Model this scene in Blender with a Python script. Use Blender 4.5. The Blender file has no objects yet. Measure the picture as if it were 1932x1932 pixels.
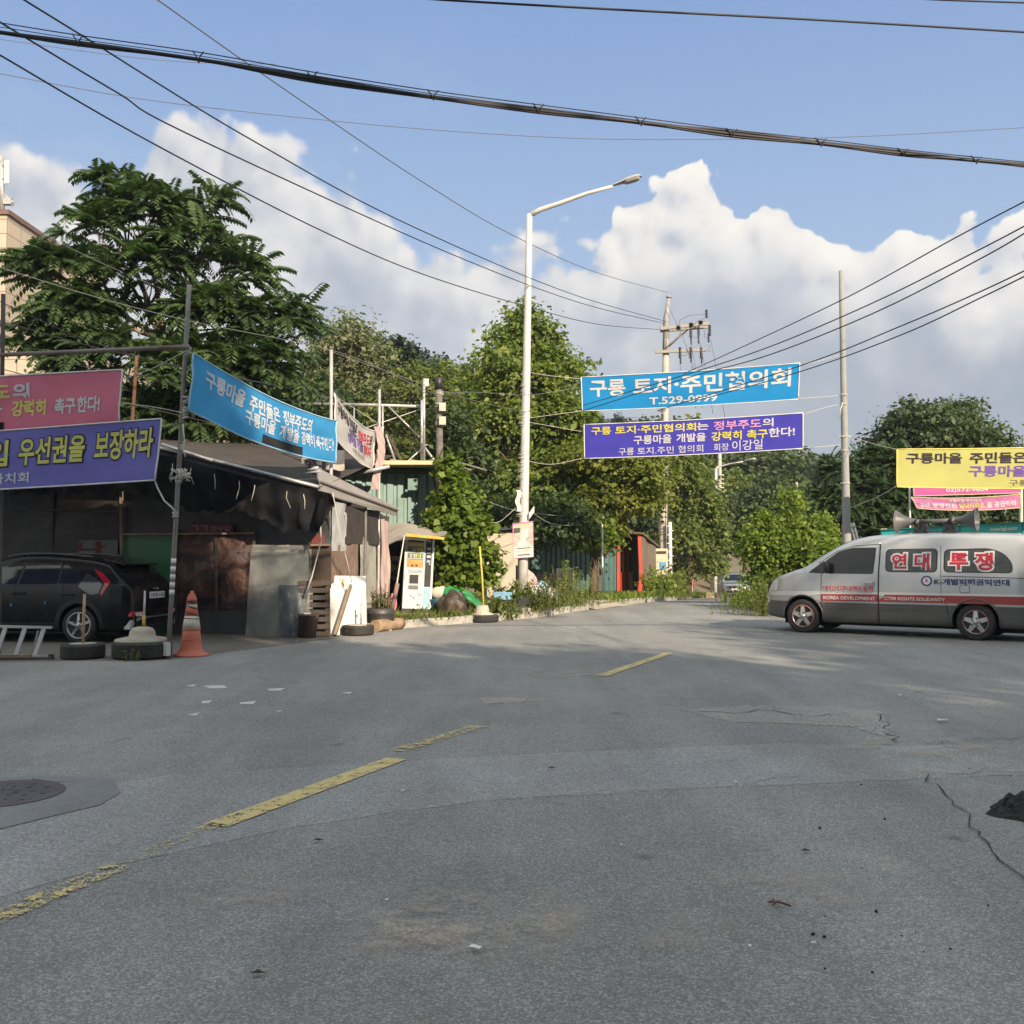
import bpy, bmesh, math, random
import numpy as np
from mathutils import Vector, Matrix, Euler
from math import sin, cos, pi, radians as R, sqrt, atan2

SC = bpy.context.scene
COL = SC.collection

# ------------------------------------------------------------------ camera
F = 1932.0                      # focal length in the photo's pixels (1932 wide)
TH = math.atan((1045 - 966) / F)   # the camera looks slightly up
EYE = np.array([0, 0, 1.55])
cd = bpy.data.cameras.new('camera'); cam = bpy.data.objects.new('camera', cd); COL.objects.link(cam)
cam.location = EYE; cam.rotation_euler = (pi / 2 + TH, 0, 0)
cd.sensor_fit = 'HORIZONTAL'; cd.sensor_width = 36; cd.lens = 36.0
cd.clip_start = 0.05; cd.clip_end = 20000
SC.camera = cam
SC.render.resolution_x = SC.render.resolution_y = 1024

# ------------------------------------------------------------------ sun, sky, exposure
SUN_AZ, SUN_EL = R(28), R(26)      # behind the camera, to its right
sl = bpy.data.lights.new('sun', 'SUN'); so = bpy.data.objects.new('sun', sl); COL.objects.link(so)
sl.energy = 5.0; sl.angle = R(0.5); sl.color = (1.0, 0.81, 0.60)
so.rotation_euler = (pi / 2 - SUN_EL, 0, SUN_AZ)
SC.view_settings.view_transform = 'Standard'; SC.view_settings.look = 'None'
SC.view_settings.exposure = 0.95; SC.view_settings.gamma = 1.0; SC.view_settings.use_curve_mapping = False
SC.cycles.use_denoising = True
SC.cycles.max_bounces = 6; SC.cycles.transparent_max_bounces = 24
SC.cycles.diffuse_bounces = 3; SC.cycles.glossy_bounces = 3; SC.cycles.transmission_bounces = 4
SC.cycles.sample_clamp_indirect = 6.0

class NT:
    """small helper to write node trees"""
    dim = '3D'
    def __init__(s, tree): s.t = tree; s.n = tree.nodes; s.l = tree.links
    def node(s, typ, **kw):
        n = s.n.new(typ)
        for k, v in kw.items(): setattr(n, k, v)
        return n
    def put(s, sock, v):
        if v is None: return
        if isinstance(v, bpy.types.NodeSocket): s.l.new(v, sock)
        else: sock.default_value = v
    def math(s, op, a, b=None, c=None, clamp=False):
        n = s.node('ShaderNodeMath', operation=op, use_clamp=clamp)
        s.put(n.inputs[0], a); s.put(n.inputs[1], b); s.put(n.inputs[2], c)
        return n.outputs[0]
    def rng(s, v, a, b, c=0.0, d=1.0, smooth=True):
        n = s.node('ShaderNodeMapRange', interpolation_type='SMOOTHSTEP' if smooth else 'LINEAR')
        for i, x in enumerate((v, a, b, c, d)): s.put(n.inputs[i], x)
        return n.outputs[0]
    def mix(s, f, a, b, blend='MIX'):
        n = s.node('ShaderNodeMix', data_type='RGBA', blend_type=blend)
        for sk, v in ((n.inputs[0], f), (n.inputs[6], a), (n.inputs[7], b)):
            if isinstance(v, (tuple, list)) and len(v) == 3: v = (*v, 1)
            s.put(sk, v)
        return n.outputs[2]
    def xyz(s, x=None, y=None, z=None):
        n = s.node('ShaderNodeCombineXYZ')
        for i, v in enumerate((x, y, z)): s.put(n.inputs[i], v)
        return n.outputs[0]
    def noise(s, vec, scale, detail=4, rough=0.55, dist=0.0, lac=2.0):
        n = s.node('ShaderNodeTexNoise', noise_dimensions=s.dim)
        s.put(n.inputs['Vector'], vec); n.inputs['Scale'].default_value = scale; n.inputs['Detail'].default_value = detail
        n.inputs['Roughness'].default_value = rough; n.inputs['Distortion'].default_value = dist; n.inputs['Lacunarity'].default_value = lac
        return n.outputs[0]
    def voro(s, vec, scale, feature='F1', detail=0, rough=0.5, out='Distance', smooth=0.4, rand=1.0):
        n = s.node('ShaderNodeTexVoronoi', feature=feature, voronoi_dimensions=s.dim)
        s.put(n.inputs['Vector'], vec); n.inputs['Scale'].default_value = scale
        if detail: n.normalize = True
        for k, v in (('Detail', detail), ('Roughness', rough), ('Smoothness', smooth), ('Randomness', rand)):
            if k in n.inputs: n.inputs[k].default_value = v
        return n.outputs[out]

def lin(r, g, b):
    """8-bit display colour to linear"""
    f = lambda c: c / 12.92 if c <= 0.04045 else ((c + 0.055) / 1.055) ** 2.4
    return (f(r / 255), f(g / 255), f(b / 255))

def build_world():
    w = bpy.data.worlds.new("World"); SC.world = w; w.use_nodes = True
    T = NT(w.node_tree); T.dim = '2D'
    for n in list(T.n): T.n.remove(n)
    out = T.node('ShaderNodeOutputWorld'); bg = T.node('ShaderNodeBackground'); T.l.new(bg.outputs[0], out.inputs[0])
    STR = 0.12
    bg.inputs[1].default_value = STR
    sky = T.node('ShaderNodeTexSky', sky_type='NISHITA', sun_disc=False)
    sky.sun_elevation = SUN_EL; sky.sun_rotation = pi - SUN_AZ
    sky.air_density = 1.0; sky.dust_density = 1.2; sky.ozone_density = 1.6; sky.altitude = 50
    tc = T.node('ShaderNodeTexCoord'); sep = T.node('ShaderNodeSeparateXYZ'); T.l.new(tc.outputs['Generated'], sep.inputs[0])
    x, y, z = sep.outputs
    az = T.math('ARCTAN2', x, y); el = T.math('ARCSINE', T.math('MINIMUM', T.math('MAXIMUM', z, -1.0), 1.0))
    P = T.xyz(az, el, 0.0)
    # height of the cumulus tops along the horizon, as elevation angle over azimuth
    A0, A1, E1 = -0.62, 0.62, 0.5
    tops = [(-300, 380), (0, 345), (90, 372), (150, 385), (225, 350), (255, 290), (310, 262), (380, 278), (450, 312), (560, 322), (640, 345), (690, 385),
            (760, 415), (850, 448), (930, 478), (1000, 480), (1090, 462), (1148, 445), (1166, 385), (1200, 352), (1262, 330), (1330, 345),
            (1400, 362), (1450, 372), (1485, 392), (1525, 436), (1565, 466), (1592, 458), (1640, 440), (1690, 405), (1745, 384), (1800, 398),
            (1850, 428), (1932, 452), (2200, 430)]
    fc = T.node('ShaderNodeFloatCurve'); cv = fc.mapping.curves[0]
    pts = []
    for px, py in tops:
        a = math.atan((px - 966) / F); e = math.atan((1045 - py) / F / sqrt(1 + ((px - 966) / F) ** 2))
        pts.append(((a - A0) / (A1 - A0), e / E1))
    pts = [(0.0, pts[0][1])] + pts + [(1.0, pts[-1][1])]
    while len(cv.points) < len(pts): cv.points.new(0.5, 0.5)
    for p, (a, e) in zip(cv.points, pts): p.location = (min(1, max(0, a)), e); p.handle_type = 'AUTO'
    fc.mapping.update()
    # domain warp so that edges billow
    wn = T.node('ShaderNodeTexNoise', noise_dimensions='2D'); T.put(wn.inputs['Vector'], P); wn.inputs['Scale'].default_value = 11; wn.inputs['Detail'].default_value = 3
    wa = T.math('MULTIPLY', T.math('SUBTRACT', wn.outputs[0], 0.5), 0.06)
    azn = T.math('DIVIDE', T.math('SUBTRACT', T.math('ADD', az, wa), A0), A1 - A0)
    T.put(fc.inputs['Value'], azn); top = T.math('MULTIPLY', fc.outputs[0], E1)
    def billow(vec):
        a = T.voro(vec, 12, 'SMOOTH_F1', detail=2.0, rough=0.5, smooth=0.18)
        b = T.noise(vec, 40, 3, 0.55)
        return T.math('ADD', T.math('SUBTRACT', 1.0, a), T.math('MULTIPLY', b, 0.16))
    Wv = T.node('ShaderNodeVectorMath', operation='ADD'); T.put(Wv.inputs[0], P)
    wc = T.node('ShaderNodeTexNoise', noise_dimensions='2D'); T.put(wc.inputs['Vector'], P); wc.inputs['Scale'].default_value = 9; wc.inputs['Detail'].default_value = 4
    wsub = T.node('ShaderNodeVectorMath', operation='SCALE'); T.put(wsub.inputs[0], wc.outputs[1]); wsub.inputs['Scale'].default_value = 0.035
    T.put(Wv.inputs[1], wsub.outputs[0]); PW = Wv.outputs[0]
    h0 = billow(PW)
    Sh = T.node('ShaderNodeVectorMath', operation='ADD'); T.put(Sh.inputs[0], PW); Sh.inputs[1].default_value = (0.010, 0.015, 0)
    h1 = billow(Sh.outputs[0])
    d = T.math('ADD', T.math('SUBTRACT', top, el), T.math('MULTIPLY', T.math('SUBTRACT', h0, 0.80), 0.17))
    d = T.math('ADD', d, T.math('ADD', 0.008, T.math('MULTIPLY', T.rng(az, -0.05, -0.25), 0.024)))
    right = T.rng(az, -0.06, 0.16)                       # crisper turrets to the right
    soft = T.math('ADD', 0.007, T.math('MULTIPLY', T.math('SUBTRACT', 1.0, right), 0.016))
    mask = T.rng(d, 0.0, soft)
    big = T.noise(P, 5.5, 5, 0.6)
    # light on the billows: lit from the upper right, fading into the flat grey body below
    rel = T.math('SUBTRACT', h0, h1)
    lit = T.math('ADD', 0.77, T.math('MULTIPLY', rel, 2.2))
    near_top = T.rng(T.math('ADD', d, T.math('MULTIPLY', T.math('SUBTRACT', big, 0.5), 0.22)), 0.015, 0.115, 1.0, 0.0)
    contrast = T.math('MULTIPLY', near_top, T.math('ADD', 0.40, T.math('MULTIPLY', right, 0.60)))
    body = T.math('ADD', 0.36, T.math('MULTIPLY', T.math('SUBTRACT', big, 0.5), 1.3))
    body = T.math('ADD', body, T.math('MULTIPLY', rel, 0.8))
    blend = T.math('ADD', T.math('MULTIPLY', lit, contrast), T.math('MULTIPLY', body, T.math('SUBTRACT', 1.0, contrast)))
    low = T.rng(T.math('ADD', el, T.math('MULTIPLY', T.math('SUBTRACT', big, 0.5), 0.22)), 0.09, T.math('ADD', 0.25, T.math('MULTIPLY', right, 0.05)), 0.0, 1.0)
    ramp = T.node('ShaderNodeValToRGB'); T.put(ramp.inputs[0], blend)
    cr = ramp.color_ramp; cr.elements[0].position = 0.05; cr.elements[1].position = 0.95
    K = 1.0 / (STR * 2 ** SC.view_settings.exposure)
    def cc(*c): v = lin(*c); return (v[0] * K, v[1] * K, v[2] * K, 1)
    cr.elements[0].color = cc(165, 178, 198); cr.elements[1].color = cc(255, 251, 244)
    e = cr.elements.new(0.35); e.color = cc(199, 205, 215)
    e = cr.elements.new(0.65); e.color = cc(238, 236, 235)
    under = T.mix(T.rng(T.math('ADD', az, T.math('MULTIPLY', T.math('SUBTRACT', big, 0.5), 0.5)), -0.12, 0.42), cc(186, 196, 210), cc(146, 162, 183))
    cloud = T.mix(low, under, ramp.outputs[0])
    # thin high veil in the clear part
    veil = T.rng(T.noise(T.xyz(T.math('MULTIPLY', az, 0.6), T.math('MULTIPLY', el, 2.2), 3.0), 4.5, 6, 0.6), 0.5, 0.85, 0.0, 0.22)
    veil = T.math('MULTIPLY', veil, T.rng(el, 0.62, 0.3))
    clear = T.mix(T.rng(el, 0.1, 0.62), cc(168, 195, 226), cc(118, 154, 210))
    lp = T.mix(0.92, sky.outputs[0], clear)
    clear = T.mix(veil, lp, cc(205, 216, 232))
    fin = T.mix(mask, clear, cloud)
    # unseen bright cloud added overhead and behind to whiten the ambient light
    T.dim = '3D'; Gs = T.noise(tc.outputs['Generated'], 2.2, 3, 0.6)
    over = T.math('MAXIMUM', T.rng(z, 0.55, 0.75), T.rng(y, 0.45, 0.1))
    over = T.math('MULTIPLY', T.math('MULTIPLY', over, T.rng(z, 0.0, 0.1)), T.rng(Gs, 0.36, 0.5))
    bc = lin(252, 255, 251); AMB = 1.12; fin = T.mix(over, fin, (bc[0] * K * AMB, bc[1] * K * AMB, bc[2] * K * AMB, 1))
    # sky outside the added cloud stays as it is
    T.put(bg.inputs[0], fin)
    w.cycles.sampling_method = 'MANUAL'; w.cycles.sample_map_resolution = 512
build_world()

# ------------------------------------------------------------------ geometry helpers
def ray(px, py):
    u = (px - 966) / F; v = (966 - py) / F
    return np.array([u, cos(TH) - v * sin(TH), sin(TH) + v * cos(TH)])
def at(px, py, Y):
    """photo pixel (1932 scale) and distance -> point"""
    r = ray(px, py); return EYE + r * (Y / r[1])
def gz(y):
    """height of the ground: level, then falling gently along the side road"""
    t = max(0.0, y - 30); a = min(t, 52)
    s = a * a / 12 if a < 6 else 3 + (a - 6)
    return -0.0385 * s
def flat(px, py):
    r = ray(px, py); p = EYE + r * (-1.55 / r[2]); return p
def gp(x, y, dz=0.0): return np.array([x, y, gz(y) + dz])

def root_origin(p):
    o = Vector((0, 0, 0))
    while p is not None: o += p.location; p = p.parent
    return o
def link(name, me, parent=None, shift=True):
    o = bpy.data.objects.new(name, me); COL.objects.link(o)
    if parent is not None:
        if shift: me.transform(Matrix.Translation(-root_origin(parent)))
        o.parent = parent
    return o
def tag(o, label, cat, group=None, kind=None):
    if label: o['label'] = label
    if cat: o['category'] = cat
    if group: o['group'] = group
    if kind: o['kind'] = kind
    return o
def thing(name, label, cat, loc=(0, 0, 0), group=None, rz=0.0, rot=None):
    o = bpy.data.objects.new(name, None); COL.objects.link(o)
    o.location = Vector([float(v) for v in loc]); o.rotation_euler = rot or (0, 0, rz); o.empty_display_size = 0.1
    return tag(o, label, cat, group)
def copy_tree(o, parent=None):
    c = o.copy(); COL.objects.link(c); c.parent = parent
    for ch in list(o.children): copy_tree(ch, c)
    return c

class MB:
    """collects faces and links them as one mesh object"""
    def __init__(s): s.v = []; s.f = []; s.m = []; s.sm = []; s.mi = 0
    def add(s, vs, fs, smooth=False):
        b = len(s.v); s.v.extend([tuple(float(c) for c in p) for p in vs])
        for f in fs: s.f.append([i + b for i in f]); s.m.append(s.mi); s.sm.append(smooth)
        return s
    def box(s, c, d, rot=None, rz=0.0):
        hx, hy, hz = d[0] / 2, d[1] / 2, d[2] / 2
        M = (rot.to_matrix() if isinstance(rot, Euler) else rot) if rot is not None else Matrix.Rotation(rz, 3, 'Z')
        vs = [M @ Vector((x, y, z)) + Vector([float(q) for q in c]) for x in (-hx, hx) for y in (-hy, hy) for z in (-hz, hz)]
        return s.add(vs, [(0, 1, 3, 2), (4, 6, 7, 5), (0, 4, 5, 1), (2, 3, 7, 6), (0, 2, 6, 4), (1, 5, 7, 3)])
    def bar(s, a, b, w, h=None, up=(0, 0, 1)):
        """square bar from a to b"""
        h = h or w; a = Vector([float(q) for q in a]); b = Vector([float(q) for q in b]); d = (b - a).normalized(); u = Vector(up)
        if abs(d.dot(u)) > 0.98: u = Vector((0, 1, 0))
        x = d.cross(u).normalized(); z = x.cross(d)
        vs = [p + x * sx * w / 2 + z * sz * h / 2 for p in (a, b) for sx in (-1, 1) for sz in (-1, 1)]
        return s.add(vs, [(0, 1, 3, 2), (4, 6, 7, 5), (0, 4, 5, 1), (2, 3, 7, 6), (0, 2, 6, 4), (1, 5, 7, 3)])
    def tube(s, pts, r, n=8, cap=True, smooth=True):
        pts = [Vector([float(q) for q in p]) for p in pts]; k = len(pts)
        rs = list(r) if hasattr(r, '__len__') else [r] * k
        vs = []; x = None
        for i, p in enumerate(pts):
            d = (pts[min(i + 1, k - 1)] - pts[max(i - 1, 0)]); d = d.normalized() if d.length > 1e-9 else Vector((0, 0, 1))
            if x is None:
                u = Vector((0, 0, 1)) if abs(d.z) < 0.9 else Vector((1, 0, 0)); x = d.cross(u).normalized()
            else:
                x = (x - d * x.dot(d)).normalized()
            y = d.cross(x)
            vs += [p + (x * cos(2 * pi * j / n) + y * sin(2 * pi * j / n)) * rs[i] for j in range(n)]
        fs = [(i * n + j, i * n + (j + 1) % n, (i + 1) * n + (j + 1) % n, (i + 1) * n + j) for i in range(k - 1) for j in range(n)]
        b = len(s.v); s.add(vs, fs, smooth)
        if cap:
            s.f.append([b + j for j in range(n)][::-1]); s.f.append([b + (k - 1) * n + j for j in range(n)])
            s.m += [s.mi] * 2; s.sm += [False] * 2
        return s
    def lathe(s, prof, c=(0, 0, 0), axis='Z', n=24, smooth=True, M=None, cap=True):
        """prof: (radius, height) pairs"""
        vs = []
        for r, h in prof:
            for j in range(n):
                a = 2 * pi * j / n; p = Vector((r * cos(a), r * sin(a), h))
                if axis == 'Y': p = Vector((p.x, p.z, p.y))
                if axis == 'X': p = Vector((p.z, p.x, p.y))
                if M is not None: p = M @ p
                vs.append(p + Vector([float(q) for q in c]))
        k = len(prof)
        fs = [(i * n + j, i * n + (j + 1) % n, (i + 1) * n + (j + 1) % n, (i + 1) * n + j) for i in range(k - 1) for j in range(n)]
        s.add(vs, fs, smooth); b = len(s.v) - len(vs)
        for i, (r, h) in ((0, prof[0]), (k - 1, prof[-1])):
            if r > 1e-4 and cap: s.f.append([b + i * n + j for j in range(n)]); s.m.append(s.mi); s.sm.append(False)
        return s
    def grid(s, fn, nu, nv, smooth=True, u0=0, u1=1, v0=0, v1=1):
        vs = [fn(u0 + (u1 - u0) * i / nu, v0 + (v1 - v0) * j / nv) for j in range(nv + 1) for i in range(nu + 1)]
        w = nu + 1
        return s.add(vs, [(j * w + i, j * w + i + 1, (j + 1) * w + i + 1, (j + 1) * w + i) for j in range(nv) for i in range(nu)], smooth)
    def poly(s, pts): return s.add(pts, [list(range(len(pts)))])
    def prism(s, pts, vec):
        """polygon pushed along vec"""
        n = len(pts); pts = [Vector([float(q) for q in p]) for p in pts]; q = [p + Vector(vec) for p in pts]
        fs = [list(range(n))[::-1], [n + i for i in range(n)]] + [(i, (i + 1) % n, n + (i + 1) % n, n + i) for i in range(n)]
        return s.add(pts + q, fs)
    def mesh(s, name, mats):
        me = bpy.data.meshes.new(name); me.from_pydata(s.v, [], s.f)
        for m in (mats if isinstance(mats, (list, tuple)) else [mats]): me.materials.append(m)
        me.polygons.foreach_set('material_index', s.m); me.polygons.foreach_set('use_smooth', s.sm)
        bm = bmesh.new(); bm.from_mesh(me); bmesh.ops.recalc_face_normals(bm, faces=bm.faces); bm.to_mesh(me); bm.free()
        me.update(); return me
    def build(s, name, mats, parent=None, local=False, bevel=0.0):
        o = link(name, s.mesh(name, mats), parent, not local)
        if bevel:
            b = o.modifiers.new('edge', 'BEVEL'); b.width = bevel; b.segments = 2; b.limit_method = 'ANGLE'; b.angle_limit = R(40)
        return o

def fast_mesh(name, V, Q, mat, smooth=False):
    """V (N,3), Q (M,k) arrays"""
    me = bpy.data.meshes.new(name); V = np.asarray(V, np.float32); Q = np.asarray(Q, np.int32); k = Q.shape[1]
    me.vertices.add(len(V)); me.vertices.foreach_set('co', V.ravel())
    me.loops.add(Q.size); me.loops.foreach_set('vertex_index', Q.ravel())
    me.polygons.add(len(Q)); me.polygons.foreach_set('loop_start', np.arange(0, Q.size, k, dtype=np.int32))
    me.polygons.foreach_set('loop_total', np.full(len(Q), k, np.int32))
    if smooth: me.polygons.foreach_set('use_smooth', np.ones(len(Q), bool))
    me.materials.append(mat); me.update(calc_edges=True); me.validate(); return me

# ------------------------------------------------------------------ materials
MATS = {}
def mat(name, col, rough=0.7, metal=0.0, var=0.18, scale=6.0, bump=0.0, bscale=None, spec=0.5, dirt=None, dscale=2.0, damt=0.5, coat=0.0, trans=0.0):
    """one opaque material with an uneven colour; dirt: second colour in blotches"""
    if name in MATS: return MATS[name]
    m = bpy.data.materials.new(name); m.use_nodes = True; T = NT(m.node_tree); b = T.n['Principled BSDF']
    tc = T.node('ShaderNodeTexCoord').outputs['Object']
    n1 = T.noise(tc, scale, 6, 0.62)
    f = T.rng(n1, 0.25, 0.75, 1 - var, 1 + var, False)
    c = T.mix(1.0, (*col, 1), T.xyz(f, f, f), 'MULTIPLY')
    if dirt:
        k = T.rng(T.noise(tc, dscale, 7, 0.65, 0.4), 0.55 - damt * 0.25, 0.75, 0.0, 1.0)
        c = T.mix(T.math('MULTIPLY', k, damt), c, (*dirt, 1))
    T.put(b.inputs['Base Color'], c)
    T.put(b.inputs['Roughness'], T.rng(n1, 0.2, 0.8, max(0.02, rough - 0.08), min(1, rough + 0.08), False))
    b.inputs['Metallic'].default_value = metal; b.inputs['Specular IOR Level'].default_value = spec
    b.inputs['Coat Weight'].default_value = coat; b.inputs['Coat Roughness'].default_value = 0.06
    if trans: b.inputs['Transmission Weight'].default_value = trans
    if bump:
        bn = T.node('ShaderNodeBump'); bn.inputs['Strength'].default_value = bump; bn.inputs['Distance'].default_value = 0.02
        T.put(bn.inputs['Height'], T.noise(tc, bscale or scale * 3, 5, 0.6)); T.put(b.inputs['Normal'], bn.outputs[0])
    MATS[name] = m; return m

def cloth(name, col, transl=0.35, rough=0.8, var=0.10, scale=3.0, streak=None, sheer=0.0):
    """thin fabric that lets some light through; sheer: open weave"""
    if name in MATS: return MATS[name]
    m = bpy.data.materials.new(name); m.use_nodes = True; T = NT(m.node_tree); b = T.n['Principled BSDF']; out = T.n['Material Output']
    tc = T.node('ShaderNodeTexCoord').outputs['Object']
    f = T.rng(T.noise(tc, scale, 6, 0.6), 0.25, 0.75, 1 - var, 1 + var, False)
    c = T.mix(1.0, (*col, 1), T.xyz(f, f, f), 'MULTIPLY')
    if streak:
        st = T.rng(T.noise(T.node('ShaderNodeTexCoord').outputs['Generated'], 9, 5, 0.7), 0.52, 0.8, 0, 0.6)
        c = T.mix(st, c, (*streak, 1))
    T.put(b.inputs['Base Color'], c); b.inputs['Roughness'].default_value = rough; b.inputs['Specular IOR Level'].default_value = 0.25
    tr = T.node('ShaderNodeBsdfTranslucent'); T.put(tr.inputs[0], c)
    mx = T.node('ShaderNodeMixShader'); mx.inputs[0].default_value = transl
    T.l.new(b.outputs[0], mx.inputs[1]); T.l.new(tr.outputs[0], mx.inputs[2]); last = mx.outputs[0]
    if sheer:
        tp = T.node('ShaderNodeBsdfTransparent'); m2 = T.node('ShaderNodeMixShader')
        T.put(m2.inputs[0], T.rng(T.noise(tc, 2.2, 5, 0.7), 0.2, 0.8, max(0, sheer - 0.25), min(1, sheer + 0.25), False))
        T.l.new(last, m2.inputs[1]); T.l.new(tp.outputs[0], m2.inputs[2]); last = m2.outputs[0]
    T.l.new(last, out.inputs[0]); MATS[name] = m; return m

def leafmat(name, a, b_, c_, transl=0.35, rough=0.5):
    """foliage: every leaf its own shade between three greens"""
    if name in MATS: return MATS[name]
    m = bpy.data.materials.new(name); m.use_nodes = True; T = NT(m.node_tree); b = T.n['Principled BSDF']; out = T.n['Material Output']
    g = T.node('ShaderNodeNewGeometry'); oi = T.node('ShaderNodeObjectInfo')
    tc = T.node('ShaderNodeTexCoord').outputs['Object']
    big = T.noise(tc, 0.7, 3, 0.5)
    r = T.math('ADD', T.math('MULTIPLY', g.outputs['Random Per Island'], 0.62), T.math('MULTIPLY', T.math('ADD', T.math('SUBTRACT', big, 0.5), T.math('MULTIPLY', oi.outputs['Random'], 0.3)), 0.9))
    rp = T.node('ShaderNodeValToRGB'); T.put(rp.inputs[0], r); cr = rp.color_ramp
    cr.elements[0].position = 0.05; cr.elements[0].color = (*a, 1); cr.elements[1].position = 0.95; cr.elements[1].color = (*c_, 1)
    e = cr.elements.new(0.5); e.color = (*b_, 1)
    T.put(b.inputs['Base Color'], rp.outputs[0]); b.inputs['Roughness'].default_value = rough; b.inputs['Specular IOR Level'].default_value = 0.3
    tr = T.node('ShaderNodeBsdfTranslucent'); T.put(tr.inputs[0], T.mix(1.0, rp.outputs[0], (1.3, 1.5, 0.6, 1), 'MULTIPLY'))
    mx = T.node('ShaderNodeMixShader'); mx.inputs[0].default_value = transl
    T.l.new(b.outputs[0], mx.inputs[1]); T.l.new(tr.outputs[0], mx.inputs[2]); T.l.new(mx.outputs[0], out.inputs[0])
    MATS[name] = m; return m

def glassy(name, col, rough=0.05, spec=0.8):
    return mat(name, col, rough, var=0.05, scale=2, spec=spec)

# ------------------------------------------------------------------ lettering
def text_mesh(s, cols, bold=0.02):
    """flat mesh of a line of text: points (N,2), faces, material index; cols = material index per character"""
    cu = bpy.data.curves.new('line', 'FONT'); cu.body = s; cu.size = 1.0; cu.fill_mode = 'FRONT'; cu.resolution_u = 3; cu.offset = bold
    for k in range(max(cols) + 1): cu.materials.append(None)
    for i, ch in enumerate(cu.body_format): ch.material_index = cols[i] if i < len(cols) else cols[-1]
    o = bpy.data.objects.new('line', cu); COL.objects.link(o)
    me = bpy.data.meshes.new_from_object(o.evaluated_get(bpy.context.evaluated_depsgraph_get()))
    V = [(v.co.x, v.co.y) for v in me.vertices]; Fs = [list(p.vertices) for p in me.polygons]; mi = [p.material_index for p in me.polygons]
    bpy.data.objects.remove(o); bpy.data.curves.remove(cu); bpy.data.meshes.remove(me)
    return V, Fs, mi
def letters(name, lines, mapfn, mats, parent, step=None, local=False, bold=0.02):
    """lines: (text, colour indices or one index, u0, u1, v0, v1); mapfn(u, v) -> point; step: cut spacing in u"""
    if len(lines) > 1:
        for ln in lines: o = letters(name, [ln], mapfn, mats, parent, step, local, bold)
        return o
    bm = bmesh.new()
    for ln in lines:
        s, cols, u0, u1, v0, v1 = ln[:6]; bd = ln[6] if len(ln) > 6 else bold
        if isinstance(cols, int): cols = [cols] * len(s)
        V, Fs, mi = text_mesh(s, cols, bd)
        if not V: continue
        A = np.array(V); lo = A.min(0); hi = A.max(0)
        vs = [bm.verts.new((u0 + (p[0] - lo[0]) / (hi[0] - lo[0]) * (u1 - u0), v0 + (p[1] - lo[1]) / (hi[1] - lo[1]) * (v1 - v0), 0)) for p in V]
        for f, k in zip(Fs, mi):
            try: bf = bm.faces.new([vs[i] for i in f]); bf.material_index = k
            except ValueError: pass
    if step:
        us = [v.co.x for v in bm.verts]; u = min(us) + step
        while u < max(us):
            bmesh.ops.bisect_plane(bm, geom=bm.verts[:] + bm.edges[:] + bm.faces[:], plane_co=(u, 0, 0), plane_no=(1, 0, 0)); u += step
    for v in bm.verts: v.co = Vector([float(q) for q in mapfn(v.co.x, v.co.y)])
    me = bpy.data.meshes.new(name); bm.to_mesh(me); bm.free()
    for m in mats: me.materials.append(m)
    return link(name, me, parent, not local)

# ------------------------------------------------------------------ foliage
def frames(n):
    """two tangents for each normal (N,3)"""
    r = np.where(np.abs(n[:, 2:3]) < 0.9, np.array([[0, 0, 1.0]]), np.array([[1.0, 0, 0]]))
    t = np.cross(n, r); t /= np.linalg.norm(t, axis=1, keepdims=True) + 1e-9
    return t, np.cross(n, t)
def leaf_quads(cen, nor, size, rng, aspect=0.7, fold=0.15, droop=None):
    """one folded rhombus per centre"""
    N = len(cen); nor = nor / (np.linalg.norm(nor, axis=1, keepdims=True) + 1e-9)
    t, b = frames(nor); a = rng.uniform(0, 2 * pi, N)[:, None]
    T = t * np.cos(a) + b * np.sin(a); B = np.cross(nor, T)
    s = (size * rng.uniform(0.45, 1.0, N) ** .8 * rng.choice([.8, 1.15, 1.5], N, p=[.45, .4, .15]))[:, None]
    V = np.stack([cen - T * s * .5, cen + B * s * aspect * .5 + nor * s * fold - T * s * .08, cen + T * s * .55, cen - B * s * aspect * .5 + nor * s * fold - T * s * .08], 1).reshape(-1, 3)
    return V, np.arange(4 * N).reshape(N, 4)
def crown_points(blobs, n, rng, clump=0.5, per=16, shell=0.25, flat_=0.6):
    """leaf centres in clumps through and over ellipsoids (x, y, z, rx, ry, rz)"""
    B = np.array(blobs, float); area = (B[:, 3] * B[:, 4] * B[:, 5]) ** (2 / 3)
    k = max(1, n // per); bi = rng.choice(len(B), k, p=area / area.sum())
    d = rng.normal(size=(k, 3)); d /= np.linalg.norm(d, axis=1, keepdims=True)
    d[:, 2] = np.where((d[:, 2] < -0.35), -d[:, 2] * rng.uniform(0.2, 1, k), d[:, 2])
    rad = np.clip(1 - np.abs(rng.normal(0, shell, k)), 0.1, 1.12)[:, None]
    spr = rng.random(k) < .16; rad = np.where(spr[:, None], rng.uniform(1.02, 1.38, (k, 1)), rad)   # sprigs beyond the outline
    c = B[bi, :3] + d * rad * B[bi, 3:]
    sig = np.array([clump, clump, clump * flat_]) * rng.uniform(0.6, 1.3, (k, 1)) * np.where(spr, .55, 1.0)[:, None]
    P = (c[:, None, :] + rng.normal(size=(k, per, 3)) * sig[:, None, :]).reshape(-1, 3)
    D = np.repeat(d, per, 0); D = D * 0.55 + np.array([0, 0, 0.55]) + rng.normal(size=D.shape) * 0.55
    return P, D
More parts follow.
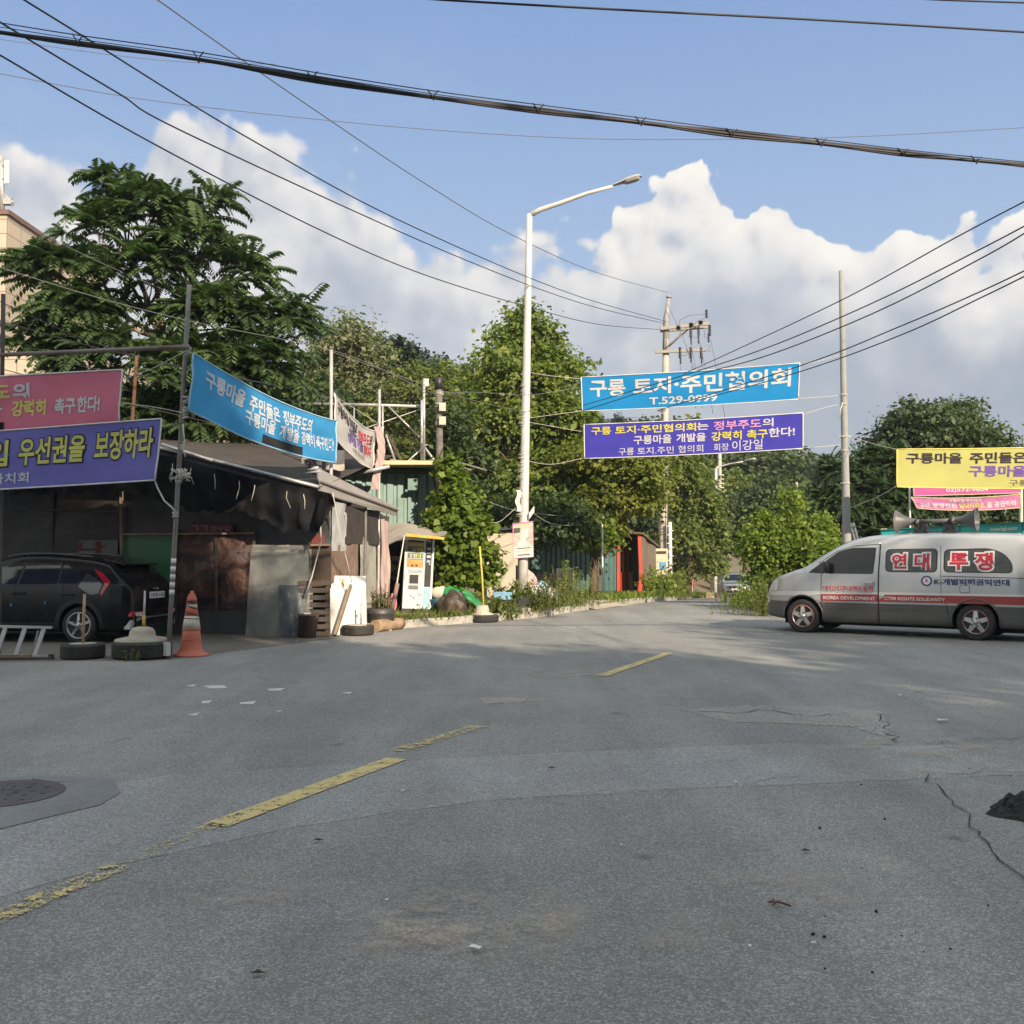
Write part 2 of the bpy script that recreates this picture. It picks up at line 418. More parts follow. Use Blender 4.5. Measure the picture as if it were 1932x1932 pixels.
def limbs(mb, base, top, blobs, r, rng, n=8, bend=0.15):
    """tapered trunk and limbs that reach into the crown's masses"""
    base = np.array(base, float); top = np.array(top, float); L = np.linalg.norm(top - base)
    pts = [base + (top - base) * t + np.array([rng.normal(0, bend) * L * .12 * t, rng.normal(0, bend) * L * .12 * t, 0]) for t in np.linspace(0, 1, 6)]
    mb.tube(pts, [r * (1.25 if i == 0 else 1) * (1 - 0.5 * i / 5) for i in range(6)], n)
    for bl in blobs:
        c = np.array(bl[:3]); rr = np.array(bl[3:6]); i = int(rng.integers(2, 6)); st = pts[i]
        for _ in range(3):
            e = c + rng.normal(size=3) * rr * 0.4; m = (st + e) / 2 + np.array([0, 0, -0.08 * L * .3]) + rng.normal(size=3) * 0.1 * rr
            mb.tube([st, m, e], [r * .42, r * .26, r * .09], 6)
def tree(name, label, cat, base, top, blobs, n, leaf, lm, bark, seed=0, r=0.16, clump=0.45, per=16, group=None, aspect=0.7, shell=0.25, flat_=0.6, limb=True):
    rng = np.random.default_rng(seed); t = thing(name, label, cat, base, group)
    if limb:
        mb = MB(); limbs(mb, base, top, blobs, r, rng); mb.build('trunk', bark, t)
    P, D = crown_points(blobs, n, rng, clump, per, shell, flat_)
    V, Q = leaf_quads(P, D, leaf, rng, aspect)
    link('crown', fast_mesh('crown', V, Q, lm), t)
    return t

# ------------------------------------------------------------------ ground, road, verge
def asphalt(name, base, speck=0.5, seam=0.0, sand=0.0, crack=0.0, worn=0.0):
    m = bpy.data.materials.new(name); m.use_nodes = True; T = NT(m.node_tree); b = T.n['Principled BSDF']
    tc = T.node('ShaderNodeTexCoord').outputs['Object']
    st = T.voro(tc, 125, 'F1', out='Color'); sx = T.node('ShaderNodeSeparateXYZ'); T.l.new(st, sx.inputs[0])
    st2 = T.voro(tc, 210, 'F1', out='Color'); sx2 = T.node('ShaderNodeSeparateXYZ'); T.l.new(st2, sx2.inputs[0])
    grain = T.math('ADD', T.math('MULTIPLY', T.math('POWER', sx.outputs[0], 2.6), speck * 1.5), T.math('MULTIPLY', sx2.outputs[1], speck * 0.55))
    big = T.noise(tc, 0.22, 6, 0.62); mid = T.noise(tc, 1.7, 7, 0.68); fine = T.noise(tc, 26, 5, 0.7)
    f = T.math('ADD', 1.0 - speck * 0.62, grain)
    f = T.math('MULTIPLY', f, T.rng(big, 0.3, 0.7, 0.86, 1.13, False))
    f = T.math('MULTIPLY', f, T.rng(mid, 0.25, 0.75, 0.86, 1.12, False))
    f = T.math('MULTIPLY', f, T.rng(fine, 0.25, 0.75, 0.84, 1.16, False))
    c = T.mix(1.0, (*base, 1), T.xyz(f, f, f), 'MULTIPLY')
    mp = T.node('ShaderNodeMapping'); T.put(mp.inputs[0], tc); mp.inputs['Rotation'].default_value = (0, 0, -0.42); mp.inputs['Scale'].default_value = (0.9, 0.10, 1)
    trk = T.rng(T.noise(mp.outputs[0], 1.0, 5, 0.6), 0.35, 0.65, 0.86, 1.10)
    c = T.mix(1.0, c, T.xyz(trk, trk, trk), 'MULTIPLY')
    sp = T.rng(T.voro(tc, 1.1, 'F1'), 0.02, 0.10, 0.62, 1.0); sp = T.math('MAXIMUM', sp, T.rng(T.noise(tc, 0.5, 3, 0.5), 0.45, 0.55, 1.0, 0.0))
    c = T.mix(1.0, c, T.xyz(sp, sp, sp), 'MULTIPLY')
    if sand:
        k = T.math('MULTIPLY', T.rng(T.noise(tc, 0.33, 7, 0.7, 0.5), 0.56, 0.78, 0, sand), T.rng(fine, 0.3, 0.7, 0.5, 1.0))
        c = T.mix(k, c, (0.30, 0.25, 0.19, 1))
    h = T.math('ADD', T.math('MULTIPLY', T.voro(tc, 95, 'F1'), -1.0), T.math('MULTIPLY', fine, 0.6))
    if crack:
        wv = T.node('ShaderNodeVectorMath', operation='ADD'); T.put(wv.inputs[0], tc)
        nz = T.node('ShaderNodeTexNoise'); T.put(nz.inputs['Vector'], tc); nz.inputs['Scale'].default_value = 2.4; nz.inputs['Detail'].default_value = 5
        sc = T.node('ShaderNodeVectorMath', operation='SCALE'); T.put(sc.inputs[0], nz.outputs[1]); sc.inputs['Scale'].default_value = 0.5; T.put(wv.inputs[1], sc.outputs[0])
        cr = T.rng(T.voro(wv.outputs[0], crack, 'DISTANCE_TO_EDGE'), 0.0, 0.035, 1, 0)
        cr = T.math('MULTIPLY', cr, T.rng(T.noise(tc, 0.8, 4, 0.6), 0.42, 0.6))
        c = T.mix(T.math('MULTIPLY', cr, 0.75), c, (0.03, 0.03, 0.03, 1))
    T.put(b.inputs['Base Color'], c); b.inputs['Roughness'].default_value = 0.82; b.inputs['Specular IOR Level'].default_value = 0.35
    bn = T.node('ShaderNodeBump'); bn.inputs['Strength'].default_value = 0.55; bn.inputs['Distance'].default_value = 0.006
    T.put(bn.inputs['Height'], h); T.put(b.inputs['Normal'], bn.outputs[0])
    if worn:
        pass
    return m
ASPH = asphalt('asphalt', (0.200, 0.204, 0.199), 0.60, sand=0.5)
ASPH2 = asphalt('asphalt_trench', (0.232, 0.239, 0.237), 0.60, sand=0.1)
ASPH3 = asphalt('asphalt_smooth', (0.168, 0.176, 0.180), 0.22, sand=0.1)
ASPH4 = asphalt('asphalt_cracked', (0.25, 0.245, 0.23), 0.5, crack=5.5)
ASPHB = asphalt('asphalt_black', (0.022, 0.022, 0.024), 0.5)
DIRT = mat('dirt', (0.16, 0.125, 0.085), 0.95, var=0.35, scale=3, bump=0.6, dirt=(0.07, 0.085, 0.03), dscale=0.9, damt=0.7)
CONC = mat('concrete', (0.33, 0.32, 0.29), 0.9, var=0.2, scale=5, bump=0.35, dirt=(0.13, 0.12, 0.10), dscale=2.2, damt=0.6)

KERB = [(20.5, -2.6), (21.4, -2.37), (23.9, -0.28), (24.9, 0.55), (27.5, 1.6), (29.4, 2.5), (31.2, 3.4), (35, 4.9), (40, 6.2), (55, 9.6), (75, 14.6), (90, 20.0), (110, 32.0)]
def kx(y): return float(np.interp(y, [k[0] for k in KERB], [k[1] for k in KERB]))
def hill(x, y):
    w = float(np.clip(1 - (x - 0.08 * y) / (0.12 * y + 1), 0.12, 1)); return w * 0.235 * max(0, y - 47) if y < 170 else w * 0.235 * 123
mb = MB()
ys = [-300, -80, -30, 0, 15, 20, 24] + list(range(27, 60, 3)) + list(range(60, 175, 8)) + [220, 300, 420, 600, 1000, 3000, 9000]
xs = [-9000, -1500, -500, -200, -100, -60, -40, -25, -16, -10, -6, -3, 0, 3, 6, 9, 12, 16, 20, 26, 34, 45, 60, 100, 200, 500, 1500, 9000]
vs = []
for y in ys:
    for x in xs:
        rx = kx(max(20.5, min(110, y)))
        vs.append((x, y, gz(y) - 0.06 + (hill(x, y) if y > 47 else 0) * float(np.clip((abs(x - rx - 2) - 4) / 10, 0, 1))))
w = len(xs)
mb.add(vs, [(j * w + i, j * w + i + 1, (j + 1) * w + i + 1, (j + 1) * w + i) for j in range(len(ys) - 1) for i in range(w - 1)], True)
tag(mb.build('ground', DIRT), None, None, kind='structure')

mb = MB()
rows = [(-28, -45, 45), (0, -45, 45), (15, -45, 45), (20.45, -45, 45), (20.5, -45, 45), (21.4, -14, 45), (24.2, kx(24.2), 45), (25.4, kx(25.4), 45)]
rows += [(y, kx(y), xr) for y, xr in ((25.42, 24), (26.6, 12), (27.4, 6.5), (30, 7.0), (33, 7.7), (36, 8.4), (40, 9.3), (46, 10.9), (55, 13.4), (65, 16.0), (75, 18.8), (90, 24.5), (110, 37))]
for i in range(len(rows) - 1):
    (ya, la, ra), (yb, lb, rb) = rows[i], rows[i + 1]
    k = 3 if ya > 25 else 1
    for q in range(k):
        t0, t1 = q / k, (q + 1) / k; y0, y1 = ya + (yb - ya) * t0, ya + (yb - ya) * t1
        l0, l1, r0, r1 = la + (lb - la) * t0, la + (lb - la) * t1, ra + (rb - ra) * t0, ra + (rb - ra) * t1
        mb.add([(l0, y0, gz(y0)), (r0, y0, gz(y0)), (r1, y1, gz(y1)), (l1, y1, gz(y1))], [(0, 1, 2, 3)])
tag(mb.build('road', ASPH), None, None, kind='structure')

def sheet(name, pts, m, dz=0.004, wob=0.0, seed=0):
    """flat patch laid on the road"""
    rng = random.Random(seed); out = []
    for i, p in enumerate(pts):
        q = pts[(i + 1) % len(pts)]; n = max(1, int(math.hypot(q[0] - p[0], q[1] - p[1]) / 0.25)) if wob else 1
        for k in range(n):
            t = k / n; out.append((p[0] + (q[0] - p[0]) * t + rng.uniform(-wob, wob), p[1] + (q[1] - p[1]) * t + rng.uniform(-wob, wob)))
    mb = MB(); mb.poly([(x, y, gz(y) + dz) for x, y in out]); N = len(out)
    mb.add([(x, y, gz(y) + z) for z in (dz, -.003) for x, y in out], [(i, (i + 1) % N, N + (i + 1) % N, N + i) for i in range(N)])
    return tag(mb.build(name, m), None, None, kind='structure')
def fl(*ps): return [tuple(flat(*p)[:2]) for p in ps]
sheet('road_patch', fl((330, 1462), (950, 1425), (1480, 1402), (1700, 1408), (2050, 1402), (2150, 1450), (1560, 1478), (1300, 1488), (900, 1512), (560, 1560), (230, 1630), (-250, 1760), (-300, 1560)), ASPH2, 0.002, 0.02, 1)
sheet('road_patch', fl((-120, 1478), (60, 1466), (210, 1470), (228, 1496), (190, 1520), (0, 1565), (-200, 1590)), ASPH3, 0.008, 0.015, 2)
sheet('road_patch', fl((1285, 1340), (1400, 1331), (1560, 1332), (1660, 1342), (1695, 1400), (1600, 1372), (1480, 1366), (1380, 1362)), ASPH4, 0.004, 0.04, 3)
sheet('road_patch', fl((905, 1318), (1000, 1316), (985, 1326), (915, 1328)), ASPH4, 0.004, 0.03, 4)
# the forecourt in front of the stall is older, browner concrete
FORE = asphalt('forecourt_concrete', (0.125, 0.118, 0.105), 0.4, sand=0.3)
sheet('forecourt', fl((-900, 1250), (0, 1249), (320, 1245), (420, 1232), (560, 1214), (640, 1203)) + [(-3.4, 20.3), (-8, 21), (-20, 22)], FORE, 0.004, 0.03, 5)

def paint(name, col, wear, scale=9.0):
    m = bpy.data.materials.new(name); m.use_nodes = True; T = NT(m.node_tree); b = T.n['Principled BSDF']; out = T.n['Material Output']
    tc = T.node('ShaderNodeTexCoord').outputs['Object']
    f = T.rng(T.noise(tc, 60, 3, 0.6), 0.3, 0.7, 0.75, 1.1, False)
    T.put(b.inputs['Base Color'], T.mix(1.0, (*col, 1), T.xyz(f, f, f), 'MULTIPLY')); b.inputs['Roughness'].default_value = 0.75
    gap = T.math('ADD', T.noise(tc, scale, 8, 0.75, 0.3), T.math('MULTIPLY', T.voro(tc, 80), -0.25))
    tp = T.node('ShaderNodeBsdfTransparent'); mx = T.node('ShaderNodeMixShader')
    T.put(mx.inputs[0], T.rng(gap, wear, wear + 0.06)); T.l.new(b.outputs[0], mx.inputs[1]); T.l.new(tp.outputs[0], mx.inputs[2]); T.l.new(mx.outputs[0], out.inputs[0])
    return m
YEL = (0.56, 0.46, 0.20)
def dash(a, b, w, m, dz=0.009, n=10):
    """painted line between two photo pixels on the road"""
    a = flat(*a); b = flat(*b); d = (b - a); d /= np.linalg.norm(d); s = np.array([-d[1], d[0], 0]) * w / 2
    mb = MB(); mb.grid(lambda u, v: a + (b - a) * u + s * (2 * v - 1) + np.array([0, 0, dz]), n, 1, False)
    return tag(mb.build('road_marking', m), None, None, kind='structure')
PY1 = paint('worn_yellow', YEL, 0.415); PY2 = paint('faded_yellow', YEL, 0.315, 14); PY3 = paint('ghost_yellow', YEL, 0.26, 20)
dash((405, 1560), (748, 1433), 0.17, PY1); dash((748, 1418), (905, 1371), 0.15, PY2); dash((362, 1574), (412, 1556), 0.10, PY2)
dash((-60, 1757), (225, 1636), 0.14, PY2); dash((225, 1636), (362, 1574), 0.12, PY3); dash((1135, 1276), (1262, 1233), 0.15, PY1)
PW = paint('worn_white', (0.5, 0.51, 0.5), 0.53, 6)
for k, q in enumerate([[(380, 1295), (420, 1294), (430, 1299), (395, 1300)], [(505, 1301), (538, 1299), (530, 1304), (508, 1304)], [(450, 1326), (487, 1324), (480, 1329), (452, 1329)],
                       [(378, 1324), (398, 1322), (394, 1327), (380, 1328)], [(352, 1350), (378, 1346), (372, 1351)], [(645, 1308), (662, 1306), (658, 1310)], [(350, 1294), (372, 1292), (368, 1296)], [(520, 1342), (531, 1341), (529, 1344)]]):
    o = sheet('road_marking', fl(*q), PW, 0.007, 0.02, 20 + k)
mb = MB()
for px0, px1, py in ((1316, 1409, 1131.2),):
    a = at(px0, py, 56); b = at(px1, py + 1, 56); mb.grid(lambda u, v: np.array([a[0] + (b[0] - a[0]) * u, 54 + 1.6 * v, gz(54 + 1.6 * v) + 0.008]), 4, 2, False)
tag(mb.build('road_marking', mat('far_yellow', (0.50, 0.36, 0.12), 0.8)), None, None, kind='structure')

CRK = mat('crack_dark', (0.022, 0.021, 0.02), 1.0, var=0.3, scale=20)
def crack(pts, w=0.018, seed=0, rough=0.05, dz=0.009):
    rng = random.Random(seed); P = [flat(*p) for p in pts]; out = []
    for a, b in zip(P[:-1], P[1:]):
        n = max(2, int(np.linalg.norm(b - a) / 0.12))
        for k in range(n): out.append(a + (b - a) * k / n + np.array([rng.uniform(-rough, rough), rng.uniform(-rough, rough), 0]))
    out.append(P[-1]); mb = MB(); vs = []
    for i, p in enumerate(out):
        d = out[min(i + 1, len(out) - 1)] - out[max(0, i - 1)]; d /= np.linalg.norm(d) + 1e-9; s = np.array([-d[1], d[0], 0]) * w * rng.uniform(0.08, 0.62) / 2
        vs += [p + s + (0, 0, dz), p - s + (0, 0, dz)]
    mb.add(vs, [(2 * i, 2 * i + 1, 2 * i + 3, 2 * i + 2) for i in range(len(out) - 1)])
    tag(mb.build('road_crack', CRK), None, None, kind='structure')
crack([(1655, 1345), (1672, 1372), (1692, 1402)], 0.035, 1); crack([(1745, 1466), (1790, 1510), (1848, 1570), (1892, 1630), (1960, 1700)], 0.02, 2)
crack([(440, 1458), (950, 1426), (1300, 1409), (1480, 1402), (1692, 1408)], 0.006, 3, 0.015); crack([(1290, 1340), (1380, 1347), (1440, 1341), (1520, 1352), (1600, 1346)], 0.03, 4)
crack([(480, 1262), (500, 1285), (640, 1300), (900, 1302)], 0.012, 5, 0.06); crack([(1750, 1404), (1870, 1396), (1960, 1392)], 0.02, 6, 0.08)
crack([(1780, 1460), (1850, 1455), (1932, 1458)], 0.04, 7, 0.08); crack([(900, 1512), (1100, 1498), (1300, 1488), (1500, 1481)], 0.005, 8, 0.03)
crack([(700, 1500), (780, 1494)], 0.012, 9, 0.04); crack([(195, 1404), (252, 1392)], 0.015, 10, 0.05); crack([(60, 1472), (90, 1478), (150, 1476)], 0.03, 11, 0.04)
crack([(560, 1235), (640, 1222), (720, 1213), (800, 1208)], 0.012, 12, 0.05); crack([(1760, 1396), (1800, 1388)], 0.03, 13, 0.06); crack([(1430, 1480), (1480, 1466), (1510, 1470)], 0.015, 14, 0.05)

def wrinkle(amp, seed=0):
    r = np.random.default_rng(seed); W = r.uniform(2, 11, (7, 2)) * r.choice([-1, 1], (7, 2)); ph = r.uniform(0, 6.28, 7); A = r.uniform(.2, 1, 7) / np.linalg.norm(W, axis=1) * 4
    def f(u, v): return amp * float((A * np.sin(W[:, 0] * u * 2 + W[:, 1] * v * 1.3 + ph)).sum()) * 0.4
    return f
# raised verge behind the kerb
mb = MB(); rowsv = [20.9, 21.6, 23, 24.2, 25, 26, 27.5, 29.4, 31.2, 35, 40, 46, 55, 65, 75, 90]
for a, b in zip(rowsv[:-1], rowsv[1:]):
    xa, xb = kx(a) - 0.14, kx(b) - 0.14
    la, lb = (-3.1, -3.1) if b <= 23 else (-14, -14)
    for q in range(8):
        f = lambda l, x, t: l + (x - l) * t
        P = [(f(la, xa, q / 8), a), (f(la, xa, (q + 1) / 8), a), (f(lb, xb, (q + 1) / 8), b), (f(lb, xb, q / 8), b)]
        mb.add([(x, y, gz(y) + 0.13) for x, y in P], [(0, 1, 2, 3)], True)
for a, b in zip(rowsv[:-1], rowsv[1:]):
    P = [(kx(a) - .14, a), (kx(b) - .14, b)]; mb.add([(P[0][0], a, gz(a) + .13), (P[1][0], b, gz(b) + .13), (P[1][0], b, gz(b) - .1), (P[0][0], a, gz(a) - .1)], [(0, 1, 2, 3)])
mb.add([(-3.1, 20.9, .13), (kx(20.9) - .14, 20.9, .13), (kx(20.9) - .14, 20.9, -.1), (-3.1, 20.9, -.1)], [(0, 1, 2, 3)])
tag(mb.build('verge', DIRT), None, None, kind='structure')
mb = MB(); yk = 20.95; rng = random.Random(3)
while yk < 46:
    L = 0.95; y2 = yk + L * 0.72; a = np.array([kx(yk) - .06, yk, 0]); b = np.array([kx(y2) - .06, y2, 0])
    if not 28.6 < yk < 31.0:
        d = (b - a) * 0.985; z = rng.uniform(-.02, .012)
        mb.bar(a + (0, 0, gz(yk) + .03 + z), a + d + (0, 0, gz(y2) + .03 + z), 0.16, 0.27)
    yk = y2
tag(mb.build('kerb', CONC, bevel=0.012), None, None, kind='structure')
BC = mat('broken_concrete', (0.30, 0.27, 0.22), 0.95, var=0.3, scale=4, bump=0.5)
mb = MB(); wv_ = wrinkle(.02, 41)
mb.grid(lambda u, v: np.array([kx(28.5 + 2.6 * u) + .25 - 3.2 * v + .5 * u * v, 28.5 + 2.6 * u + .7 * v, gz(29 + 2 * u) + .01 + .15 * min(1, v * 5) + wv_(u, v)]), 12, 12)
tag(mb.build('driveway', BC), None, None, kind='structure')

# far wooded ridge
mb = MB(); rr = np.random.default_rng(5)
def ridge(u, v):
    x = 60 + 420 * u; y = 520 + 260 * v
    top = 62 + 16 * sin(u * 5.0 + 1) + 22 * np.exp(-((u - 0.15) / 0.2) ** 2) + (26 if u > 0.7 else 0) * (u - .7)
    return (x, y, -3 + top * sin(min(1, v * 1.15) * pi / 2) + 3.2 * (rr.random() - .5) * (1 if v > 0.05 else 0))
mb.grid(ridge, 150, 34)
tag(mb.build('hills', mat('far_woods', (0.035, 0.058, 0.034), 0.95, var=0.5, scale=0.12, bump=0.8, bscale=0.5)), None, None, kind='structure')

# ------------------------------------------------------------------ materials used all over
STEEL = mat('galvanised_steel', (0.42, 0.43, 0.43), 0.5, 0.5, var=0.25, scale=7, dirt=(0.16, 0.09, 0.05), dscale=3, damt=0.35)
DSTEEL = mat('dull_pipe', (0.17, 0.17, 0.165), 0.55, 0.3, var=0.25, scale=7, dirt=(0.12, 0.06, 0.03), dscale=3, damt=0.5)
RUST = mat('rusty_pipe', (0.11, 0.05, 0.03), 0.8, 0.1, var=0.35, scale=9)
WPAINT = mat('white_paint', (0.60, 0.60, 0.58), 0.45, var=0.10, scale=4, dirt=(0.35, 0.30, 0.24), dscale=2.5, damt=0.4)
RUBBER = mat('tyre_rubber', (0.020, 0.020, 0.021), 0.75, var=0.3, scale=12, dirt=(0.10, 0.09, 0.075), dscale=4, damt=0.35)
BLACK = mat('black_plastic', (0.016, 0.016, 0.018), 0.5, var=0.2)
WOOD = mat('weathered_wood', (0.23, 0.165, 0.105), 0.85, var=0.35, scale=5, bump=0.4, dirt=(0.10, 0.075, 0.05), dscale=3, damt=0.6)
DWOOD = mat('dark_wood', (0.055, 0.045, 0.038), 0.85, var=0.4, scale=6, bump=0.4)
BARK = mat('bark', (0.10, 0.075, 0.052), 0.95, var=0.4, scale=9, bump=0.8, bscale=18)
BARKL = mat('pale_bark', (0.21, 0.165, 0.11), 0.95, var=0.35, scale=6, bump=0.6, bscale=14)
ROPE = mat('pale_rope', (0.50, 0.49, 0.44), 0.9, var=0.2, scale=30)
WIRE = mat('black_wire', (0.012, 0.012, 0.016), 0.6, var=0.1)
GWIRE = mat('grey_wire', (0.10, 0.10, 0.11), 0.6, var=0.1)
SHADE = cloth('shade_cloth', (0.010, 0.011, 0.014), 0.10, 0.85, 0.3, 6)
CLEAR = cloth('clear_plastic', (0.42, 0.44, 0.43), 0.45, 0.35, 0.25, 2.5, sheer=0.42)
DPLAS = mat('dim_plastic', (0.026, 0.027, 0.031), 0.32, var=0.5, scale=1.2, bump=0.7, bscale=2.2, dirt=(0.09, 0.075, 0.06), dscale=0.8, damt=0.55)

def quad_fn(TL, TR, BL, BR, wr=None, sag=0.0, nrm=None):
    TL, TR, BL, BR = (np.array(p, float) for p in (TL, TR, BL, BR))
    n = np.cross(TR - TL, BL - TL); n /= np.linalg.norm(n)
    if n[1] > 0: n = -n
    def f(u, v, off=0.0):
        """u along the top, v from the bottom up"""
        p = (BL + (BR - BL) * u) * (1 - v) + (TL + (TR - TL) * u) * v
        return p + n * ((wr(u, v) if wr else 0) + off) + np.array([0, 0, -sag * 4 * u * (1 - u)])
    return f

# ------------------------------------------------------------------ market stall with its black awnings
ST_L = (-13.0, 21.2); ST_M = (-7.75, 20.25); ST_R = (-3.42, 19.35)
def wall_y(x): return float(np.interp(x, [ST_L[0], ST_M[0], ST_R[0]], [ST_L[1], ST_M[1], ST_R[1]]))
def wp(px, py, off=0.0):
    """pixel on the stall's front wall"""
    y = 20.0
    for _ in range(6): y = wall_y(at(px, py, y)[0]) - off
    return at(px, py, y)
stall = thing('market_stall', 'low dark stall of plastic sheeting and black shade cloth beside the forecourt', 'stall', (-7, 20, 0))
mb = MB()   # the back of the stall: posts, rear and side boards, so that it closes behind the sheeting
DBOARD = mat('dark_board_and_gap', (0.022, 0.020, 0.020), 0.8, var=0.5, scale=2)
for x in (-13, -10.4, -7.75, -5.6, -3.5): mb = MB(); mb.bar((x, wall_y(x) + .06, 0), (x, wall_y(x) + .06, 2.6), .06); mb.build('post', DSTEEL, stall)
mb = MB(); mb.box((-8.4, 25.0, 1.4), (9.6, .08, 2.8)); mb.box((-13.2, 23.2, 1.6), (.08, 4, 3.2)); mb.build('rear_wall', DBOARD, stall)
# front panels
def panel(name, px0, py0, px1, py1, m, wr=None, off=0.0, n=(14, 10), **kw):
    f = quad_fn(wp(px0, py0, off), wp(px1, py0, off), wp(px0, py1, off), wp(px1, py1, off), wr)
    mb = MB(); mb.grid(f, *n); return mb.build(name, m, stall), f
def wcol(name, *cols, scale=2.0, rough=0.45, bump=0.6):
    """crumpled printed sheet seen through plastic: blotches of several colours"""
    m = bpy.data.materials.new(name); m.use_nodes = True; T = NT(m.node_tree); b = T.n['Principled BSDF']; tc = T.node('ShaderNodeTexCoord').outputs['Object']
    rp = T.node('ShaderNodeValToRGB'); T.put(rp.inputs[0], T.noise(tc, scale, 8, 0.68, 0.6)); cr = rp.color_ramp; cr.interpolation = 'LINEAR'
    for i, c in enumerate(cols):
        p = 0.28 + 0.44 * i / (len(cols) - 1)
        e = cr.elements[0] if i == 0 else (cr.elements[1] if i == 1 else cr.elements.new(p)); e.position = p; e.color = (*c, 1)
    T.put(b.inputs['Base Color'], rp.outputs[0]); b.inputs['Roughness'].default_value = rough; b.inputs['Specular IOR Level'].default_value = 0.28
    bn = T.node('ShaderNodeBump'); bn.inputs['Strength'].default_value = bump; bn.inputs['Distance'].default_value = 0.03; T.put(bn.inputs['Height'], T.noise(tc, 5, 6, 0.7, 1.2)); T.put(b.inputs['Normal'], bn.outputs[0])
    return m
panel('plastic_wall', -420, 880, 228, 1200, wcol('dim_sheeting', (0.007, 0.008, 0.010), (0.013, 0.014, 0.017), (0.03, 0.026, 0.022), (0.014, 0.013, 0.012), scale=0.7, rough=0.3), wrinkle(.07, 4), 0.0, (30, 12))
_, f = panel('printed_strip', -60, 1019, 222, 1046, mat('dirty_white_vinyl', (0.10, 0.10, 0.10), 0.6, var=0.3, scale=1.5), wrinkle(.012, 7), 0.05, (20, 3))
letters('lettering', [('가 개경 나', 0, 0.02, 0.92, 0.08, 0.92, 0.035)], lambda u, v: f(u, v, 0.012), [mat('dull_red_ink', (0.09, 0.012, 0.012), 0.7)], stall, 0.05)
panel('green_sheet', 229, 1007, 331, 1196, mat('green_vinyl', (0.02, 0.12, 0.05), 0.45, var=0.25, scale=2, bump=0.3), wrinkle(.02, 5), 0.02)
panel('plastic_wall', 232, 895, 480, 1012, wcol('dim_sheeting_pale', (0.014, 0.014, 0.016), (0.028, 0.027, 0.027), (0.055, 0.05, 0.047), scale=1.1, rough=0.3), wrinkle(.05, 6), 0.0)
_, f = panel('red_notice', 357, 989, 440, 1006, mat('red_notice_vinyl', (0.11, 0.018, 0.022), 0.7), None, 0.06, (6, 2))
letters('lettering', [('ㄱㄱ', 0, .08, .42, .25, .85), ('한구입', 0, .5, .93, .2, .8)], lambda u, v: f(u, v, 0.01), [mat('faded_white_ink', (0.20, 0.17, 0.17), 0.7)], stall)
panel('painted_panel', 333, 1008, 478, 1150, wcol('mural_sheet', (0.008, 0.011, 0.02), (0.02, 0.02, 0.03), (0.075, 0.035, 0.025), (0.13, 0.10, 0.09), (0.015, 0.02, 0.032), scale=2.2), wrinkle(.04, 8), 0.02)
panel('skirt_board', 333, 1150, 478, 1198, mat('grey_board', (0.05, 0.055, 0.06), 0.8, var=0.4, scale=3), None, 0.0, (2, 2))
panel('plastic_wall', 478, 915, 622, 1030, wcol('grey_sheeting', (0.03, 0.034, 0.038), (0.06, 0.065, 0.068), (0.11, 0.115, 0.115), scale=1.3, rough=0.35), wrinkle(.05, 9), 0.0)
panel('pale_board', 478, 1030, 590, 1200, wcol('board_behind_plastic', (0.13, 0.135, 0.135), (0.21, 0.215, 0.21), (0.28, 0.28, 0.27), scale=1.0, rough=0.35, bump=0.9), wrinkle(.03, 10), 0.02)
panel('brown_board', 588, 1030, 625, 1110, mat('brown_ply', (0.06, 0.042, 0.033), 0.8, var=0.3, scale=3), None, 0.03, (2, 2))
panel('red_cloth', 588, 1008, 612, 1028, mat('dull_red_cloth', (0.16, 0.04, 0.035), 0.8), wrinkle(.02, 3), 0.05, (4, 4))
# roof
RL0, RL1, RR1 = np.array([-13.2, 19.4, 3.95]), np.array([*at(305, 846, 18.9)]), np.array([*at(602, 921, 18.75)])
def roof_front(t):   # t 0..1 from far left to the corner by the awning
    return RL0 + (RL1 - RL0) * (t / 0.55) if t < 0.55 else RL1 + (RR1 - RL1) * ((t - 0.55) / 0.45)
wr = wrinkle(.05, 12)
mb = MB(); mb.grid(lambda u, v: roof_front(u) * (1 - v) + (np.array([-13.2 + u * 10.3, 24.9, 4.45 - 0.5 * u ** 2])) * v + np.array([0, 0, wr(u * 2, v)]), 36, 8)
mb.build('roof', mat('roof_shade_cloth', (0.032, 0.027, 0.024), 0.9, var=0.4, scale=5, bump=0.5, dirt=(0.08, 0.065, 0.05), dscale=2), stall)
mb = MB(); mb.tube([roof_front(t) + (0, -.04, .02) for t in np.linspace(0, 1, 14)], .032); mb.tube([at(305, 838, 18.8), at(410, 872, 18.8)], .03); mb.tube([at(402, 868, 18.75), at(496, 893, 18.75)], .03); mb.build('ridge_pipe', STEEL, stall)
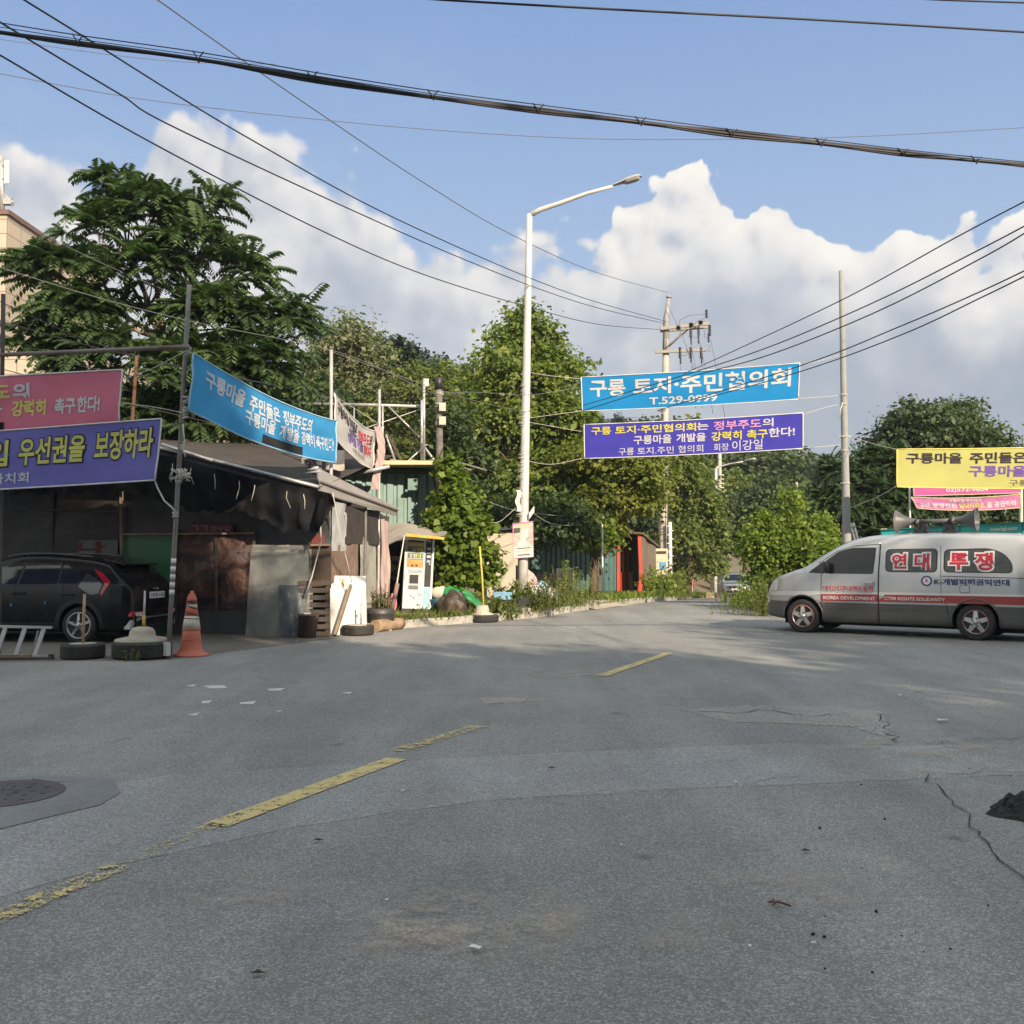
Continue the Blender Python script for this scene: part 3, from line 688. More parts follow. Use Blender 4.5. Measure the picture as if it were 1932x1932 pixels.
# pale plastic band under the front pipe, then the black cloth hanging in folds
mb = MB(); w2 = wrinkle(.05, 21); mb.grid(lambda u, v: roof_front(.30 + .70 * u) + (0, .03 + .1 * v + w2(u, v), -.24 * (1 - v))[0:3], 40, 5)
mb.build('plastic_valance', wcol('valance_sheeting', (0.10, 0.115, 0.13), (0.19, 0.21, 0.225), (0.05, 0.055, 0.065), scale=1.5, rough=0.35), stall)
hem = [(-400, 915), (0, 930), (150, 930), (236, 925), (300, 945), (350, 962), (400, 966), (440, 962), (470, 970), (500, 985), (530, 1000), (570, 1003), (600, 994), (616, 975), (625, 955)]
hx = [h[0] for h in hem]; hy = [h[1] for h in hem]
tb = [(-400, 800), (305, 858), (350, 868), (480, 903), (602, 926), (640, 935)]
w3 = wrinkle(.09, 22)
def cloth_pt(u, v):
    px = -400 + 1028 * u; yb = float(np.interp(px, hx, hy)) + 3 * sin(px * .11) + 2.2 * sin(px * .31 + 1); yt = float(np.interp(px, [t[0] for t in tb], [t[1] for t in tb]))
    p = at(px, yb + (yt - yb) * v, 18.7); p[1] += w3(u * 4, v) + .045 * sin(70 * u + 3 * v) + .03 * sin(163 * u + 2) - 0.12 + 0.3 * (1 - v); return p
mb = MB(); mb.grid(cloth_pt, 260, 14); mb.build('shade_curtain', SHADE, stall)
mb = MB()
for px, a, b in ((608, 960, 1005), (616, 990, 960)): mb.tube([at(608, 940, 18.6), at(603, 975, 18.55), at(598, 1003, 18.6)], [.05, .09, .03], 7)
mb.build('cloth_tail', SHADE, stall)
# side wall towards the container
SA, SB = np.array([-3.52, 19.42, 0]), np.array([-2.92, 23.2, 0])
def side(t0, t1, z0, z1, name, m, wr=None, off=0.0, n=(8, 10)):
    nn = np.array([SB[1] - SA[1], -(SB[0] - SA[0]), 0]); nn /= np.linalg.norm(nn)
    f = lambda u, v: SA + (SB - SA) * (t0 + (t1 - t0) * u) + np.array([0, 0, z0 + (z1 - z0) * v]) + nn * (off + (wr(u, v) if wr else 0))
    mb = MB(); mb.grid(f, *n); return mb.build(name, m, stall)
side(0, 1, 0, 2.45, 'side_wall', wcol('side_sheeting', (0.10, 0.10, 0.095), (0.20, 0.195, 0.18), (0.30, 0.29, 0.26), scale=1.6, rough=0.5), wrinkle(.05, 31))
side(0.02, 0.46, 1.0, 1.75, 'brown_board', mat('brown_side_board', (0.17, 0.115, 0.085), 0.75, var=0.35, scale=2.5, dirt=(0.08, 0.05, 0.04)), wrinkle(.02, 32), .07)
side(0.02, 0.25, 1.6, 2.55, 'plastic_strip', mat('pale_side_plastic', (0.34, 0.36, 0.36), 0.35, var=0.3, scale=3, bump=0.6), wrinkle(.05, 34), .08)
side(0.22, 0.86, 1.75, 2.5, 'shade_curtain', mat('side_shade_cloth', (0.028, 0.024, 0.022), 0.9, var=0.4, scale=4, bump=0.5), wrinkle(.05, 33), .08)
side(0.50, 0.80, .5, 2.1, 'plastic_strip', mat('dusty_side_plastic', (0.27, 0.27, 0.24), 0.45, var=0.35, scale=3, bump=0.6), wrinkle(.05, 35), .06)
side(0.86, 1.02, .15, 2.4, 'pink_drape', cloth('pink_drape_cloth', (0.50, 0.38, 0.36), 0.25), wrinkle(.10, 36), .12, (12, 16))
mb = MB(); mb.bar(SA + (.05, .02, 0), SA + (.05, .02, 2.7), .05); mb.build('post', DSTEEL, stall); mb = MB(); mb.bar(SA + (SB - SA) * .55 + (.12, 0, 0), SA + (SB - SA) * .55 + (.12, 0, 2.7), .045); mb.build('post', DSTEEL, stall)

aw = thing('metal_awning', 'folded grey sheet metal awning jutting from the corner of the dark stall', 'awning', (-3.5, 19, 3))
a0, a1, a2 = at(593, 879, 19.1), at(603, 909, 18.9), at(605, 929, 18.85); b0, b1, b2 = at(752, 959, 23.2), at(750, 963, 23.1), at(747, 972, 23.1)
mb = MB(); th = np.array([-.012, 0.006, -.02])
for p, q, r, s in ((a0, b0, b1, a1), (a1, b1, b2, a2)):
    mb.add([p, q, r, s, p + th, q + th, r + th, s + th], [(0, 1, 2, 3), (7, 6, 5, 4), (0, 4, 5, 1), (1, 5, 6, 2), (2, 6, 7, 3), (3, 7, 4, 0)])
GSHEET = mat('grey_sheet_metal', (0.26, 0.24, 0.225), 0.5, 0.1, var=0.12, scale=3, dirt=(0.13, 0.10, 0.08), dscale=2, damt=0.3)
mb.build('sheet', GSHEET, aw)
mb = MB(); mb.bar(a1 + (0.01, -.02, .0), b1 + (0.01, -.02, 0), .05, .03); mb.build('lip', mat('grey_lip', (0.12, 0.11, 0.105), 0.5), aw)
for pts, r in (((at(582, 888, 19.1), at(600, 882, 19)), .03), ((at(578, 893, 19.1), at(604, 889, 18.9)), .022)): mb = MB(); mb.tube(pts, r); mb.build('bracket', STEEL, aw)

# timber battens and tie strings over the sheeting
for k, (xa, ya, xb, yb) in enumerate(((228, 905, 230, 1195), (331, 1000, 331, 1198), (480, 925, 478, 1198), (230, 1008, 480, 1006), (-100, 958, 228, 965), (100, 920, 98, 1060), (480, 1030, 622, 1028), (408, 1010, 409, 1150))):
    mb = MB(); mb.bar(wp(xa, ya, .09), wp(xb, yb, .09), .05, .035); mb.build('batten', WOOD if k % 3 == 0 else DWOOD, stall)
rt = random.Random(14)
for k in range(9):
    px = 250 + 40 * k + rt.uniform(-12, 12); a = at(px, float(np.interp(px, [t[0] for t in tb], [t[1] for t in tb])) + 12, 18.38); mb = MB(); mb.tube([a, a + (rt.uniform(-.04, .04), -.02, -.12), a + (rt.uniform(-.07, .07), -.01, -.26 - .1 * rt.random())], .006, 5); mb.build('tie_string', ROPE, stall)
mb = MB(); mb.tube([at(603, 955, 18.6), at(606, 1020, 18.8), at(588, 1090, 18.9), at(578, 1118, 18.95)], .013, 6); mb.build('tie_rope', ROPE, stall)
mb = MB(); mb.tube([at(628, 930, 18.9), at(640, 1000, 19.0), at(655, 1060, 19.3), at(664, 1100, 19.5)], .008, 6); mb.build('tie_rope', ROPE, stall)

# sun flecks painted as warm pale sheets, with dusty patches among them
def sunfleck_and_dust(px, py, rx, ry, amt, seed):
    m = bpy.data.materials.new('sunfleck_and_dust'); m.use_nodes = True; T = NT(m.node_tree); b = T.n['Principled BSDF']; out = T.n['Material Output']
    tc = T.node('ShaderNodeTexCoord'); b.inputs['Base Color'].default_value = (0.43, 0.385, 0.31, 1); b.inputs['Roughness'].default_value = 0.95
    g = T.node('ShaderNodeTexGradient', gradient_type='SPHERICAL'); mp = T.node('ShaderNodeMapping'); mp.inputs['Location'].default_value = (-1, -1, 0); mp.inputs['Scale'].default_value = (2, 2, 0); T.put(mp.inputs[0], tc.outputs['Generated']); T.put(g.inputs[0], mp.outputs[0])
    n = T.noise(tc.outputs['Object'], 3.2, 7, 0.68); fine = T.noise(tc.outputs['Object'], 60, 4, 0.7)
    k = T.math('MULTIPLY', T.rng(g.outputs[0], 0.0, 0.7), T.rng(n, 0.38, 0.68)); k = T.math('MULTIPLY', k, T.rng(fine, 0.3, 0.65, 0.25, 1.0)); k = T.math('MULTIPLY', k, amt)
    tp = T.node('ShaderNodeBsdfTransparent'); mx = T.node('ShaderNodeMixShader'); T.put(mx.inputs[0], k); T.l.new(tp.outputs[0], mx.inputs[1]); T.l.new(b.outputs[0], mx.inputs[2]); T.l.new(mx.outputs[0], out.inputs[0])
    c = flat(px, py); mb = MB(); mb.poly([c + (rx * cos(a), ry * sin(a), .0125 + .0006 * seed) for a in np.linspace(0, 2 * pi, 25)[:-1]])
    tag(mb.build('road_sunfleck_and_dust', m), None, None, kind='structure')
for k, q in enumerate(((870, 1745, .85, .62, .8), (1490, 1680, .55, .4, .55), (480, 1690, .45, .35, .5), (1290, 1765, .4, .3, .4), (690, 1990, .6, .4, .5), (1065, 1272, .9, .8, .5), (955, 1322, 1.0, .7, .4), (1760, 1412, .9, .6, .6), (1850, 1460, .8, .4, .5))): sunfleck_and_dust(*q, k)

# ------------------------------------------------------------------ buildings
def tile_mat(name, col, joint, sx, sz):
    m = bpy.data.materials.new(name); m.use_nodes = True; T = NT(m.node_tree); b = T.n['Principled BSDF']
    tc = T.node('ShaderNodeTexCoord').outputs['Object']; sp = T.node('ShaderNodeSeparateXYZ'); T.l.new(tc, sp.inputs[0])
    u = T.math('ADD', sp.outputs[0], T.math('MULTIPLY', sp.outputs[1], 1.0))
    br = T.node('ShaderNodeTexBrick'); T.put(br.inputs['Vector'], T.xyz(u, sp.outputs[2], 0)); br.offset = 0.0
    br.inputs['Scale'].default_value = 1; br.inputs['Brick Width'].default_value = sx; br.inputs['Row Height'].default_value = sz; br.inputs['Mortar Size'].default_value = 0.03
    br.inputs['Color1'].default_value = (*col, 1); br.inputs['Color2'].default_value = (col[0] * .92, col[1] * .92, col[2] * .92, 1); br.inputs['Mortar'].default_value = (*joint, 1)
    f = T.rng(T.noise(tc, 0.6, 6, 0.65), 0.25, 0.75, 0.85, 1.12, False)
    T.put(b.inputs['Base Color'], T.mix(1.0, br.outputs[0], T.xyz(f, f, f), 'MULTIPLY')); b.inputs['Roughness'].default_value = 0.6
    return m
GLASS = glassy('dark_window_glass', (0.02, 0.024, 0.028), 0.06)
bt = at(14, 405, 52)
bl = thing('tiled_building', 'tall beige tiled building with a mast on its roof behind the big pinnate tree', 'building', (bt[0] - 9, 58, 0))
BT = tile_mat('beige_tiles', (0.40, 0.345, 0.27), (0.20, 0.15, 0.11), 1.5, 0.75)
mb = MB(); mb.box((bt[0] - 9, 58, bt[2] / 2), (18, 12, bt[2])); mb.build('wall', BT, bl)
lx = at(148, 640, 50)
mb = MB(); mb.box(((bt[0] - 10 + lx[0]) / 2, 57.5, 6), (lx[0] - bt[0] + 10, 13.5, 12)); mb.build('lower_wing', BT, bl)
mb = MB(); mb.box((bt[0] - 9, 58, bt[2] + .12), (18.25, 12.25, .24)); mb.build('parapet', mat('brown_coping', (0.14, 0.08, 0.065), 0.6), bl)
for k in range(4):
    for q in range(3):
        f = MB(); f.box((bt[0] - 4 - 4 * q, 51.98, 3.5 + 4 * k), (1.9, .1, 1.7)); w = f.build('window', mat('bronze_frame', (0.07, 0.06, 0.05), 0.5), bl)
        f = MB(); f.box((bt[0] - 4 - 4 * q, 51.92, 3.5 + 4 * k), (1.7, .06, 1.5)); f.build('pane', GLASS, w)
am = at(8, 400, 52.4)
ant = thing('antenna_mast', 'grey antenna mast with white panels on the roof of the beige building', 'antenna', am)
mb = MB(); t = at(2, 295, 52.4); mb.tube([am + (-.1, 0, 0), t], .14); mb.bar(am + (0, 0, .9), am + (.5, 0, .5), .07); mb.bar(am + (-.3, 0, 1.4), am + (.4, 0, .3), .06); mb.build('mast', STEEL, ant)
mb = MB(); p = at(13, 325, 52.2); mb.box(p, (.22, .12, 1.2)); mb.build('antenna_panel', WPAINT, ant)
mb = MB(); mb.bar(p + (0, 0, .4), p + (-.3, .1, .4), .05); mb.bar(p + (0, 0, -.3), p + (-.3, .1, -.3), .05); mb.box(am + (.2, 0, .55), (.4, .3, .35)); mb.build('bracket', STEEL, ant)

def corrug(mb, a, b, z0, z1, pitch=0.26, depth=0.05, flat_=0.35):
    """trapezoid ribs standing on the line a-b"""
    a = np.array([*a, 0.]); b = np.array([*b, 0.]); L = np.linalg.norm(b - a); d = (b - a) / L; n = np.array([d[1], -d[0], 0]); k = int(L / pitch); pts = []
    for i in range(k):
        for t, o in ((0, 0), (flat_ - .1, 0), (flat_, 1), (.9, 1)): pts.append(a + d * L * (i + t) / k + n * depth * o)
    pts.append(b); vs = [p + (0, 0, z) for p in pts for z in (z0, z1)]
    mb.add(vs, [(2 * i, 2 * i + 2, 2 * i + 3, 2 * i + 1) for i in range(len(pts) - 1)])
def container(name, label, c0, c1, depth, z0, h, m, mfr):
    """corrugated box whose long front runs from c0 to c1"""
    c0 = np.array([*c0, 0.]); c1 = np.array([*c1, 0.]); d = (c1 - c0) / np.linalg.norm(c1 - c0); n = np.array([-d[1], d[0], 0]); q0, q1 = c0 + n * depth, c1 + n * depth
    t = thing(name, label, 'container', (c0 + c1 + q0 + q1) / 4 + (0, 0, z0))
    mb = MB(); i = d * .06
    corrug(mb, (c0 + i + n * .03)[:2], (c1 - i + n * .03)[:2], z0 + .1, z0 + h - .1); corrug(mb, (c1 - n * 0 + n * .06 - d * .03)[:2], (q1 - n * .06 - d * .03)[:2], z0 + .1, z0 + h - .1)
    corrug(mb, (q0 + n * -.06 + d * .03)[:2], (c0 + n * .06 + d * .03)[:2], z0 + .1, z0 + h - .1); corrug(mb, (q1 - i - n * .03)[:2], (q0 + i - n * .03)[:2], z0 + .1, z0 + h - .1)
    mb.build('wall', m, t)
    mb = MB()
    for p in (c0, c1, q0, q1): mb.bar(p + (0, 0, z0), p + (0, 0, z0 + h), .11)
    for p, q in ((c0, c1), (c1, q1), (q1, q0), (q0, c0)):
        for z in (z0 + .06, z0 + h - .06): mb.bar(p + d * .0 + (0, 0, z), q + (0, 0, z), .1, .12)
    mb.build('frame', mfr, t)
    mb = MB(); mb.prism([p + (0, 0, z0 + h - .04) for p in (c0, c1, q1, q0)], (0, 0, .06)); mb.build('roof', mfr, t)
    return t
CG = mat('grey_green_steel', (0.165, 0.255, 0.24), 0.5, 0.1, var=0.14, scale=3, dirt=(0.07, 0.075, 0.06), dscale=1.5, damt=0.45)
CGF = mat('dark_green_steel', (0.045, 0.065, 0.058), 0.55, var=0.2)
cA, cB = at(640, 884, 26.0), at(826, 884, 26.4)
ct = container('shipping_container', 'grey green corrugated container with leaf shadows behind the drinks machine', (cA[0], 26.0), (cB[0], 26.4), 3.0, 1.15, cA[2] - 1.15, CG, CGF)
mb = MB(); mb.box(((cA[0] + cB[0]) / 2, 27.7, .6), (cB[0] - cA[0] - .1, 2.7, 1.1)); mb.build('base', mat('block_base', (0.05, 0.05, 0.048), 0.9, var=0.4, scale=3), ct)
mb = MB(); p = at(779, 914, 26.05); mb.box(p, (.24, .18, .3)); mb.box(p + (-.16, .0, -.16), (.06, .16, .06)); mb.build('vent_box', CG, ct)
rf = thing('roof_slab', 'thin cream board roof lying on top of the grey green container', 'roof', ((cA[0] + cB[0]) / 2, 27, cA[2]))
mb = MB(); q = at(716, 877, 25.6); r = at(842, 878, 25.9); mb.box(((q[0] + r[0]) / 2 - .6, 27.1, cA[2] + .1), (r[0] - q[0] + 1.3, 3.4, .10)); mb.build('board', mat('cream_board', (0.50, 0.44, 0.27), 0.7, var=0.2, scale=3), rf)
mb = MB()
for k in range(5): mb.bar((q[0] - .2 + k * .5, 25.5, cA[2] + .17 + .01 * (k % 2)), (q[0] + .9 + k * .42, 28.6, cA[2] + .17 + .012 * (k % 2)), .06, .04)
mb.build('batten', mat('grey_batten', (0.2, 0.19, 0.17), 0.8), rf)
fr = thing('pipe_frame', 'bare steel pipe frame standing on the container roof', 'frame', at(760, 868, 27))
mb = MB(); Z0 = cA[2] + .15
def up(px, py0, py1, D, r, px1=None): mb.tube([at(px1 or px, py0, D), at(px, py1, D)], r, 7)
up(800, 714, 868, 26.6, .035); up(796, 755, 868, 26.9, .045); up(722, 765, 868, 27, .028); up(668, 765, 868, 27.2, .02); up(634, 762, 868, 27.3, .025)
mb.tube([at(572, 762, 27.2), at(700, 764, 27.1), at(800, 767, 27)], .04); mb.tube([at(733, 767, 27), at(792, 825, 26.8)], .022); mb.tube([at(796, 837, 26.8), at(822, 872, 26.4)], .03); mb.tube([at(735, 900, 26.4), at(806, 838, 26.4)], .018)
mb.tube([at(728, 820, 26.6), at(745, 868, 26.6)], .028); mb.tube([at(560, 852, 27), at(800, 770, 27)], .012)
mb.build('pipe', STEEL, fr)
mb = MB(); mb.box(at(805, 722, 26.6), (.10, .08, .2)); mb.build('lamp_box', WPAINT, fr)
mb = MB(); p = at(718, 865, 26.2); mb.lathe([(.09, 0), (.12, .04), (.09, .2), (.12, .32), (.05, .34)], p - (0, 0, .1), n=10); mb.build('orange_can', mat('orange_tin', (0.40, 0.16, 0.05), 0.6), fr)

TEAL = mat('teal_steel', (0.062, 0.125, 0.125), 0.55, var=0.2, scale=2.5, dirt=(0.11, 0.13, 0.12), dscale=1.2, damt=0.4)
d0, d1 = at(1006, 1120, 38), at(1166, 1120, 41)
c2 = container('shipping_container', 'dark teal corrugated container hut behind the street lamp and weeds', (d0[0], 38), (d1[0], 41), 3, gz(39) + .12, at(1012, 998, 38)[2] - gz(39) - .12, TEAL, mat('teal_frame', (0.04, 0.075, 0.075), 0.6))
mb = MB(); p, q = at(1015, 1013, 37.7), at(1098, 1012, 39.2); mb.add([p, q, q + (0, -.15, .25), p + (0, -.15, .25), p + (0, .3, .3), q + (0, .3, .3)], [(0, 1, 2, 3), (3, 2, 5, 4)]); mb.build('tin_flap', mat('grey_tin', (0.30, 0.31, 0.30), 0.5, 0.2), c2)
mb = MB(); mb.box(at(1058, 1024, 38.4), (.22, .16, .34)); mb.box(at(1041, 1022, 38.2), (.35, .04, .26)); mb.build('meter_box', mat('grey_meter', (0.2, 0.21, 0.2), 0.5), c2)
mb = MB(); w = wrinkle(.12, 50); mb.grid(lambda u, v: at(1000 + 175 * u, 995 + 8 * u, 38.2 + 3 * u) + np.array([0, v * 2.6, w(u * 2, v) + .1]), 20, 6); mb.build('roof_tarp', mat('dark_roof_tarp', (0.04, 0.045, 0.045), 0.8, var=0.4), c2)

ps = thing('panel_shed', 'low beige panel shed with a small dark roof behind the leafy vine', 'shed', at(940, 1115, 31))
x0, x1, z1 = at(919, 1100, 31)[0], at(985, 1100, 31)[0], at(940, 1003, 31)[2]
mb = MB(); mb.box(((x0 + x1) / 2, 32.2, (z1 + .1) / 2), (x1 - x0, 2.4, z1 - .1)); mb.build('wall', mat('beige_panel', (0.40, 0.355, 0.29), 0.6, var=0.1, scale=2), ps)
mb = MB(); w = wrinkle(.08, 51); mb.grid(lambda u, v: np.array([x0 - .1 + (x1 - x0 + .3) * u, 30.8 + 2.8 * v, z1 + .06 + .12 * v + w(u, v)]), 12, 8); mb.build('roof', mat('blue_black_tarp', (0.05, 0.062, 0.07), 0.7, var=0.4), ps)
mb = MB(); mb.box((x0 - .2, 31.6, z1 / 2), (.3, 1.2, z1 * .95)); mb.build('dark_board_and_gap', DBOARD, ps)  # dark slab drawn for the shaded gap beside the wall

hut = thing('porch_hut', 'small hut with bright red doors under a sloping porch roof', 'hut', at(1190, 1118, 41))
gh = gz(41) + .12
mb = MB(); p, q = at(1160, 1020, 41), at(1192, 1022, 43.5)
mb.prism([(p[0], 41, gh), (q[0] + .3, 43.6, gh), (q[0] + .3, 43.6, p[2] + .2), (p[0], 41, p[2] + .1)], (-.12, .05, 0)); mb.build('wall', DBOARD, hut)
REDD = mat('red_door_paint', (0.42, 0.045, 0.022), 0.5, var=0.2, scale=4)
for k in range(2):
    a = np.array([p[0] + .02, 40.96, 0]) + (np.array([q[0], 43.5, 0]) - np.array([p[0], 41, 0])) * (k * .5); b = a + (np.array([q[0], 43.5, 0]) - np.array([p[0], 41, 0])) * .48
    n = np.array([0.1, -.05, 0]); H = p[2] - gh; f = MB(); A = a + (0, 0, gh); B = b + (0, 0, gh)
    f.bar(A + n, A + n + (0, 0, H), .11); f.bar(B + n, B + n + (0, 0, H), .11); f.bar(A + n + (0, 0, H), B + n + (0, 0, H), .07); f.bar(A + n + (0, 0, H * .42), B + n + (0, 0, H * .42), .08)
    f.bar((A + B) / 2 + n + (0, 0, H * .42), (A + B) / 2 + n + (0, 0, H), .05); f.prism([A + n, B + n, B + n + (0, 0, H * .4), A + n + (0, 0, H * .4)], (.03, -.015, 0)); dr = f.build('door', REDD, hut)
    f = MB(); f.prism([A + (0, 0, H * .42) + n * .8, B + n * .8 + (0, 0, H * .42), B + n * .8 + (0, 0, H), A + n * .8 + (0, 0, H)], (.01, -.01, 0)); f.build('pane', mat('dusty_glass', (0.10, 0.09, 0.07), 0.2, var=0.4), dr)
mb = MB(); e0, e1, e2, e3 = at(1158, 1014, 40.6), at(1213, 1008, 40.2), at(1236, 1036, 43.5), at(1175, 1030, 44)
e0[2] += .2; mb.prism([e0, e1, e2 + (.15, 0, .1), e3 + (0, 0, .35)], (0, 0, .07)); mb.build('porch_roof', mat('rusty_brown_tin', (0.13, 0.085, 0.06), 0.8, var=0.35, scale=4), hut)
mb = MB(); g = at(1211, 1110, 40.3); mb.bar((g[0], 40.3, gz(40)), at(1206, 1012, 40.3), .13); mb.build('red_post', REDD, hut)
mb = MB(); w = wrinkle(.05, 52); s0, s1 = at(1209, 1100, 40.35), at(1237, 1100, 43.4)
mb.grid(lambda u, v: np.array([s0[0] + (s1[0] - s0[0]) * u + w(u, v) + .05 * sin(u * 9), 40.35 + 3.05 * u, gz(41) + .3 + (e1[2] - gz(41) - .35 - .35 * u) * v]), 24, 10); mb.build('side_tarp', mat('brown_grey_tarp', (0.135, 0.108, 0.085), 0.85, var=0.3, scale=5, bump=0.4), hut)

# far white panels beside the side road
fen = thing('panel_fence', 'white panel fence by the far parked car', 'fence', at(1360, 1120, 74))
mb = MB(); a, b = at(1340, 1085, 78), at(1376, 1090, 72); mb.prism([(a[0], 78, gz(78)), (b[0], 72, gz(72)), b + (0, 0, .2), a + (0, 0, .9)], (0.05, .1, 0)); mb.build('panel', WPAINT, fen)

# unseen block added behind the camera to help shade the forecourt
blk = thing('shade_block', 'plain concrete block added unseen behind the photographer to cast shade', 'building', (16, -27, 0))
mb = MB(); mb.box((16, -27, 6.1), (64, 10, 12.2)); mb.build('wall', mat('pale_concrete', (0.42, 0.41, 0.38), 0.8, var=0.1, scale=0.5), blk)
for k in range(4):
    for q in range(14):
        f = MB(); f.box((-12 + 4.2 * q, -21.96, 2 + 2.8 * k), (2.0, .1, 1.4)); f.build('window', GLASS, blk)

# ------------------------------------------------------------------ trees
L_AIL = leafmat('ailanthus_leaf', (0.026, 0.050, 0.022), (0.05, 0.088, 0.034), (0.095, 0.14, 0.045), 0.32)
L_PLANE = leafmat('plane_leaf', (0.075, 0.115, 0.024), (0.14, 0.195, 0.04), (0.26, 0.28, 0.065), 0.4)
L_GOLD = leafmat('yellowing_leaf', (0.09, 0.125, 0.024), (0.165, 0.195, 0.036), (0.30, 0.275, 0.05), 0.4)
L_GREY = leafmat('greyish_leaf', (0.075, 0.10, 0.05), (0.13, 0.155, 0.075), (0.22, 0.225, 0.12), 0.35)
L_DARK = leafmat('dark_leaf', (0.032, 0.056, 0.022), (0.058, 0.09, 0.034), (0.105, 0.135, 0.048), 0.32)
L_PINE = leafmat('pine_needle', (0.012, 0.026, 0.014), (0.024, 0.044, 0.022), (0.045, 0.065, 0.03), 0.1)
L_OAK = leafmat('oak_leaf', (0.06, 0.09, 0.024), (0.11, 0.15, 0.04), (0.19, 0.22, 0.06), 0.38)
L_BRIGHT = leafmat('bright_leaf', (0.08, 0.13, 0.022), (0.15, 0.21, 0.034), (0.26, 0.31, 0.06), 0.42)
L_VINE = leafmat('vine_leaf', (0.07, 0.115, 0.016), (0.125, 0.18, 0.026), (0.21, 0.26, 0.045), 0.4)
L_WEED = leafmat('weed_leaf', (0.06, 0.085, 0.022), (0.10, 0.13, 0.032), (0.19, 0.19, 0.06), 0.35)

def frond_tree(name, label, base, fork, blobs, n_tips, frond, lm, bark, seed, group=None, pairs=10, r=.14, core=0.0):
    """tree with long drooping compound leaves in rosettes at the twig ends"""
    rng = np.random.default_rng(seed); t = thing(name, label, 'tree', base, group); base = np.array(base, float); fork = np.array(fork, float)
    mb = MB(); mid = (base + fork) / 2 + (.08, 0, 0)
    mb.tube([base, mid, fork], [r * 1.2, r, r * .8], 9)
    B = np.array(blobs, float); area = (B[:, 3] * B[:, 4] * B[:, 5]) ** (2 / 3); tips = []
    cnt = rng.multinomial(n_tips, area / area.sum())
    for bl, c in zip(B, cnt):
        hub = fork + (bl[:3] - fork) * .55 + rng.normal(0, .15, 3); mb.tube([fork, (fork + hub) / 2 + (0, 0, -.06), hub], [r * .55, r * .42, r * .3], 7)
        for _ in range(c):
            d = rng.normal(size=3); d /= np.linalg.norm(d)
            if d[2] < -.3: d[2] *= -rng.uniform(.1, 1)
            if rng.random() < .55 and d[1] > 0: d[1] *= -1
            p = bl[:3] + d * bl[3:] * rng.uniform(.55, 1.03); tips.append((p, d)); 
            if rng.random() < .35: mb.tube([hub, (hub + p) / 2 + rng.normal(0, .12, 3), p], [r * .2, r * .12, r * .06], 5)
    mb.build('trunk', bark, t)
    C, N, Tn, S = [], [], [], []
    for p, d in tips:
        k = rng.integers(6, 10); a0 = rng.uniform(0, 6.28)
        for q in range(k):
            a = a0 + 2 * pi * q / k + rng.normal(0, .2); L = frond * rng.uniform(.5, 1.15); out = np.array([cos(a), sin(a), rng.normal(.05, .3)]) * .8 + d * rng.uniform(.3, .9); out /= np.linalg.norm(out)
            dr = rng.uniform(.15, .85); sidev = np.cross(out, (0, 0, 1)); sidev /= np.linalg.norm(sidev) + 1e-9
            for i in range(1, pairs + 1):
                s = i / pairs; c = p + out * L * s * (1 - .15 * s) + np.array([0, 0, L * (.22 * s - dr * s * s)])
                tang = out + np.array([0, 0, .22 - 2 * dr * s]); tang /= np.linalg.norm(tang)
                ll = L * .27 * (1 - .45 * abs(s - .4))
                for sg in (-1, 1):
                    ax = sidev * sg * .86 + tang * .4 + np.array([0, 0, -.42 - .2 * rng.random()]); ax /= np.linalg.norm(ax)
                    C.append(c); Tn.append(ax); N.append(tang); S.append(ll)
    C = np.array(C); Tn = np.array(Tn); W = np.array(N); S = np.array(S)[:, None]; W = W - Tn * (W * Tn).sum(1, keepdims=True); W /= np.linalg.norm(W, axis=1, keepdims=True) + 1e-9
    V = np.stack([C, C + Tn * S * .45 + W * S * .21, C + Tn * S, C + Tn * S * .45 - W * S * .21], 1).reshape(-1, 3)
    link('crown', fast_mesh('crown', V, np.arange(len(V)).reshape(-1, 4), lm), t)
    return t
def blob(px, py, D, rx, rz, ry=None): p = at(px, py, D); k = D / F; return (p[0], p[1], p[2], rx * k, (ry or rx * .8) * k, rz * k)
frond_tree('pinnate_tree', 'big dark tree with long drooping compound leaves above the dark stall', (at(330, 900, 26)[0], 26.6, 0), at(312, 640, 26.2),
    [blob(212, 352, 26, 50, 40), blob(285, 405, 25.6, 70, 45), blob(392, 395, 25.8, 40, 40), blob(180, 445, 25.6, 75, 40), blob(370, 470, 25.4, 85, 45), blob(95, 510, 25.6, 80, 26), blob(270, 520, 25.2, 80, 40), blob(460, 530, 25.4, 60, 45), blob(150, 590, 25.4, 80, 45), blob(400, 600, 25.2, 85, 50), blob(520, 610, 25.4, 62, 45),
     blob(85, 655, 25.4, 70, 28), blob(200, 680, 25.2, 90, 45), blob(380, 710, 25.0, 110, 60), blob(500, 700, 25.2, 75, 60), blob(120, 760, 26, 110, 45), blob(420, 800, 26, 150, 55), blob(300, 790, 26, 110, 50)], 480, .95, L_AIL, BARKL, 11, r=.15)
tree('slender_tree', 'smaller dark tree filling the gap behind the stall roof', 'tree', (at(520, 900, 33)[0], 33, 0), at(520, 800, 33), [blob(430, 800, 33, 90, 70), blob(530, 790, 33, 80, 75), blob(600, 800, 34, 60, 80), blob(330, 790, 34, 90, 60), blob(200, 790, 34, 120, 60)], 9000, .3, L_DARK, BARK, 12, r=.12, clump=.4)
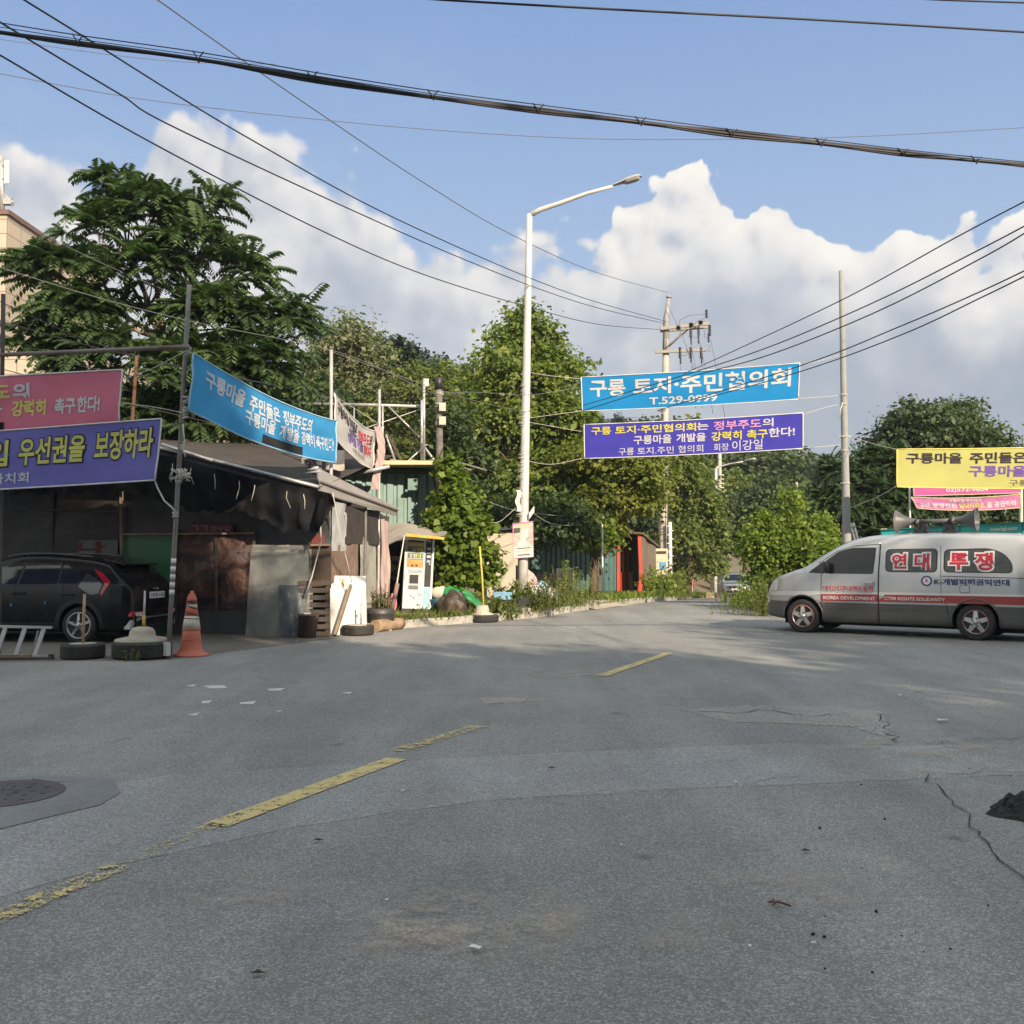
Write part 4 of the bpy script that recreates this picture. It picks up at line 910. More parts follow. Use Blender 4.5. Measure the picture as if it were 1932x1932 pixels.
PT = [('plane_tree', 'tall bright green plane tree standing behind the white street lamp', (985, 38), [(990, 650, 60, 60), (960, 720, 75, 70), (1030, 725, 70, 75), (920, 800, 75, 70), (1000, 830, 100, 85), (1055, 800, 55, 70), (910, 900, 75, 70), (1000, 930, 90, 75), (1070, 900, 50, 70), (995, 605, 24, 34)], 30000, .24, L_PLANE, 1080, 760, 13),
      ('plane_tree', 'yellowing plane tree with a thin leaning trunk beside the red hut', (1118, 36), [(1110, 880, 65, 50), (1190, 900, 68, 48), (1150, 950, 95, 42), (1215, 955, 42, 45), (1110, 990, 60, 35), (1140, 870, 70, 32), (1215, 880, 38, 30), (1135, 1010, 40, 30)], 13000, .22, L_GOLD, 1121, 930, 14)]
for name, lab, (bx, D), bl, n, ls, lm, by, ty, sd in PT:
    b = at(bx, by, D); b[2] = gz(D); tree(name, lab, 'tree', b, at(bx + 14, ty, D), [blob(x, y, D + (.0 if i % 2 else .8), rx, rz) for i, (x, y, rx, rz) in enumerate(bl)], n, ls, lm, BARK, sd, r=.14, clump=.30, per=14)
b = at(1128, 1115, 35); b[2] = gz(35)
tree('young_tree', 'young tree with big fresh green leaves behind the thin white pole', 'tree', b, at(1131, 1040, 35), [blob(1130, 1010, 35, 34, 26), blob(1118, 1030, 35, 26, 18), blob(1143, 1030, 35, 22, 20)], 1500, .26, L_VINE, BARK, 15, r=.05, clump=.2)
# leafy vine on the old pole
b = at(868, 1130, 25.2); b[2] = .13
tree('leafy_vine', 'tall column of bright lobed vine leaves beside the drinks machine', 'vine', b, at(850, 950, 25.2),
    [blob(852, 905, 25.3, 22, 35), blob(862, 950, 25.2, 34, 40), blob(880, 1000, 25.1, 44, 40), blob(845, 1000, 25.1, 28, 40), blob(890, 1050, 25, 44, 36), blob(858, 1060, 25, 36, 40), blob(900, 1090, 25, 34, 26), blob(870, 1100, 24.9, 34, 24), blob(845, 880, 25.4, 14, 25), blob(826, 985, 25, 18, 22)], 5200, .19, L_VINE, BARK, 16, r=.05, clump=.16, per=10, aspect=.9)
# trees along and behind the side road
def leafy(name, label, cat, bx, D, bl, n, ls, lm, seed, clump=.35, group=None, r=.13, per=14, **kw):
    b = at(bx, 1120, D); b[2] = gz(D) + (hill(b[0], D) if D > 47 else 0); top = at(bx, bl[0][1] + 10, D)
    tree(name, label, cat, b, top, [blob(x, y, D + (.6 if i % 2 else -.4), rx, rz) for i, (x, y, rx, rz) in enumerate(bl)], n, ls, lm, BARK, seed, r=r, clump=clump, group=group, per=per, **kw)
leafy('creeper_tree', 'tree smothered in creepers just behind the grey utility pole', 'tree', 1300, 50, [(1285, 900, 35, 55), (1310, 960, 42, 60), (1283, 1025, 36, 42), (1338, 1020, 28, 44), (1342, 1075, 18, 26), (1268, 1085, 24, 28)], 13000, .24, L_OAK, 20)
leafy('leafy_shrub', 'bright green bushy shrub with a pointed top behind the silver van', 'shrub', 1480, 31.5, [(1492, 960, 14, 42), (1495, 1010, 36, 36), (1450, 1030, 45, 38), (1530, 1020, 42, 38), (1440, 1048, 40, 30), (1490, 1070, 60, 45), (1550, 1070, 50, 50), (1455, 1100, 36, 30), (1440, 985, 16, 18), (1545, 985, 14, 18), (1590, 1100, 60, 50)], 17000, .17, L_BRIGHT, 21, clump=.22, r=.05)
leafy('round_tree', 'dark round crowned tree rising behind the yellow banner', 'tree', 1760, 46, [(1760, 815, 80, 50), (1690, 850, 55, 50), (1840, 850, 60, 50), (1770, 880, 100, 50), (1720, 800, 40, 32), (1805, 795, 40, 32), (1880, 880, 40, 36), (1660, 890, 36, 40)], 17000, .25, L_DARK, 22, clump=.4)
frond_tree('pinnate_tree', 'broad tree with drooping compound leaves behind the bare concrete pole', (at(1680, 1100, 37)[0], 37, gz(37)), at(1680, 1000, 37),
    [blob(1600, 900, 37, 60, 45), blob(1680, 890, 37, 70, 45), blob(1640, 960, 36.6, 80, 55), blob(1720, 960, 36.6, 70, 55), blob(1580, 970, 37, 50, 60), blob(1680, 1020, 36.5, 90, 45)], 300, 0.85, L_AIL, BARK, 23)
leafy('hedge_tree', 'dense dark tree closing the view behind the magenta banners', 'tree', 1850, 42, [(1800, 960, 90, 70), (1900, 940, 80, 80), (1960, 960, 80, 90), (1850, 1020, 100, 60)], 15000, .26, L_DARK, 24)
leafy('roadside_tree', 'dark roadside tree overhanging the far parked car', 'tree', 1420, 66, [(1420, 985, 55, 60), (1395, 1030, 40, 36), (1470, 960, 50, 60), (1450, 1040, 50, 44), (1370, 985, 34, 50), (1345, 1030, 26, 34)], 11000, .34, L_DARK, 25)
leafy('roadside_tree', 'leafy mid green tree just past the second street lamp', 'tree', 1345, 82, [(1340, 930, 60, 60), (1330, 1000, 60, 60), (1380, 960, 40, 60), (1310, 1050, 60, 40)], 10000, .38, L_OAK, 26)
leafy('silver_tree', 'tall loose grey green tree behind the white slanting banner', 'tree', 650, 52, [(650, 650, 58, 52), (615, 690, 45, 50), (690, 690, 50, 45), (640, 740, 70, 55), (700, 750, 60, 40), (590, 760, 40, 60)], 13000, .26, L_GREY, 27, clump=.45, shell=.4)
leafy('pine_tree', 'dark pine standing behind the pipe frame on the container', 'pine', 740, 58, [(742, 662, 26, 22), (770, 680, 30, 20), (725, 685, 34, 24), (755, 705, 44, 26), (790, 715, 30, 24), (735, 730, 50, 26)], 9000, .30, L_PINE, 28, clump=.35)
leafy('oak_tree', 'olive brown oak with rounded clumps above the container', 'tree', 810, 50, [(800, 715, 40, 28), (845, 722, 45, 30), (775, 740, 40, 30), (870, 745, 40, 36), (820, 760, 70, 40), (760, 790, 60, 46), (860, 800, 60, 50), (700, 800, 60, 50)], 13000, .25, L_OAK, 29, clump=.32)
leafy('wall_of_ivy', 'dark ivy covered thicket behind the old wooden pole', 'thicket', 850, 34, [(840, 830, 40, 70), (880, 900, 50, 60), (900, 1000, 60, 80), (960, 1010, 60, 70), (1040, 1000, 70, 60), (820, 900, 30, 50)], 12000, .22, L_DARK, 30, r=.05)

# forest on the slope: four kinds of tree, each copied
PROTO = []
for k, (lm, bl, n, ls) in enumerate(((L_DARK, [(0, 0, 6, 2.6, 2.6, 2.3), (1.4, .5, 7.6, 1.8, 1.8, 1.6), (-1.5, -.4, 7.2, 1.9, 1.9, 1.7), (.2, -1.2, 8.6, 1.5, 1.5, 1.4), (-.5, 1, 4.2, 2.3, 2.3, 1.6), (0, -1.6, 3.0, 2.2, 1.8, 1.6)], 8000, .42),
        (L_OAK, [(0, 0, 5.6, 2.8, 2.8, 2.2), (1.8, -.6, 6.6, 1.7, 1.7, 1.3), (-1.6, -.8, 6.9, 1.8, 1.8, 1.4), (.1, -.2, 8.4, 1.7, 1.7, 1.3), (1.2, -1.4, 4.2, 2, 2, 1.5), (-1.2, -1.4, 3.2, 2, 2, 1.5)], 8000, .40),
        (L_PINE, [(0, 0, 9, 1.0, 1.0, 1.1), (.3, -.3, 7.4, 1.7, 1.7, 1.0), (-.4, .2, 5.9, 2.2, 2.2, 1.0), (.3, 0, 4.4, 2.4, 2.4, 1.1), (0, -.5, 2.9, 2.3, 2.3, 1.2)], 8000, .36),
        (L_GREY, [(0, 0, 6.4, 2.2, 2.2, 2.4), (1.2, -.8, 7.8, 1.5, 1.5, 1.5), (-1.1, -.5, 8.4, 1.4, 1.4, 1.5), (.2, -.9, 4.2, 2.2, 2.2, 1.8)], 7000, .38))):
    PROTO.append(tree(('forest_tree', 'forest_oak', 'forest_pine', 'forest_willow')[k], 'x', 'tree', (0, 0, 0), (0, 0, 7), bl, n, ls, lm, BARK, 60 + k, r=.2, clump=.5, per=16))
KINDS = ('dark leafy tree on the wooded slope behind the stalls', 'olive green oak on the wooded slope behind the stalls', 'dark pine on the wooded slope behind the stalls', 'pale grey green tree on the wooded slope behind the stalls')
GRPS = ('dark leafy trees on the slope', 'oaks on the slope', 'pines on the slope', 'pale trees on the slope')
sk = [(-60, 700), (200, 700), (560, 690), (600, 650), (660, 640), (720, 660), (770, 655), (800, 668), (870, 680), (900, 688), (1000, 705), (1100, 745), (1180, 775), (1250, 778), (1300, 776), (1345, 770), (1400, 782), (1450, 800), (1515, 852), (1550, 885), (1620, 900), (1700, 850), (1800, 845), (1932, 870)]
rng = random.Random(8); used = set()
for D, step in ((62, 62), (78, 55), (96, 48)):
    px = 540 + rng.uniform(0, 30)
    while px < 1580:
        top = float(np.interp(px, [s[0] for s in sk], [s[1] for s in sk])) + {62: 95, 78: 42, 96: 6}[D] + rng.uniform(-8, 22)
        x = at(px, 1000, D)[0]; gx = kx(min(110, D))
        if not (gx - 1.5 < x < gx + 6.5 and D < 85):
            y = D + rng.uniform(-4, 4); x = at(px, 1000, y)[0]; z = gz(y) + hill(x, y) * min(1, max(0, (abs(x - gx - 2) - 4) / 10)); H = at(px, top, y)[2] - z
            if H > 3.0:
                k = rng.choices((0, 1, 2, 3), (5, 4, 3, 1))[0]; s = min(H / 10.0, 1.9)
                z2 = z + max(0, H - 19)
                o = PROTO[k] if k not in used else copy_tree(PROTO[k]); used.add(k)
                o.location = (x, y, z2 - .2); wd = rng.uniform(.9, 1.2); o.scale = (s * wd, s * wd, s); o.rotation_euler = (0, 0, rng.uniform(0, 6.28)); o['label'] = KINDS[k]; o['group'] = GRPS[k]
        px += step * rng.uniform(.75, 1.25)
# a row of trees behind the camera throws the dappled edge of the shade
SH = [(-9, -15, 2.3), (-4, -14, 2.35), (1, -15.5, 2.3), (4.5, -14.5, 2.4), (8, -15, 2.4), (10.8, -14.5, 2.2), (16, -15, 1.74), (20.5, -14, 1.70), (25.2, -15, 1.98), (29, -14.5, 2.12), (33, -15, 2.1), (38, -15, 2.15), (43, -15, 2.15), (2, -18, 2.4), (6, -18, 2.45), (31, -18.5, 2.2), (36, -18, 2.3)]
for i, (x, y, s) in enumerate(SH):
    o = copy_tree(PROTO[i % 2]); o.location = (x, y, 0); o.scale = (s * .62, s * .62, s); o.rotation_euler = (0, 0, i * 1.3); o['label'] = 'street tree in the row behind the photographer'; o['group'] = 'street trees behind the photographer'
    o.name = 'street_tree'

# ------------------------------------------------------------------ poles
def foot(px, D, dz=0.0): p = at(px, 1100, D); p[2] = gz(D) + dz; return p
def pole(mb, a, b, r0, r1, n=12, k=6): mb.tube([np.array(a) + (np.array(b) - np.array(a)) * i / k for i in range(k + 1)], [r0 + (r1 - r0) * i / k for i in range(k + 1)], n)
def wraps(mb, c, r, n, h, rng, d=None):
    """string wound round a pole at c"""
    for k in range(n):
        z = rng.uniform(-h, h); t = rng.uniform(-.3, .3)
        mb.tube([np.array(c) + (r * cos(a), r * sin(a), z + t * .08 * cos(a)) for a in np.linspace(0, 2 * pi, 13)], .006, 5, False)
rng = random.Random(4)
POLEW = mat('lamp_pole_paint', (0.48, 0.48, 0.465), 0.42, 0.1, var=0.12, scale=2.5, dirt=(0.33, 0.28, 0.22), dscale=3, damt=0.35)
LAMPH = mat('lamp_head_grey', (0.34, 0.34, 0.33), 0.4, 0.2)
LENS = glassy('lamp_lens', (0.30, 0.30, 0.28), 0.12)
def street_lamp(label, base, top, bend, tip, r0, r1, hs, group=None):
    """top of the pole, start of the arm, tip of the head"""
    base, top, bend, tip = (np.array(p, float) for p in (base, top, bend, tip))
    t = thing('street_lamp', label, 'street lamp', base, group)
    mb = MB(); pole(mb, base, top, r0, r1, 14); mb.lathe([(r0 * 1.02, 0), (r0 * 1.6, .0), (r0 * 1.6, .03), (r0 * .98, .03)], base, n=12); mb.build('pole', POLEW, t)
    d = tip - bend; d /= np.linalg.norm(d); h0 = tip - d * hs
    mb = MB(); arm = [top + (0, 0, -.03), top + (bend - top) * .35 + (0, 0, .02 * hs), bend, bend + (h0 - bend) * .5 + (0, 0, .03), h0]
    mb.tube(arm, [r1 * .9, r1 * .8, r1 * .72, r1 * .62, r1 * .55], 10); mb.build('arm', POLEW, t)
    M = Matrix((d, np.cross((0, 0, 1), d) / np.linalg.norm(np.cross((0, 0, 1), d)), np.cross(d, np.cross((0, 0, 1), d) / np.linalg.norm(np.cross((0, 0, 1), d))))).transposed()
    prof = [(0, .06), (.12, .08), (.3, .12), (.5, .17), (.7, .19), (.88, .17), (.97, .11), (1.0, .04)]
    mb = MB()
    def hd(u, v):
        x = v; w = float(np.interp(x, [p[0] for p in prof], [p[1] for p in prof])) * hs; a = pi * u
        return np.array(M @ Vector((x * hs - .05 * hs, w * cos(a), w * .62 * sin(a) + .02 * hs))) + h0
    mb.grid(hd, 14, 14); hdm = mb.build('lamp_head', LAMPH, t)
    mb = MB()
    def ln(u, v):
        x = .38 + .58 * v; w = .165 * hs * sqrt(max(0, 1 - (2 * v - 1) ** 4)); a = pi * u
        return np.array(M @ Vector((x * hs - .05 * hs, w * cos(a), -w * .62 * sin(a) + .02 * hs))) + h0
    mb.grid(ln, 12, 10); mb.build('lens', LENS, hdm)
    mb = MB(); mb.grid(lambda u, v: np.array(M @ Vector((-.05 * hs + .45 * hs * v, (float(np.interp(v * .45, [p[0] for p in prof], [p[1] for p in prof])) * hs) * (2 * u - 1) * .98, .015 * hs))) + h0, 4, 6); mb.build('underside', LAMPH, hdm)
    return t
lb = foot(985, 28, .13); lt = at(999, 404, 28)
lamp = street_lamp('tall white street lamp wound with string beside the drinks machine', lb, lt, at(1060, 382, 27.9), at(1214, 333, 27.6), .15, .085, .86)
mb = MB()
for px, py, r in ((990, 735, .12), (989, 782, .125), (988, 800, .125), (987, 865, .135), (987, 880, .135), (986, 900, .135), (985, 930, .14), (983, 965, .145), (984, 1045, .15)): mb = MB(); wraps(mb, at(px, py, 28), r, 5, .14, rng); mb.build('string_winding', ROPE, lamp)
mb = MB(); w = wrinkle(.05, 60); mb.grid(lambda u, v: at(974 + 8 * u, 925 + 40 * v, 27.85) + np.array([.03 * sin(9 * v), -.05 + w(u, v), 0]), 4, 10); mb.grid(lambda u, v: at(998 + 10 * u, 968 - 14 * u + 12 * v, 27.8) + np.array([0, w(u, v), 0]), 4, 4); mb.build('cloth_scrap', mat('white_rag', (0.55, 0.54, 0.51), 0.8), lamp)
street_lamp('far white street lamp standing before the dark roadside trees', foot(1349, 68), at(1351, 884, 68), at(1358, 880, 68), at(1428, 866, 66), .13, .09, .95)

# electricity pole with cross arms, cut-outs and transformers
D = 45.0; ub = foot(1250, D); ut = at(1262, 562, D)
up_ = thing('utility_pole', 'tall concrete electricity pole with two cross arms behind the cyan and blue banners', 'utility pole', ub)
PC = mat('pole_concrete', (0.40, 0.375, 0.325), 0.85, var=0.16, scale=2, dirt=(0.22, 0.20, 0.17), dscale=2)
mb = MB(); pole(mb, ub, at(1256.5, 640, D), .21, .135, 14); mb.build('pole', PC, up_)
mb = MB(); mb.tube([at(1256, 668, D), at(1257, 600, D), ut], [.15, .13, .07], 8); mb.lathe([(.0, 0), (.12, 0), (.12, .08), (0, .1)], ut, n=8); mb.build('pole_top', mat('grey_pole_cap', (0.25, 0.25, 0.25), 0.6), up_)
AG = mat('cross_arm_grey', (0.20, 0.195, 0.185), 0.6, 0.3, var=0.25)
def arm(x0, y0, x1, y1, w, off): mb = MB(); mb.bar(at(x0, y0, D + off), at(x1, y1, D + off), w, w * 1.2); return mb.build('cross_arm', AG, up_)
arm(1245, 620, 1338, 610, .12, -.22); arm(1246, 624, 1338, 616, .12, .22); arm(1236, 664, 1331, 660, .11, -.22)
mb = MB(); mb.tube([at(1251, 662, D - .2), at(1296, 619, D - .2)], .035, 6); mb.tube([at(1253, 662, D + .2), at(1300, 620, D + .2)], .035, 6); mb.build('brace', AG, up_)
POR = mat('dark_porcelain', (0.02, 0.018, 0.018), 0.25)
def insul(px, py, h, r, tilt=0): 
    mb = MB(); prof = []
    for k in range(6): prof += [(r * .55, h * k / 6), (r, h * (k + .4) / 6), (r * .55, h * (k + .8) / 6)]
    mb.lathe([(0.01, 0)] + prof + [(.01, h)], at(px, py, D - .25), n=8); return mb.build('insulator', POR, up_)
for px, py, h, r in ((1333, 600, .38, .07), (1303, 637, .5, .07), (1318, 634, .5, .07), (1339, 634, .5, .08), (1304, 650, .4, .05), (1318, 648, .4, .05), (1337, 646, .4, .06), (1283, 676, .5, .08), (1303, 676, .5, .08), (1323, 676, .5, .08), (1284, 687, .4, .05), (1304, 684, .4, .05), (1324, 686, .4, .05),
                     (1304, 616, .16, .11), (1322, 612, .16, .11), (1280, 622, .16, .11)): insul(px, py, h, r)
mb = MB()
for pts in ([(1280, 617), (1283, 604), (1300, 595), (1333, 593)], [(1309, 614), (1316, 606), (1330, 600)], [(1305, 622), (1307, 635), (1314, 638), (1318, 630)], [(1328, 620), (1330, 636), (1338, 640)], [(1305, 652), (1300, 664), (1293, 672), (1286, 670)], [(1339, 650), (1340, 664), (1333, 660), (1328, 664)],
            [(1284, 690), (1282, 715), (1282, 770)], [(1304, 690), (1308, 720), (1312, 770)], [(1324, 690), (1327, 700), (1318, 720)], [(1341, 640), (1352, 700), (1368, 790)], [(1303, 645), (1316, 715), (1325, 770)], [(1320, 645), (1332, 700), (1345, 780)], [(1260, 575), (1290, 640), (1310, 700)]):
    mb.tube([at(x, y, D - .3) for x, y in pts], .012, 5)
mb.build('jumper_wire', GWIRE, up_)
for px, py in ((1250, 818), (1272, 820)):
    mb = MB(); c = at(px, py, D - .5); mb.lathe([(.05, -.1), (.32, -.1), (.34, 0), (.34, .62), (.36, .66), (.3, .74), (.06, .78)], c - (0, 0, .35), n=14); tr = mb.build('transformer', mat('transformer_cream', (0.42, 0.39, 0.32), 0.5), up_)
    mb = MB(); mb.lathe([(.04, 0), (.07, .05), (.04, .1), (.07, .15), (.04, .2), (.05, .42)], c + (.0, 0, .42), n=8); mb.build('bushing', POR, tr)
mb = MB()
for z in (1.9, 2.4, 3.2, 3.4, 5.0, 7.4): wraps(mb, at(1252, 1090, D) + (0, 0, z), .2, 3, .05, rng)
for k in range(9): a = at(1253 + .3 * k, 1040 - 22 * k, D - .25); mb.bar(a, a + (.22 if k % 2 else -.22, 0, 0), .025)
for pts in ([(1246, 1050), (1242, 980), (1249, 930), (1247, 880)], [(1259, 1040), (1260, 950), (1258, 860), (1262, 800)], [(1240, 960), (1246, 935), (1256, 930)], [(1258, 940), (1272, 955), (1276, 940)]): mb.tube([at(x, y, D - .3) for x, y in pts], .02, 5)
mb.build('step_bolts_and_bands', mat('pole_band', (0.06, 0.06, 0.06), 0.6), up_)
cab = thing('utility_cabinet', 'cream electric cabinet with a blue notice at the foot of the electricity pole', 'cabinet', at(1248, 1090, 43.5))
mb = MB(); p0, p1 = at(1236, 1089, 43.4), at(1260, 1035, 43.4); mb.box(((p0[0] + p1[0]) / 2, 43.6, (p0[2] + p1[2]) / 2), (p1[0] - p0[0], .4, p1[2] - p0[2])); mb.build('box', mat('cream_box', (0.50, 0.44, 0.33), 0.5, var=0.15, scale=4, dirt=(0.25, 0.19, 0.12), dscale=3), cab, bevel=.02)
mb = MB(); mb.box(at(1251, 1067, 43.37), (.26, .02, .3)); mb.build('notice', mat('blue_notice', (0.07, 0.24, 0.42), 0.6), cab)
mb = MB(); mb.box(at(1248, 1042, 43.37), (.4, .03, .1)); mb.build('vent', BLACK, cab)
sp = thing('spiked_pole', 'thin pale pole studded with climbing pegs beside the electricity pole', 'pole', foot(1265, 44.5))
mb = MB(); pole(mb, foot(1265, 44.5), at(1264, 985, 44.5), .09, .08, 10); mb.build('pole', WPAINT, sp)
mb = MB()
for k in range(13): a = at(1264, 1090 - 8 * k, 44.4); mb.bar(a + (0, 0, 0), a + (.16 if k % 2 else -.14, 0, .03), .03)
mb.build('pegs', WPAINT, sp)
fp = thing('concrete_pole', 'slim concrete pole with a small sign just behind the far street lamp', 'pole', foot(1357, 70))
mb = MB(); pole(mb, foot(1357, 70), at(1358, 850, 70), .16, .12, 10); mb.build('pole', PC, fp)
mb = MB(); mb.box(at(1356, 1001, 69.6), (.42, .05, .55)); sg = mb.build('sign', WPAINT, fp)
mb = MB(); mb.lathe([(.10, 0), (.15, 0), (.15, .012), (.10, .012)], at(1356, 1001, 69.55), 'Y', 14); mb.build('mark', BLACK, sg)
mb = MB()
for k in range(14): a = at(1361, 1000 - 8 * k, 69.8); mb.bar(a, a + (.18, 0, 0), .05)
mb.build('pegs', WPAINT, fp)
xp = thing('wooden_pole', 'distant pole with one cross arm above the roadside trees', 'pole', foot(1506, 80)); mb = MB(); pole(mb, foot(1506, 80), at(1503, 905, 80), .12, .1, 8); mb.build('pole', PC, xp); mb = MB(); mb.bar(at(1497, 934, 79.8), at(1521, 933, 79.8), .12); mb.build('cross_arm', AG, xp)
# bare square concrete post by the van
cp = thing('concrete_post', 'bare octagonal concrete post rising behind the silver van', 'post', foot(1599, 26))
CPM = mat('grey_post_concrete', (0.235, 0.25, 0.25), 0.85, var=0.16, scale=3, dirt=(0.22, 0.21, 0.19), dscale=2)
mb = MB(); pole(mb, foot(1600, 26), at(1587, 511, 26), .125, .062, 8); mb.build('shaft', CPM, cp)
for py, r in ((762, .1), (745, .1), (825, .11), (850, .11), (912, .12)): mb = MB(); wraps(mb, at(1587 + (py - 511) * .0187, py, 26), r, 3, .02, rng); mb.build('string_winding', ROPE, cp)
mb = MB(); mb.bar(at(1583, 823, 26), at(1606, 823, 26), .02); mb.tube([at(1590, 760, 25.88), at(1586, 772, 25.8), at(1585, 790, 25.85)], .012, 5); mb.build('loose_cord', ROPE, cp)
# old wooden pole by the container
op = thing('wooden_pole', 'old grey wooden pole with meter boxes at the container corner', 'pole', foot(830, 25.4))
mb = MB(); pole(mb, foot(832, 25.4), at(828, 716, 25.4), .11, .085, 10); mb.build('pole', mat('old_grey_wood', (0.13, 0.12, 0.105), 0.9, var=0.35, scale=7, bump=0.5), op)
for py in (745, 765, 800, 880, 905, 930): mb = MB(); wraps(mb, at(829, py, 25.4), .11, 4, .05, rng); mb.build('string_winding', ROPE, op)
for px, py in ((835, 768), (835, 794)):
    mb = MB(); mb.box(at(px, py, 25.25), (.16, .12, .2)); mb.build('meter_box', mat('cream_meter', (0.45, 0.42, 0.34), 0.5), op)
mb = MB(); mb.lathe([(.1, 0), (.1, .28), (.07, .3)], at(828, 735, 25.4), n=10); mb.build('pole_cap', mat('black_cap', (0.02, 0.02, 0.022), 0.5), op)

# scaffold poles that carry the banners
def spole(label, pxb, D, pxt, pyt, r=.03, m=STEEL, zb=None, grp=None):
    b = foot(pxb, D) if zb is None else zb; t = thing('metal_pole', label, 'pole', b, grp); mb = MB(); pole(mb, b, at(pxt, pyt, D), r, r, 8); mb.build('pole', m, t); return t
p1 = spole('leaning grey scaffold pole with knotted cords beside the traffic cone', 319, 15.2, 357, 538, .036, DSTEEL)
for px, py, n in ((355, 660, 6), (351, 755, 7), (350, 770, 7), (349, 785, 6), (344, 845, 6), (339, 893, 16), (337, 905, 10), (331, 970, 5)): mb = MB(); wraps(mb, at(px, py, 15.2), .045, n, .06, rng); mb.build('string_winding', ROPE, p1)
mb = MB()
for k in range(16):
    a = at(341, 898, 15.15); mb.tube([a, a + (rng.uniform(-.16, .2), rng.uniform(-.14, 0), rng.uniform(-.12, .12)), a + (rng.uniform(-.12, .16), rng.uniform(-.1, 0.05), rng.uniform(-.16, .1))], .009, 5)
mb.build('cord_bundle', ROPE, p1); mb = MB(); mb.tube([at(288, 896, 15.2), at(297, 920, 15.15), at(310, 945, 15.1), at(325, 958, 15.1), at(332, 968, 15.15)], .012, 6); mb.build('loose_cord', ROPE, p1); mb = MB(); mb.tube([at(345, 800, 15.1), at(348, 830, 15.1), at(346, 850, 15.1), at(350, 862, 15.1)], .010, 5); mb.build('loose_cord', ROPE, p1)
mb = MB()
for k, py in enumerate((1058, 1073, 1088, 1103, 1117)):
    B0, B1 = foot(319, 15.2), at(357, 538, 15.2); zz = at(325, py, 15.2)[2]; g_ = lambda z: B0 + (B1 - B0) * (z - B0[2]) / (B1[2] - B0[2]); mb.tube([g_(zz - .034), g_(zz + .034)], .0375, 10)
mb.build('reflective_band', mat('white_tape', (0.62, 0.63, 0.63), 0.4), p1)
spole('dark scaffold pole at the far end of the crossbar', 0, 15.6, 6, 555, .034, mat('dark_pipe', (0.07, 0.06, 0.058), 0.6, 0.2, var=0.3))
cb = thing('crossbar', 'part rusty scaffold tube lashed level between the poles above the pink banner', 'pipe', at(180, 660, 15.3))
mb = MB(); mb.tube([at(-60, 672, 15.7), at(180, 662, 15.3), at(357, 654, 15.12)], .034, 8); mb.build('pipe', mat('half_rusty_pipe', (0.19, 0.185, 0.18), 0.6, 0.3, var=0.25, dirt=(0.13, 0.06, 0.035), dscale=1.3, damt=0.8), cb)
spole('rusty pole in front of the pinnate tree', 245, 19, 258, 672, .035, RUST, zb=at(246, 850, 19.2))
spole('thin grey pole holding the far end of the cyan slanting banner', 625, 19.9, 625, 660, .035, STEEL)
p5 = spole('grey pole wrapped in pink and white cloth behind the sheet metal awning', 714, 22.6, 716, 735, .032, STEEL)
mb = MB(); w = wrinkle(.08, 61); mb.grid(lambda u, v: at(714 - 8 + 14 * u + 3 * sin(5 * v), 805 + 118 * v, 22.5) + np.array([.05 * sin(4 * v), w(u, v * 3) - .03, 0]), 8, 24); mb.build('cloth_wrap', cloth('pink_white_cloth', (0.52, 0.40, 0.39), 0.3, streak=(0.45, 0.09, 0.09)), p5)
mb = MB()
for py in (806, 830, 860, 890): wraps(mb, at(715, py, 22.6), .05, 4, .03, rng)
mb.tube([at(678, 893, 22.3), at(735, 880, 22.4)], .04, 8); mb.build('cross_tube', STEEL, p5)

# ------------------------------------------------------------------ wires
def wire(name, label, pts, r, m=WIRE, cat='wire', group=None, samples=10, parent=None):
    """pts: (px, py, D) ; smooth through them"""
    P = [at(*p) for p in pts]; out = []
    for i in range(len(P) - 1):
        p0 = P[max(0, i - 1)]; p1_ = P[i]; p2_ = P[i + 1]; p3_ = P[min(len(P) - 1, i + 2)]
        if i == 0: p0 = 2 * p1_ - p2_
        if i + 2 > len(P) - 1: p3_ = 2 * p2_ - p1_
        for k in range(samples):
            t = k / samples; out.append(0.5 * (2 * p1_ + (p2_ - p0) * t + (2 * p0 - 5 * p1_ + 4 * p2_ - p3_) * t * t + (3 * p1_ - p0 - 3 * p2_ + p3_) * t ** 3))
    out.append(P[-1])
    if pts[-1][0] > 1945: d = out[-1] - out[-2]; d /= np.linalg.norm(d); out += [out[-1] + d * k + np.array([0, 0, .004 * k * k]) for k in (4, 8, 12, 16)]   # on past the edge of view
    if pts[0][0] < -15 or pts[0][1] < -5: d = out[0] - out[1]; d /= np.linalg.norm(d); out = [out[0] + d * k + np.array([0, 0, .004 * k * k]) for k in (16, 12, 8, 4)] + out
    mb = MB(); mb.tube(out, r, 6); o = mb.build(name, m, parent)
    return tag(o, label, cat, group) if parent is None else o
def dline(D0, px0, D1, px1):
    """distance at a pixel column on the straight plan line between two points"""
    a, b = at(px0, 900, D0), at(px1, 900, D1)
    def f(px):
        d = ray(px, 900); k = d[0] / d[1]; den = (b[0] - a[0]) - k * (b[1] - a[1]); t = (k * a[1] - a[0]) / den; return float(a[1] + t * (b[1] - a[1]))
    return f
def dwire(name, label, D0, D1, pts, r, **kw):
    f = dline(D0, pts[0][0], D1, pts[-1][0]); return wire(name, label, [(x, y, f(x)) for x, y in pts], r, **kw)
